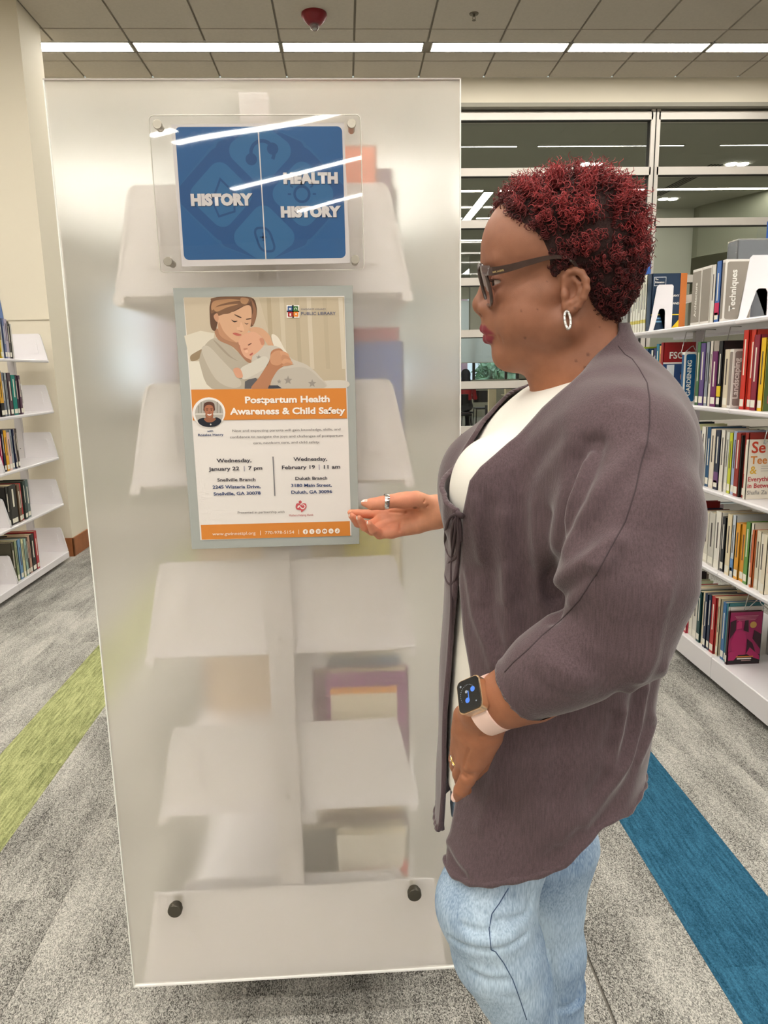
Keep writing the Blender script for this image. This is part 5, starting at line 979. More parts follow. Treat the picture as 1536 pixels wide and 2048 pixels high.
hemN = A(1000, 1778, 0.80); hemB = A(1275, 1592, 0.90)
hemP = np.array([trace(body_c, *q) for q in ((897, 1738), (925, 1762), (975, 1774), (1050, 1765), (1130, 1726), (1180, 1682), (1230, 1636), (1282, 1588))])
_ho = np.argsort(hemP[:, 0])
def hem(P):
    """negative above the hem"""
    zh = np.interp(P[:, 0], hemP[_ho, 0], hemP[_ho, 2]) - 0.20 * np.clip(P[:, 1] - 0.93, 0, 0.2) * np.clip((0.30 - P[:, 0]) / 0.1, 0, 1) + 0.003 * np.sin(P[:, 0] * 60 + P[:, 1] * 35); return (zh - P[:, 2]).astype(np.float32)
cA = A(1034, 1384, 0.737); cB = A(1090, 1348, 0.722); cD = (cA - cB) / np.linalg.norm(cA - cB)
def cuff(P): return (P - (cA - cD * 0.004)) @ cD
cF = A(960, 1030, 1.25)
def card(P):
    S = body_c(P); h_ = hem(P); o_ = opening(P); c_ = np.where((nrm(P - cA) < 0.11) & (sleeveN(P) < 0.009), cuff(P), -1)
    e = np.minimum(np.abs(h_), np.abs(c_)); t = 0.0020 * np.exp(-(e / 0.007) ** 2) + 0.0010 * np.exp(-(o_ / 0.006) ** 2)
    d = np.maximum(S - t, -(S + 0.0062 + t))
    d = smax(d, h_, 0.003); d = smax(d, c_, 0.003); d = smax(d, -o_, 0.003); d = np.maximum(d, -(nrm(P - cF) - 0.06)); return d
import time as _t; _t0 = _t.time()
def log(s): print('T %.1f %s' % (_t.time() - _t0, s), flush=True)
W = thing('person', 'woman with red curls and glasses in plum cardigan and jeans, gesturing at the poster', 'person', (0, 0, 0))
# skin
SK = bpy.data.materials.new('skin'); SK.use_nodes = True; nt = SK.node_tree; b = nt.nodes['Principled BSDF']; L = nt.links; N = nt.nodes.new
a = N('ShaderNodeVertexColor'); a.layer_name = 'tone'; n = N('ShaderNodeTexNoise'); n.inputs['Scale'].default_value = 60; n.inputs['Detail'].default_value = 4; tc = N('ShaderNodeTexCoord'); L.new(tc.outputs['Object'], n.inputs['Vector'])
r = N('ShaderNodeMapRange'); r.inputs['From Min'].default_value = 0.3; r.inputs['From Max'].default_value = 0.7; r.inputs['To Min'].default_value = 0.92; r.inputs['To Max'].default_value = 1.08; L.new(n.outputs['Fac'], r.inputs['Value'])
mx = N('ShaderNodeVectorMath'); mx.operation = 'SCALE'; L.new(a.outputs['Color'], mx.inputs[0]); L.new(r.outputs[0], mx.inputs['Scale']); L.new(mx.outputs[0], b.inputs['Base Color'])
b.inputs['Roughness'].default_value = 0.52; b.inputs['Subsurface Weight'].default_value = 0.08; b.inputs['Subsurface Radius'].default_value = (0.01, 0.004, 0.002); b.inputs['Subsurface Scale'].default_value = 0.4; b.inputs['Specular IOR Level'].default_value = 0.4
n2 = N('ShaderNodeTexNoise'); n2.inputs['Scale'].default_value = 900; n2.inputs['Detail'].default_value = 2; L.new(tc.outputs['Object'], n2.inputs['Vector']); bp = N('ShaderNodeBump'); bp.inputs['Strength'].default_value = 0.12; bp.inputs['Distance'].default_value = 0.001; L.new(n2.outputs['Fac'], bp.inputs['Height']); L.new(bp.outputs[0], b.inputs['Normal'])
Vh, Fh = meshsdf(head, (0.13, 0.845, 1.36), (0.46, 1.10, 1.74), 0.0017); log('head %d' % len(Vh))
Vf, Ff = meshsdf(handF, A(685, 1110, 1.30) - [0.01, 0.10, 0.0], A(985, 950, 1.30) + [0.0, 0.06, 0.0], 0.0015); log('far hand %d' % len(Vf))
Vn, Fn = meshsdf(handN, A(880, 1640, 0.80) - [0.0, 0.10, 0.0], A(1200, 1280, 0.80) + [0, 0.13, 0], 0.0015); log('near hand %d' % len(Vn))
core = U([lambda P: np.maximum(torso(P) + 0.028, hem(P) + 0.02), kk([(1190, 860, 0.86, 0.045), (1255, 900, 0.80, 0.045), (1240, 1240, 0.715, 0.040), (1140, 1320, 0.715, 0.036)], 0), kk([(1130, 850, 1.12, 0.05), (1010, 1050, 1.23, 0.042), (960, 1012, 1.25, 0.036)], 0), kk([(1010, 1700, 0.90, 0.04), (1000, 1830, 0.885, 0.03), (1051, 2048, 0.89, 0.02)], 0), kk([(1100, 1700, 1.065, 0.04), (1120, 2048, 1.06, 0.02)], 0)], 0.02)
Vc, Fc = meshsdf(core, (0.02, 0.60, 0.42), (0.60, 1.38, 1.50), 0.010); log('core %d' % len(Vc))
V = np.concatenate([Vh, Vf, Vn, Vc]); F = np.concatenate([Fh, Ff + len(Vh), Fn + len(Vh) + len(Vf), Fc + len(Vh) + len(Vf) + len(Vn)])
body = npmesh('body', V, F, SK, W)
tone = np.tile(np.array(s2l((148, 99, 76))), (len(V), 1)); P32 = V.astype(np.float32)
def blend(col, wgt):
    global tone
    tone = tone * (1 - wgt[:, None]) + np.array(s2l(col)) * wgt[:, None]
def sstep(a, b, x): t = np.clip((x - a) / (b - a), 0, 1); return t * t * (3 - 2 * t)
nH = len(Vh); Hm = np.zeros(len(V)); Hm[:nH] = 1
dl = np.minimum(ulip(P32), llip(P32)); blend((128, 46, 58), Hm * (1 - sstep(0.0006, 0.0018, dl)) * (1 - sstep(0.2, 0.3, np.abs(V[:, 1] - HM))))
neckw = Hm * sstep(0, 0.09, Hd(1100, 690)[2] - V[:, 2]) * 0.55; blend((190, 120, 78), neckw)
eyeb = polydist(V, [Hd(975, 532, -0.018), Hd(983, 523, -0.031), Hd(1003, 522, -0.045), Hd(1018, 530, -0.052)]); blend((58, 38, 32), Hm * (1 - sstep(0.0018, 0.0052, eyeb)) * 0.75)
eyeb = polydist(V, [Hd(975, 532, 0.018), Hd(983, 523, 0.031), Hd(1003, 522, 0.045)]); blend((58, 38, 32), Hm * (1 - sstep(0.0018, 0.0052, eyeb)) * 0.75)
for c in EYE: blend((110, 68, 54), Hm * (1 - sstep(0.011, 0.02, nrm(V - c))) * 0.6)
for px, py, rr_ in ((1050, 676, .0011), (1094, 563, .0008), (1042, 622, .0008), (1150, 616, .0011), (1176, 709, .0014), (1152, 722, .001), (1075, 619, .0008), (1199, 654, .0008), (1170, 735, .0012)):
    q = trace(head, px, py, 0.6, 1.2); blend((64, 38, 30), Hm * (1 - sstep(rr_, rr_ * 2.2, nrm(V - q))) * 0.5)
fF = np.zeros(len(V)); fF[nH:nH + len(Vf)] = 1; fN = np.zeros(len(V)); fN[nH + len(Vf):nH + len(Vf) + len(Vn)] = 1
blend((222, 156, 122), fF * 0.85); blend((222, 134, 110), fF * (1 - sstep(0.004, 0.02, np.minimum(th(P32), fingers(P32)))) * 0.35)
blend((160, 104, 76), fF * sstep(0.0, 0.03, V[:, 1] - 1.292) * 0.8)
blend((156, 98, 66), fN * 0.6)
q = trace(handF, 830, 1016, 1.0, 1.7); blend((120, 66, 40), fF * (1 - sstep(0.002, 0.0055, nrm(V - q))) * 0.8)
at_ = body.data.color_attributes.new('tone', 'FLOAT_COLOR', 'POINT'); at_.data.foreach_set('color', np.concatenate([tone, np.ones((len(V), 1))], 1).astype(np.float32).ravel())
log('tone')
# ---------------------------------------------------------------- clothes
KN = bpy.data.materials.new('plum_knit'); KN.use_nodes = True; nt = KN.node_tree; b = nt.nodes['Principled BSDF']; L = nt.links; N = nt.nodes.new
tc = N('ShaderNodeTexCoord'); mp = N('ShaderNodeMapping'); mp.inputs['Scale'].default_value = (1, 1, 0.06); L.new(tc.outputs['Object'], mp.inputs[0])
n = N('ShaderNodeTexNoise'); n.inputs['Scale'].default_value = 640; n.inputs['Detail'].default_value = 1; L.new(mp.outputs[0], n.inputs['Vector'])
n3 = N('ShaderNodeTexNoise'); n3.inputs['Scale'].default_value = 900; n3.inputs['Detail'].default_value = 2; L.new(tc.outputs['Object'], n3.inputs['Vector'])
ad = N('ShaderNodeMath'); ad.operation = 'ADD'; L.new(n.outputs['Fac'], ad.inputs[0]); L.new(n3.outputs['Fac'], ad.inputs[1])
r = N('ShaderNodeMapRange'); r.inputs['From Min'].default_value = 0.6; r.inputs['From Max'].default_value = 1.4; r.inputs['To Min'].default_value = 0.74; r.inputs['To Max'].default_value = 1.28; L.new(ad.outputs[0], r.inputs['Value'])
mx = N('ShaderNodeVectorMath'); mx.operation = 'SCALE'; mx.inputs[0].default_value = s2l((88, 73, 77)); L.new(r.outputs[0], mx.inputs['Scale']); L.new(mx.outputs[0], b.inputs['Base Color'])
b.inputs['Roughness'].default_value = 0.92; b.inputs['Specular IOR Level'].default_value = 0.15; b.inputs['Sheen Weight'].default_value = 0.35; b.inputs['Sheen Roughness'].default_value = 0.4
bp = N('ShaderNodeBump'); bp.inputs['Strength'].default_value = 0.35; bp.inputs['Distance'].default_value = 0.001; L.new(ad.outputs[0], bp.inputs['Height']); L.new(bp.outputs[0], b.inputs['Normal'])
Vk, Fk = meshsdf(card, (0.04, 0.60, 0.76), (0.62, 1.36, 1.56), 0.0029); log('cardigan %d' % len(Vk))
Nk = normals(body_c, Vk, 0.006)
folds = [  # (crop, points, width, depth): negative presses in, positive raises
 (C1, [(880, 660), (830, 740), (790, 900), (750, 1040), (730, 1170), (705, 1300), (700, 1430)], 0.010, -0.012), (C1, [(960, 640), (900, 850), (870, 960), (800, 1110), (745, 1220)], 0.007, -0.006), (C1, [(900, 700), (850, 850), (790, 1010), (765, 1160)], 0.007, 0.007),
 (C1, [(1120, 390), (1000, 500), (900, 640)], 0.012, -0.004), (C1, [(1080, 420), (960, 520), (860, 660)], 0.008, 0.003), (C1, [(1210, 665), (1080, 800), (960, 940), (850, 1110), (790, 1260)], 0.010, 0.006), (C1, [(1215, 720), (1100, 850), (980, 1000), (880, 1150)], 0.011, -0.004),
 (C1, [(1060, 1210), (960, 1300), (850, 1370), (740, 1450)], 0.010, 0.010), (C1, [(900, 1400), (820, 1450), (760, 1490), (715, 1530)], 0.008, -0.009), (C1, [(1000, 1330), (900, 1430), (800, 1530)], 0.009, 0.006), (C2, [(700, 60), (690, 130), (720, 200), (700, 260)], 0.008, -0.008),
 (C1, [(440, 640), (380, 760), (300, 860)], 0.010, 0.002), (C1, [(760, 520), (600, 640), (480, 780)], 0.016, 0.0035), (C1, [(720, 620), (600, 740), (520, 860)], 0.014, -0.003), (C1, [(800, 640), (660, 800), (600, 900)], 0.014, 0.003),
 (C1, [(270, 980), (280, 1200), (290, 1500), (300, 1530)], 0.005, 0.004), (C1, [(330, 1000), (340, 1300), (350, 1530)], 0.009, -0.004), (C1, [(430, 1060), (430, 1300), (440, 1530)], 0.006, 0.003), (C1, [(500, 1000), (520, 1300), (520, 1530)], 0.010, -0.004), (C1, [(590, 1000), (610, 1250), (620, 1530)], 0.008, 0.003), (C1, [(660, 1050), (670, 1300), (670, 1500)], 0.009, -0.006),
 (C1, [(110, 800), (90, 1000), (90, 1400)], 0.004, 0.002), (C1, [(75, 900), (72, 1200)], 0.004, -0.002),
 (C2, [(220, 20), (260, 250), (330, 430), (360, 540)], 0.006, 0.004), (C2, [(300, 0), (330, 220), (390, 430)], 0.008, -0.004), (C2, [(440, 0), (440, 200), (450, 400)], 0.006, 0.003), (C2, [(560, 0), (560, 200), (540, 340)], 0.009, -0.004),
 (C1, [(1430, 900), (1410, 1100), (1380, 1400), (1340, 1530)], 0.006, 0.003), (C1, [(1380, 900), (1350, 1200), (1280, 1500)], 0.012, -0.003), (C2, [(1330, 60), (1300, 300), (1260, 500), (1200, 620)], 0.006, 0.004), (C2, [(1200, 60), (1160, 300), (1060, 520)], 0.018, -0.004), (C2, [(720, 460), (880, 560), (1010, 640)], 0.012, -0.004), (C2, [(640, 480), (800, 580), (900, 650)], 0.010, 0.004), (C2, [(560, 470), (600, 600), (700, 690), (790, 720)], 0.0035, -0.0016), (C2, [(560, 450), (580, 520), (640, 600), (720, 670), (810, 705)], 0.004, 0.0016),
 (C2, [(1130, 690), (1110, 820), (1080, 960), (1040, 1130)], 0.006, 0.006), (C2, [(1100, 700), (1060, 860), (1010, 1020)], 0.010, -0.005), (C2, [(1230, 680), (1190, 900), (1130, 1080), (1000, 1260), (880, 1440)], 0.006, 0.006), (C2, [(1180, 720), (1130, 940), (1040, 1120), (940, 1280)], 0.011, -0.006), (C2, [(1280, 640), (1240, 880), (1190, 1060), (1080, 1280), (960, 1460)], 0.010, -0.005), (C2, [(1330, 560), (1270, 860), (1200, 1080)], 0.006, 0.004),
 (C2, [(430, 900), (410, 1080), (360, 1260), (300, 1450)], 0.010, 0.005), (C2, [(480, 950), (450, 1150), (400, 1350)], 0.014, -0.004), (C2, [(640, 900), (620, 1100), (600, 1400)], 0.012, 0.003), (C2, [(740, 850), (730, 1100), (720, 1400)], 0.014, -0.003), (C2, [(840, 800), (820, 1100), (760, 1450)], 0.012, 0.003),
 (C3, [(200, 330), (240, 420), (300, 500)], 0.006, -0.004), (C3, [(190, 280), (250, 380), (330, 470)], 0.006, 0.004), (C3, [(1150, 60), (1000, 260), (860, 400)], 0.008, -0.005), (C3, [(1080, 100), (960, 280)], 0.006, 0.004)]
disp = np.zeros(len(Vk))
for fr, pl, wd, am in folds:
    wd = max(wd * 1.25, 0.0085)
    pts = [trace(body_c, *fr(*q)) for q in pl]; lo = np.min(pts, 0) - 3 * wd; hi = np.max(pts, 0) + 3 * wd; m_ = np.all((Vk > lo) & (Vk < hi), 1)
    if m_.any(): disp[m_] += am * np.exp(-(polydist(Vk[m_], pts) / wd) ** 2)
disp += 0.0022 * np.sin(Vk[:, 2] * 18 + Vk[:, 0] * 40) * np.sin(Vk[:, 0] * 22 - Vk[:, 2] * 9 + Vk[:, 1] * 30)
Vk = Vk + Nk * np.clip(disp, -0.0095, 0.012)[:, None]
cg = npmesh('cardigan', Vk, Fk, KN, W); log('folds')
bvh = BVHTree.FromPolygons([tuple(v) for v in Vk], [tuple(q) for q in Fk.tolist()]); log('bvh')
def hit(px, py, off=0.0, tree=None):
    d = ROT @ np.array([px - 768.0, py - 1024.0, FPX]); d /= np.linalg.norm(d); h = (tree or bvh).ray_cast(Vector(CAMP), Vector(d), 3.0)
    return (np.array(h[0]) - d * off) if h[0] else None
def surf_line(pts, n=6, off=0.0, tree=None):
    o = []
    for (x0, y0), (x1, y1) in zip(pts[:-1], pts[1:]):
        for i in range(n):
            t_ = i / n; q = hit(x0 + (x1 - x0) * t_, y0 + (y1 - y0) * t_, off, tree)
            if q is not None and (not o or np.linalg.norm(q - o[-1]) < 0.03): o.append(q)
    return o
SEAM = mat('seam_thread', (66, 54, 58), 0.9)
seam = [C1(*q) for q in ((1070, 90), (1110, 140), (1150, 165), (1190, 220), (1235, 300), (1250, 400), (1250, 520), (1235, 640), (1200, 760), (1165, 920), (1110, 1090), (1060, 1180), (1000, 1290), (940, 1400))] + [C2(*q) for q in ((940, 30), (850, 170), (740, 290), (640, 370), (560, 450), (480, 520), (415, 590))]
B().tube(surf_line(seam, 7, 0.0001), 0.0008, 5).out('seam', SEAM, cg, smooth=True)
# rolled edges at hem and cuff, run along the cut border of the knit
def border(mask, c, ax1, ax2, r, name, nb=150, keep=lambda a_: True):
    q = Vk[mask]; 
    if len(q) < 20: return
    ang = np.arctan2((q - c) @ ax2, (q - c) @ ax1); bins = np.floor((ang + math.pi) / (2 * math.pi) * nb).astype(int); pts = []; runs = []
    for i in range(nb):
        m_ = bins == i
        if m_.sum() and keep(-math.pi + (i + 0.5) / nb * 2 * math.pi): pts.append(q[m_].mean(0))
        elif pts: runs.append(pts); pts = []
    if pts: runs.append(pts)
    if len(runs) > 1 and bins.min() == 0 and bins.max() == nb - 1: runs[0] = runs.pop() + runs[0]
    b = B()
    for pts in runs:
        if len(pts) < 4: continue
        P_ = np.array(pts); K_ = np.array([.25, .5, .25]); P_ = np.stack([np.convolve(np.pad(P_[:, i], 1, 'edge'), K_, 'valid') for i in range(3)], 1)
        b.tube([p for p in P_], [r * (0.9 + 0.2 * math.sin(i * 1.3)) for i in range(len(P_))], 8)
    if b.v: b.out(name, KN, cg, smooth=True)
Vk32 = Vk.astype(np.float32); hd_ = hem(Vk32); outer = body_c(Vk32) > -0.004
border((np.abs(hd_) < 0.005) & outer, np.array([0.24, 0.96, 0.85]), np.array([1., 0, 0]), np.array([0, 1., 0]), 0.0048, 'rolled_hem', 170)
a1 = np.cross(cD, [0, 0, 1.0]); a1 /= np.linalg.norm(a1); a2 = np.cross(cD, a1)
border((np.abs(cuff(Vk32)) < 0.004) & (nrm(Vk - cA) < 0.07) & (sleeveN(Vk32) < 0.012) & (sleeveN(Vk32) > -0.006), cA, a1, a2, 0.0024, 'rolled_cuff', 60)
# tie: knot, two loops, two tails, hanging just off the cloth
def lay(pts, off):
    o = []
    for q in pts:
        p = trace(body_c, *C1(*q)); d = (p - CAMP) / np.linalg.norm(p - CAMP); o.append(p - d * off)
    return smooth3(o)
def smooth3(P, n=5):
    P = [np.asarray(p) for p in P]; o = []; N_ = len(P)
    for i in range(N_ - 1):
        p0, p1, p2, p3 = P[max(i - 1, 0)], P[i], P[i + 1], P[min(i + 2, N_ - 1)]
        for k in range(n):
            t_ = k / n; o.append(0.5 * (2 * p1 + (p2 - p0) * t_ + (2 * p0 - 5 * p1 + 4 * p2 - p3) * t_ ** 2 + (3 * p1 - p0 - 3 * p2 + p3) * t_ ** 3))
    return o + [P[-1]]
TB = B(); kn = lay([(165, 1045), (166, 1046)], 0.006)[0]
for pts, of in (([(165, 1045), (120, 1060), (94, 1120), (86, 1200), (100, 1265), (135, 1300), (160, 1265), (166, 1190), (158, 1110), (165, 1050)], 0.007), ([(160, 1050), (138, 1090), (124, 1160), (126, 1240), (140, 1290), (155, 1250), (160, 1150)], 0.005), ([(160, 1060), (162, 1180), (150, 1290), (112, 1320), (92, 1370), (96, 1425), (122, 1446), (148, 1400), (160, 1330), (165, 1200)], 0.006), ([(150, 1060), (140, 1180), (125, 1290), (120, 1400), (122, 1536), (120, 1640), (122, 1760)], 0.009), ([(165, 1050), (172, 1120), (176, 1200)], 0.004)):
    TB.tube(lay(pts, of), 0.0019, 6)
TB.tube([kn + [-0.004, -0.003, 0.003], kn + [0.0, -0.005, 0], kn + [0.004, -0.003, -0.003]], 0.0036, 8).out('tie', mat('plum_cord', (74, 60, 64), 0.9), cg, smooth=True)
# tee shirt
colz = A(1095, 770, 0.92)[2]
def teef(P):
    S = tee(P); cut = P[:, 2] - (colz - 0.004 + 0.30 * (P[:, 0] - A(1095, 770, 0.92)[0]) ); nk = nrm((P - A(1160, 760, 0.975).astype(np.float32)) * np.array([1, 1, 0.35], np.float32)) - 0.078
    S2 = np.minimum(S, smax(nk, cut - 0.004, 0.004)) if False else S
    return smax(smax(S2, cut, 0.006), np.maximum(hem(P) + 0.025, 0.86 - P[:, 2]), 0.01)
TEE = mat('white_jersey', (224, 220, 212), 0.85, bump=(500, 0.1), noise=(8, 0.02))
Vt, Ft = meshsdf(teef, (0.04, 0.74, 0.76), (0.60, 1.24, 1.52), 0.006)
npmesh('t_shirt', Vt, Ft, TEE, W); log('tee %d' % len(Vt))
# jeans
legs = U([kk([(1040, 1600, 0.90, 0.070), (1005, 1700, 0.89, 0.060), (972, 1805, 0.878, 0.066), (997, 1900, 0.88, 0.0615), (1024, 1960, 0.885, 0.053), (1052, 2048, 0.89, 0.045)], 0.02), chain([(*A(1052, 2048, 0.89), 0.045), (*(A(1052, 2048, 0.89) * [1, 1, 0] + [0.0, 0, 0.40]), 0.044), (*(A(1052, 2048, 0.89) * [1, 1, 0] + [0.012, 0, 0.11]), 0.040)], 0.02),
          kk([(1095, 1690, 1.07, 0.085), (1098, 1800, 1.07, 0.056), (1108, 1900, 1.065, 0.050), (1116, 2048, 1.06, 0.044)], 0.02), chain([(*A(1116, 2048, 1.06), 0.044), (*(A(1116, 2048, 1.06) * [1, 1, 0] + [0.0, 0, 0.11]), 0.040)], 0.02)], 0.006)
jb = lambda P: np.maximum(np.maximum(torso(P) + 0.022, P[:, 2] - 1.0), hem(P) + 0.012)
jeansf = lambda P: smax(smin(legs(P), jb(P), 0.012), 0.085 - P[:, 2], 0.004)
Vj, Fj = meshsdf(jeansf, (0.05, 0.74, 0.06), (0.50, 1.20, 1.02), 0.0045); Nj = normals(jeansf, Vj, 0.004); dj = np.zeros(len(Vj))
for pl, wd, am in (([(200, 930), (330, 990), (480, 1006), (620, 970), (720, 900)], 0.0045, -0.006), ([(290, 845), (380, 880), (460, 880)], 0.005, -0.004), ([(480, 820), (600, 800), (720, 770)], 0.005, -0.005), ([(480, 880), (560, 850), (620, 840)], 0.005, -0.003), ([(400, 760), (470, 770)], 0.005, -0.002), ([(330, 930), (460, 950), (600, 920)], 0.009, 0.004),
    ([(350, 1150), (440, 1200), (590, 1200)], 0.007, -0.003), ([(360, 1120), (460, 1160), (590, 1160)], 0.007, 0.003), ([(750, 640), (725, 740)], 0.005, -0.003), ([(1080, 1190), (1060, 1330), (950, 1400)], 0.006, -0.005), ([(1110, 1230), (1090, 1340), (1000, 1420)], 0.006, 0.004), ([(860, 1000), (900, 1200), (915, 1400)], 0.004, -0.003), ([(740, 800), (800, 940), (850, 1060)], 0.004, -0.003), ([(560, 1320), (640, 1330)], 0.006, -0.002)):
    pts = [trace(jeansf, *C3(*q)) for q in pl]; dj += am * np.exp(-(polydist(Vj, pts) / wd) ** 2)
Vj = Vj + Nj * dj[:, None]
JN = bpy.data.materials.new('washed_denim'); JN.use_nodes = True; nt = JN.node_tree; b = nt.nodes['Principled BSDF']; L = nt.links; N = nt.nodes.new; b.inputs['Roughness'].default_value = 0.85; b.inputs['Specular IOR Level'].default_value = 0.15
tc = N('ShaderNodeTexCoord'); n = N('ShaderNodeTexNoise'); n.inputs['Scale'].default_value = 9; n.inputs['Detail'].default_value = 4; mp = N('ShaderNodeMapping'); mp.inputs['Scale'].default_value = (1, 1, 0.5); L.new(tc.outputs['Object'], mp.inputs[0]); L.new(mp.outputs[0], n.inputs['Vector'])
n4 = N('ShaderNodeTexNoise'); n4.inputs['Scale'].default_value = 500; n4.inputs['Detail'].default_value = 2; mp2 = N('ShaderNodeMapping'); mp2.inputs['Scale'].default_value = (1, 1, 0.15); L.new(tc.outputs['Object'], mp2.inputs[0]); L.new(mp2.outputs[0], n4.inputs['Vector'])
ad = N('ShaderNodeMath'); ad.operation = 'MULTIPLY_ADD'; ad.inputs[1].default_value = 0.55; L.new(n4.outputs['Fac'], ad.inputs[0]); L.new(n.outputs['Fac'], ad.inputs[2])
cr = N('ShaderNodeValToRGB'); cr.color_ramp.elements[0].position = 0.55; cr.color_ramp.elements[0].color = s2l((92, 120, 156)) + (1,); cr.color_ramp.elements[1].position = 1.0; cr.color_ramp.elements[1].color = s2l((188, 208, 226)) + (1,)
L.new(ad.outputs[0], cr.inputs[0]); L.new(cr.outputs[0], b.inputs['Base Color']); bp = N('ShaderNodeBump'); bp.inputs['Strength'].default_value = 0.2; bp.inputs['Distance'].default_value = 0.001; L.new(n4.outputs['Fac'], bp.inputs['Height']); L.new(bp.outputs[0], b.inputs['Normal'])
jn = npmesh('jeans', Vj, Fj, JN, W); log('jeans %d' % len(Vj))
bvj = BVHTree.FromPolygons([tuple(v) for v in Vj], [tuple(q) for q in Fj.tolist()])
DS = mat('denim_seam', (66, 86, 118), 0.9)
for pl in ([(590, 590), (530, 690), (480, 760), (462, 860), (475, 1000), (505, 1014), (560, 1090), (620, 1200), (660, 1310), (720, 1490)], [(822, 560), (832, 640), (850, 740), (858, 860), (856, 960), (852, 1090)]):
    l_ = surf_line([C3(*q) for q in pl], 8, 0.0002, bvj)
    if len(l_) > 2: B().tube(l_, 0.0007, 5).out('seam', DS, jn, smooth=True)
# shoes stand on the floor below the frame
for (x, y) in ((A(1052, 2048, 0.89)[0] + 0.012, 0.89), (A(1116, 2048, 1.06)[0], 1.06)):
    sh = U([ell((x - 0.07, y, 0.045), (0.12, 0.045, 0.035)), cap((x, y, 0.06), (x + 0.01, y, 0.09), 0.042)], 0.03); shf = lambda P, sh=sh: smax(sh(P), 0.012 - P[:, 2], 0.004)
    v_, f_ = meshsdf(shf, (x - 0.21, y - 0.06, 0.0), (x + 0.08, y + 0.06, 0.15), 0.006); so = npmesh('shoe', v_, f_, mat('white_trainer', (230, 228, 224), 0.5), W)
    B().prism([(x - 0.07 + 0.125 * math.cos(a_), y + 0.047 * math.sin(a_)) for a_ in np.linspace(0, 6.2832, 25)[:-1]], 0.0, 0.016, 'z').out('sole', mat('rubber_sole', (210, 206, 198), 0.7), so)
# ---------------------------------------------------------------- hair: coils rooted on the scalp
hz = lambda px, py: Hd(px, py)
hairline = [(996, 452, 0), (994, 415, 0), (1004, 380, 0), (1050, 360, 0), (1110, 345, 0), (1180, 347, 0), (1245, 380, 0), (1280, 450, 0), (1290, 520, 0), (1270, 590, 0), (1244, 625, 0), (1231, 650, 0), (1205, 636, .05), (1188, 615, .06), (1180, 590, .07), (1178, 560, .07), (1165, 538, .07), (1142, 533, .07), (1112, 556, .07), (1100, 545, .07), (1090, 506, .065), (1076, 482, .06), (1048, 464, .045), (1018, 458, .02)]
hp = np.array([Hd(a, b, -c)[[0, 2]] for a, b, c in hairline])
def inpoly(x, z, poly):
    c = np.zeros(len(x), bool); j = len(poly) - 1
    for i in range(len(poly)):
        xi, zi = poly[i]; xj, zj = poly[j]; c ^= ((zi > z) != (zj > z)) & (x < (xj - xi) * (z - zi) / (zj - zi + 1e-12) + xi); j = i
    return c
def polyd2(x, z, poly):
    d = np.full(len(x), 9.0)
    for i in range(len(poly)):
        a = poly[i]; b = poly[(i + 1) % len(poly)]; v = b - a; t_ = np.clip(((x - a[0]) * v[0] + (z - a[1]) * v[1]) / (v @ v), 0, 1); d = np.minimum(d, np.hypot(x - a[0] - t_ * v[0], z - a[1] - t_ * v[1]))
    return d
# scalp cap: dark close hair that the coils grow from
hairvol = U([ell(Hd(1122, 475), (0.084, 0.074, 0.066)), ell(Hd(1170, 500), (0.070, 0.076, 0.080)), ell(Hd(1196, 575), (0.040, 0.058, 0.050))], 0.03)
hcut = lambda P: np.where(inpoly(P[:, 0], P[:, 2], hp), -polyd2(P[:, 0], P[:, 2], hp), polyd2(P[:, 0], P[:, 2], hp)).astype(np.float32)
capf = lambda P: smax(smin(hairvol(P), head0(P) - 0.0012, 0.004), hcut(P), 0.006)
Vs, Fs = meshsdf(capf, (0.15, 0.84, 1.46), (0.47, 1.10, 1.75), 0.0035, 1)
Ns = normals(capf, Vs, 0.004)
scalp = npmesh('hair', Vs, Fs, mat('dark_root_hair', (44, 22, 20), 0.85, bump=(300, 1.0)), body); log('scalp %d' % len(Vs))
fd = hcut(Vs.astype(np.float32)); ok = (fd < -0.001)
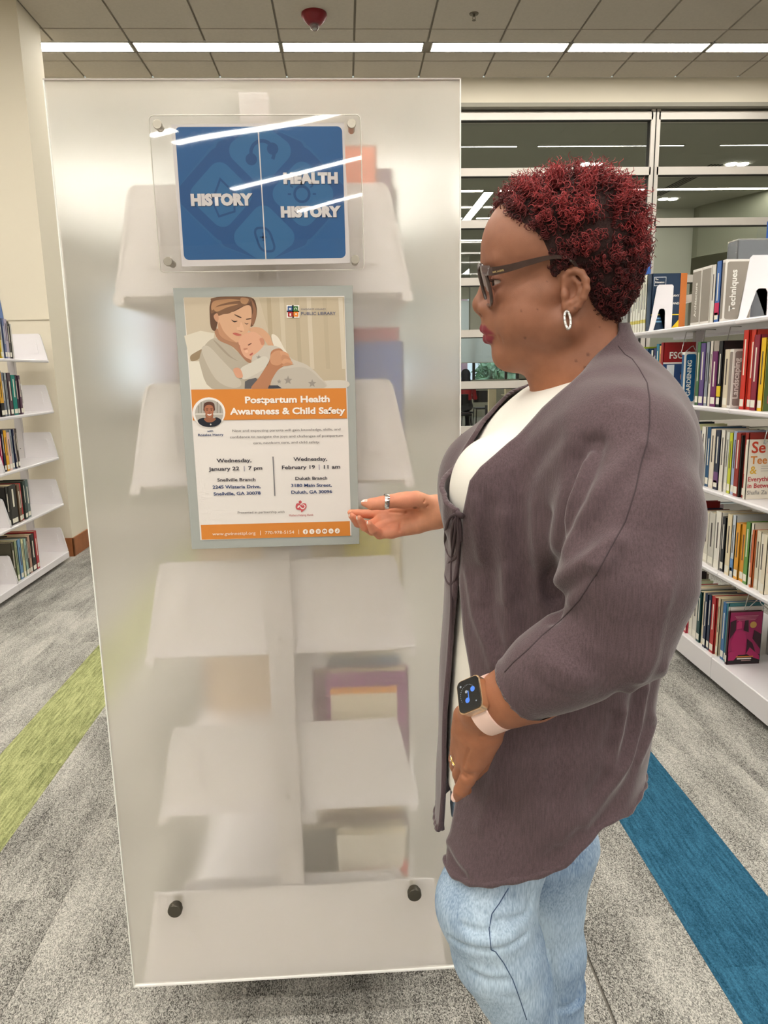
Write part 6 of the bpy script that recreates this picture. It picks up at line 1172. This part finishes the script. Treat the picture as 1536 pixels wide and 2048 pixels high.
# only the outer surface, and only where it can be reached
cand = np.where(ok)[0]
top = Vs[:, 2]; zt = Hd(1100, 500)[2]
NC = 3400
ids = rng.choice(cand, NC, replace=True)
allV = []; allF = []; allC = []; nv = 0
clump_c = Vs[rng.choice(cand, 150)]
m_seg = 30; kq = 3
for i in ids:
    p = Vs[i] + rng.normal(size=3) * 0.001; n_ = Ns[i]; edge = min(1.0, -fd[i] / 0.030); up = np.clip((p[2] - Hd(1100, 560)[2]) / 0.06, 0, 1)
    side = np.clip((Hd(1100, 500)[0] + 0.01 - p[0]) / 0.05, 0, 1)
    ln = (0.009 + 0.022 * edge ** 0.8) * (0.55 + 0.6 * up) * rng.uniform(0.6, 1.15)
    if p[2] < Hd(0, 590)[2]: ln *= 0.75
    cc = clump_c[np.argmin(((clump_c - p) ** 2).sum(1))]; d0 = n_ + 0.35 * rng.normal(size=3) + (cc - p) * 48 + np.array([0, 0, 0.25 * up]); d0 /= np.linalg.norm(d0)
    a = np.cross(d0, [0.3, 0.5, 0.8]); a /= np.linalg.norm(a); b_ = np.cross(d0, a); R_ = rng.uniform(0.0016, 0.0038); turns = rng.uniform(1.8, 4.0); ph = rng.uniform(0, 6.28)
    t_ = np.linspace(0, 1, m_seg)[:, None]; an = ph + turns * 6.283 * t_; rad = R_ * np.minimum(1, t_ * 4) * (1.1 - 0.25 * t_)
    curve = p + d0 * (t_ * ln - 0.002) + a * (np.cos(an) * rad) + b_ * (np.sin(an) * rad)
    T = np.gradient(curve, axis=0); T /= np.linalg.norm(T, axis=1)[:, None]; u = np.cross(T, d0); un = np.linalg.norm(u, axis=1)[:, None]; u = np.where(un > 1e-4, u / np.maximum(un, 1e-6), a); w_ = np.cross(T, u)
    r_ = 0.00062 * (1.15 - 0.6 * t_)
    ring = np.stack([curve + (u * math.cos(q) + w_ * math.sin(q)) * r_ for q in (0, 2.094, 4.189)], 1).reshape(-1, 3); allV.append(ring)
    g0 = np.arange(m_seg - 1)[:, None] * kq; j = np.arange(kq); allF.append((nv + np.stack([g0 + j, g0 + (j + 1) % kq, g0 + kq + (j + 1) % kq, g0 + kq + j], -1)).reshape(-1, 4)); nv += m_seg * kq
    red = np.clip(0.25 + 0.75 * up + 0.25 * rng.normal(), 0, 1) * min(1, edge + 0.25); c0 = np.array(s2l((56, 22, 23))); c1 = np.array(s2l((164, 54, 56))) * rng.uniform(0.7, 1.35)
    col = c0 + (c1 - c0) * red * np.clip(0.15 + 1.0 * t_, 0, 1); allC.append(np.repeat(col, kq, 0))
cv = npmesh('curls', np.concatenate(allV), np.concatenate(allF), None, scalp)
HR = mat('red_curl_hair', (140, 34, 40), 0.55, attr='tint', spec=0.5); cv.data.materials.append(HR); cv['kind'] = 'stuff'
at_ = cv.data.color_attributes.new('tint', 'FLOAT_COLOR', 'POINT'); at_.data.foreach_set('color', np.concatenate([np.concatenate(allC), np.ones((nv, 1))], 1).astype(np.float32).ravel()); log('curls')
# ---------------------------------------------------------------- eyes
for k, c in enumerate(EYE):
    e = B().lathe([(0.0118 * math.sin(a_), -0.0118 * math.cos(a_)) for a_ in np.linspace(0.0, math.pi, 14)], c, 'x', 24).out('eye', mat('eye_white', (214, 200, 192), 0.15), body, smooth=True)
    cc = c + np.array([-0.0095, 0, -0.0012]); B().lathe([(0, -0.0028), (0.003, -0.0027), (0.0055, -0.0012), (0.0056, 0.0), (0, 0)], cc, 'x', 20).out('iris', mat('dark_iris', (44, 26, 18), 0.1), e, smooth=True)
    lb = B()
    for j in range(14):
        ang = -1.1 + 2.2 * j / 13; s_ = math.sin(ang); q0 = c + np.array([-0.0138 * math.cos(ang), 0.0134 * s_, 0.0022 - 0.0015 * abs(s_)]); q1 = q0 + np.array([-0.0035, 0.001 * s_, 0.0002]); q2 = q1 + np.array([-0.002, 0.0012 * s_, 0.0016]); lb.tube([q0, q1, q2], [0.0003, 0.00025, 0.0001], 4)
    lb.out('eyelashes', mat('lash', (24, 16, 14), 0.7), e)
# ---------------------------------------------------------------- glasses
FRG = mat('brown_tortoise_acetate', (66, 50, 46), 0.22, coat=0.5, noise=(60, 0.2)); LENS = mat('smoke_lens', (190, 170, 170), 0.03)
nt = LENS.node_tree; nt.nodes.clear(); N = nt.nodes.new; o_ = N('ShaderNodeOutputMaterial'); mxs = N('ShaderNodeMixShader'); tr = N('ShaderNodeBsdfTransparent'); gl = N('ShaderNodeBsdfGlossy'); fr = sym_fresnel(LENS, 0.08); tr.inputs[0].default_value = (0.80, 0.72, 0.74, 1); gl.inputs['Roughness'].default_value = 0.03
nt.links.new(fr.outputs[0], mxs.inputs[0]); nt.links.new(tr.outputs[0], mxs.inputs[1]); nt.links.new(gl.outputs[0], mxs.inputs[2]); nt.links.new(mxs.outputs[0], o_.inputs[0])
gls = thing('glasses', 'brown acetate glasses with tinted lenses worn by the woman', 'glasses', (0, 0, 0))
G0 = Hd(954, 534); Gb = Hd(975, 616)                       # top and bottom of the lens plane at mid face
def gp(u, v):
    """u across the face (m), v down the lens 0..1; the front bows round the face"""
    return G0 + (Gb - G0) * v + np.array([0.005 * (abs(u) / 0.06) ** 2 + 0.003 * (abs(u) / 0.06), 0, 0]) + u * HN
frm = B(); hh = 1.0
for s in (-1, 1):
    o = []
    for i in range(28):
        a_ = 6.2832 * i / 28; cu, sv = math.cos(a_), math.sin(a_); e_ = lambda q: math.copysign(abs(q) ** 0.75, q); o.append(gp(s * 0.0335 + 0.0265 * e_(cu), 0.52 - 0.48 * e_(sv)))
    frm.tube(o, 0.0023, 8, closed=True); mid = sum(o) / len(o)
    mesh('lens', o + [mid], [(i, (i + 1) % 28, 28) for i in range(28)], LENS, gls)
frm.tube([gp(-0.008, 0.26), gp(0, 0.2), gp(0.008, 0.26)], 0.0024, 8); frm.out('front_frame', FRG, gls, smooth=True)
for s in (-1, 1):
    dy = s * 0.064
    pts = [gp(s * 0.060, 0.12), Hd(974, 545, s * 0.067), Hd(1010, 540, s * 0.071), Hd(1060, 526, s * 0.0745), Hd(1100, 516, s * 0.0765), Hd(1130, 516, s * 0.0775), Hd(1145, 524, s * 0.0775), Hd(1155, 540, s * 0.074)]
    P3_ = smooth3(pts); b = B(); n = len(P3_)
    for i in range(n):
        hgt = np.interp(i / (n - 1), [0, 0.25, 0.6, 1], [0.0068, 0.0058, 0.0028, 0.0022]); th_ = 0.0014; p = np.asarray(P3_[i])
        t0_ = np.asarray(P3_[min(i + 1, n - 1)]) - np.asarray(P3_[max(i - 1, 0)]); up_ = np.array([-t0_[2], 0, t0_[0]]); up_ /= np.linalg.norm(up_)
        b.v += [tuple(p + up_ * hgt / 1 + [0, -th_, 0]), tuple(p + up_ * hgt + [0, th_, 0]), tuple(p - up_ * hgt * 0.6 + [0, th_, 0]), tuple(p - up_ * hgt * 0.6 + [0, -th_, 0])]
        if i: q = (i - 1) * 4; b.f += [(q + j, q + (j + 1) % 4, q + 4 + (j + 1) % 4, q + 4 + j) for j in range(4)]; b.mi += [0] * 4
    b.f += [(0, 1, 2, 3), (4 * n - 4, 4 * n - 3, 4 * n - 2, 4 * n - 1)]; b.mi += [0, 0]; tp = b.out('temple_arm', FRG, gls, smooth='auto')
    if s < 0:
        a0, a1 = Hd(986, 545, -0.0715), Hd(1010, 539.5, -0.0735); ang = math.atan2(a1[2] - a0[2], a1[0] - a0[0])
        text_mesh('lettering', 'KARL LAGERFELD', 0.0030, mat('gold_print', (206, 180, 120), 0.4, 0.6), tp, tuple((a0 + a1) / 2 + [0, -0.0008, -0.001]), 0.01, 'CENTER', Matrix.Rotation(-ang, 4, 'Y') @ R0, 1.0, 0.0155)
# ---------------------------------------------------------------- earring
SIL = mat('silver', (190, 188, 182), 0.35, 1.0); er = thing('earring', 'silver hoop earring set with small stones in the near ear', 'earring', tuple(Hd(1135, 640, -0.078)))
B().tube([(0.0035 * math.cos(a_), 0.010 * math.sin(a_) * 0.45, 0.0105 * math.sin(a_ )) for a_ in np.linspace(0, 6.2832, 33)[:-1]], 0.0018, 8, closed=True).out('hoop', SIL, er, smooth=True)
for i in range(12):
    a_ = 6.2832 * i / 12; B().lathe([(0, 0), (0.0013, 0), (0.0008, -0.0010), (0, -0.0011)], (0.0035 * math.cos(a_), 0.0045 * math.sin(a_) - 0.0016, 0.0105 * math.sin(a_)), 'y', 6).out('stone', mat('crystal', (240, 240, 244), 0.05, 0.3), er)
# ---------------------------------------------------------------- rings, watch, nails
def band(name, label, cat, a, b, r, wd, m, flat=0.0011):
    a = np.asarray(a); b = np.asarray(b); c = (a + b) / 2; d = (b - a) / np.linalg.norm(b - a); t = thing(name, label, cat, tuple(c))
    q = Vector((0, 0, 1)).rotation_difference(Vector(d)); t.rotation_mode = 'QUATERNION'; t.rotation_quaternion = q
    bb = B(); k = 40; v = []
    for rr_, h in ((r, -wd / 2), (r + flat, -wd / 2 + 0.0003), (r + flat * 1.2, 0), (r + flat, wd / 2 - 0.0003), (r, wd / 2)):
        for j in range(k): an = 6.2832 * j / k; v.append((rr_ * math.cos(an), rr_ * math.sin(an), h))
    f = [(i * k + j, i * k + (j + 1) % k, ((i + 1) % 5) * k + (j + 1) % k, ((i + 1) % 5) * k + j) for i in range(5) for j in range(k)]
    bb.add(v, f).out('band', m, t, smooth='auto'); return t
band('thumb_ring', 'wide polished silver ring on the raised thumb', 'ring', A(768, 1003, 1.247), A(777, 1003.5, 1.2475), 0.0128, 0.0085, mat('polished_silver', (226, 226, 226), 0.08, 1.0), 0.0015)
rt = band('wedding_ring', 'gold ring with small diamonds on the lowered hand', 'ring', A(921, 1513, 0.820 + DN), A(917, 1524, 0.829 + DN), 0.0098, 0.004, mat('gold', (226, 190, 116), 0.2, 1.0))
for i in range(7): an = math.pi * (0.55 + 0.16 * i); B().lathe([(0, 0), (0.0014, 0), (0.0009, 0.0011), (0, 0.0012)], (0.0108 * math.cos(an), 0.0108 * math.sin(an), 0), 'z', 8).out('stone', mat('crystal', (240, 240, 244), 0.05, 0.3), rt)
# watch on the near wrist
wa, wb = A(1003, 1400, 0.760 + DN), A(966, 1415, 0.7725 + DN); wc = wa * 0.45 + wb * 0.55; wd_ = (wb - wa) / np.linalg.norm(wb - wa)
wt = thing('smart_watch', 'smart watch with dark square face and pale pink strap on the lowered wrist', 'watch', (0, 0, 0))
view = wc - CAMP; view /= np.linalg.norm(view)
fn = A(912, 1398, 0.757 + DN) - wc; fn -= wd_ * (fn @ wd_); fn /= np.linalg.norm(fn)      # outward normal of the case
tn = np.cross(wd_, fn); PNK = mat('pink_silicone', (238, 206, 194), 0.5)
rs = 0.0300; sb = B(); k = 48; v = []
for j in range(k):
    an = 6.2832 * j / k; dr = fn * math.cos(an) + tn * math.sin(an)
    for (rr_, h) in ((rs, -0.011), (rs + 0.0022, -0.0105), (rs + 0.0022, 0.0105), (rs, 0.011)): v.append(wc + dr * rr_ + wd_ * h)
sb.add(v, [(j * 4 + i, j * 4 + (i + 1) % 4, ((j + 1) % k) * 4 + (i + 1) % 4, ((j + 1) % k) * 4 + i) for j in range(k) for i in range(4)]).out('strap', PNK, wt, smooth='auto')
def plate(name, hw, hh_, r, z0, z1, m, parent, cen=(0, 0)):
    o = rr(-hw + cen[0], hw + cen[0], -hh_ + cen[1], hh_ + cen[1], r, 6); n = len(o); base = wc + fn * (rs + 0.0)
    v = [base + wd_ * a_ + tn * b_ + fn * z0 for a_, b_ in o] + [base + wd_ * a_ + tn * b_ + fn * z1 for a_, b_ in o]
    bb = B().add(v, [tuple(range(n)), tuple(range(2 * n - 1, n - 1, -1))] + [(i, (i + 1) % n, n + (i + 1) % n, n + i) for i in range(n)]); return bb.out(name, m, parent, smooth='auto')
cs = plate('case', 0.0165, 0.0195, 0.007, -0.002, 0.0080, mat('rose_gold_case', (232, 196, 160), 0.25, 0.85), wt); plate('screen', 0.0152, 0.0182, 0.006, 0.0080, 0.0093, mat('black_glass', (24, 26, 30), 0.06, coat=0.6), wt)
BLW = mat('watch_blue', (70, 120, 220), 0.4, emit=0.1); WHW = mat('watch_grey', (130, 136, 146), 0.4, emit=0.15)
def wdot(x, y, r, m): plate('watch_print', r, r, r * 0.98, 0.0093, 0.00945, m, cs, (x, y))
wdot(-0.006, 0.0045, 0.0030, BLW); wdot(0.0025, -0.006, 0.0030, BLW) ; wdot(0.003, 0.004, 0.0017, WHW); wdot(-0.009, -0.010, 0.0008, WHW); wdot(0.010, 0.012, 0.0012, WHW)
for i in range(16): an = -0.5 + 3.0 * i / 15; wdot(0.001 + 0.0105 * math.cos(an), 0.000 + 0.0115 * math.sin(an), 0.0004, WHW)
plate('watch_hand', 0.0005, 0.0055, 0.0004, 0.0093, 0.0096, BLW, cs, (0.0005, -0.001))
cr_ = B().tube([wc + fn * (rs + 0.004) + wd_ * 0.0165 - tn * 0.008, wc + fn * (rs + 0.004) + wd_ * 0.0182 - tn * 0.008], 0.0028, 14).out('crown', mat('rose_gold_case', (232, 196, 160), 0.25, 0.85), wt)
NL = mat('nail_pink', (236, 190, 176), 0.25, coat=0.5); NT = mat('nail_white', (244, 238, 232), 0.25, coat=0.5)
def nail(p0, p1, r, up, m=NL, tip=True):
    """curved nail plate from cuticle p0 to tip p1, facing up"""
    p0 = np.asarray(p0); p1 = np.asarray(p1); d = p1 - p0; L_ = np.linalg.norm(d); d = d / L_; u = np.asarray(up, float); u -= d * (u @ d); u /= np.linalg.norm(u); s_ = np.cross(d, u); v = []; nu, nv_ = 7, 7
    for i in range(nv_):
        t_ = i / (nv_ - 1); rr_ = r * (1 - 0.25 * t_) * math.sqrt(max(0.05, 1 - max(0, (t_ - 0.6) / 0.42) ** 2))
        for j in range(nu): an = (-1.15 + 2.3 * j / (nu - 1)); v.append(p0 + d * L_ * t_ + u * (rr_ * math.cos(an) - r * 0.15 * t_) + s_ * rr_ * math.sin(an))
    f = [(i * nu + j, i * nu + j + 1, (i + 1) * nu + j + 1, (i + 1) * nu + j) for i in range(nv_ - 1) for j in range(nu - 1)]
    o = B().add(v, f, 0); o.mi = [1 if (tip and q // (nu - 1) >= nv_ - 3) else 0 for q in range(len(f))]; ob = o.out('fingernail', [m, NT], body, smooth=True); return ob
nail(A(742, 1007, 1.248), A(722, 1004, 1.250), 0.0082, (-0.1, 0.1, 1.0))
nail(A(714, 1026, 1.303), A(698, 1023, 1.288), 0.0068, (-0.4, 0.9, -0.1)); nail(A(712, 1042, 1.283), A(699, 1026, 1.266), 0.0070, (-0.9, 0.25, -0.2))
nail(A(726, 1049, 1.263), A(714, 1031, 1.249), 0.0070, (-0.9, 0.2, -0.2)); nail(A(744, 1056, 1.246), A(735, 1041, 1.236), 0.0064, (-0.9, 0.2, -0.2))
nail(A(918, 1582, 0.796 + DN), A(905, 1602, 0.802 + DN), 0.0068, (-0.8, -0.35, 0.25), mat('nail_pale', (244, 208, 200), 0.25, coat=0.5), False)
# ---------------------------------------------------------------- the reader beyond the glass, seen from behind
rp = thing('person', 'dark-haired person in a red top seated with back turned beyond the glass', 'person', (0, 0, 0))
bx_, by_ = float(at(931, 748, 17.6)[0]), 17.6
Q = lambda x, y, z: (bx_ + x, by_ + y, z)
fig = U([ell(Q(0, 0, 1.30), (0.085, 0.10, 0.115)), cap(Q(0, 0, 1.20), Q(0, 0, 1.08), 0.055), cap(Q(-0.15, 0, 1.02), Q(0.15, 0, 1.02), 0.07), cap(Q(0, 0, 1.0), Q(0, 0, 0.60), 0.14, 0.16), cap(Q(-0.19, 0, 1.02), Q(-0.24, 0.05, 0.76), 0.055, 0.045), cap(Q(0.19, 0, 1.02), Q(0.24, 0.05, 0.76), 0.055, 0.045), cap(Q(-0.24, 0.05, 0.76), Q(-0.14, 0.3, 0.80), 0.045, 0.035), cap(Q(0.24, 0.05, 0.76), Q(0.14, 0.3, 0.80), 0.045, 0.035),
    cap(Q(-0.09, 0, 0.56), Q(-0.11, 0.42, 0.54), 0.09, 0.065), cap(Q(0.09, 0, 0.56), Q(0.11, 0.42, 0.54), 0.09, 0.065), cap(Q(-0.11, 0.42, 0.54), Q(-0.11, 0.44, 0.08), 0.062, 0.04), cap(Q(0.11, 0.42, 0.54), Q(0.11, 0.44, 0.08), 0.062, 0.04), cap(Q(-0.11, 0.44, 0.045), Q(-0.11, 0.56, 0.04), 0.04), cap(Q(0.11, 0.44, 0.045), Q(0.11, 0.56, 0.04), 0.04)], 0.05)
v_, f_ = meshsdf(fig, Q(-0.4, -0.3, -0.02), Q(0.4, 0.75, 1.5), 0.016); rb_ = npmesh('body', v_, f_, mat('red_top', (150, 40, 44), 0.8), rp); rb_.data.materials.append(mat('black_trousers', (26, 26, 30), 0.8)); rb_.data.polygons.foreach_set('material_index', (v_[f_[:, 0], 2] < 0.72).astype(np.int32))
hr_ = U([ell(Q(0, -0.02, 1.34), (0.11, 0.11, 0.12)), cap(Q(0, -0.05, 1.30), Q(0, -0.07, 1.12), 0.10, 0.12)], 0.05); v_, f_ = meshsdf(hr_, Q(-0.25, -0.3, 0.9), Q(0.25, 0.2, 1.6), 0.016); npmesh('hair', v_, f_, mat('black_hair', (28, 22, 20), 0.6), rb_)
st = thing('stool', 'black stool under the reader in the red top', 'stool', Q(0, 0, 0)); B().lathe([(0, 0.40), (0.18, 0.40), (0.19, 0.42), (0.18, 0.44), (0, 0.44)], (0, 0, 0)).out('seat', BLK, st)
for i in range(4): an = 0.785 + 1.571 * i; B().tube([(0.12 * math.cos(an), 0.12 * math.sin(an), 0.40), (0.18 * math.cos(an), 0.18 * math.sin(an), 0.0)], 0.012, 6).out('leg', BLK, st)
log('done')
# strip lights set diagonally behind the camera: their streaks show in the clear cover of the blue sign
for p, q in (((-2.04, -6.85), (0.5, -5.10)), ((-1.72, -8.87), (2.2, -5.75)), ((-0.69, -10.44), (3.0, -6.8)), ((-2.24, -6.55), (-1.9, -6.32))): strip_diag((*p, ZC), (*q, ZC))
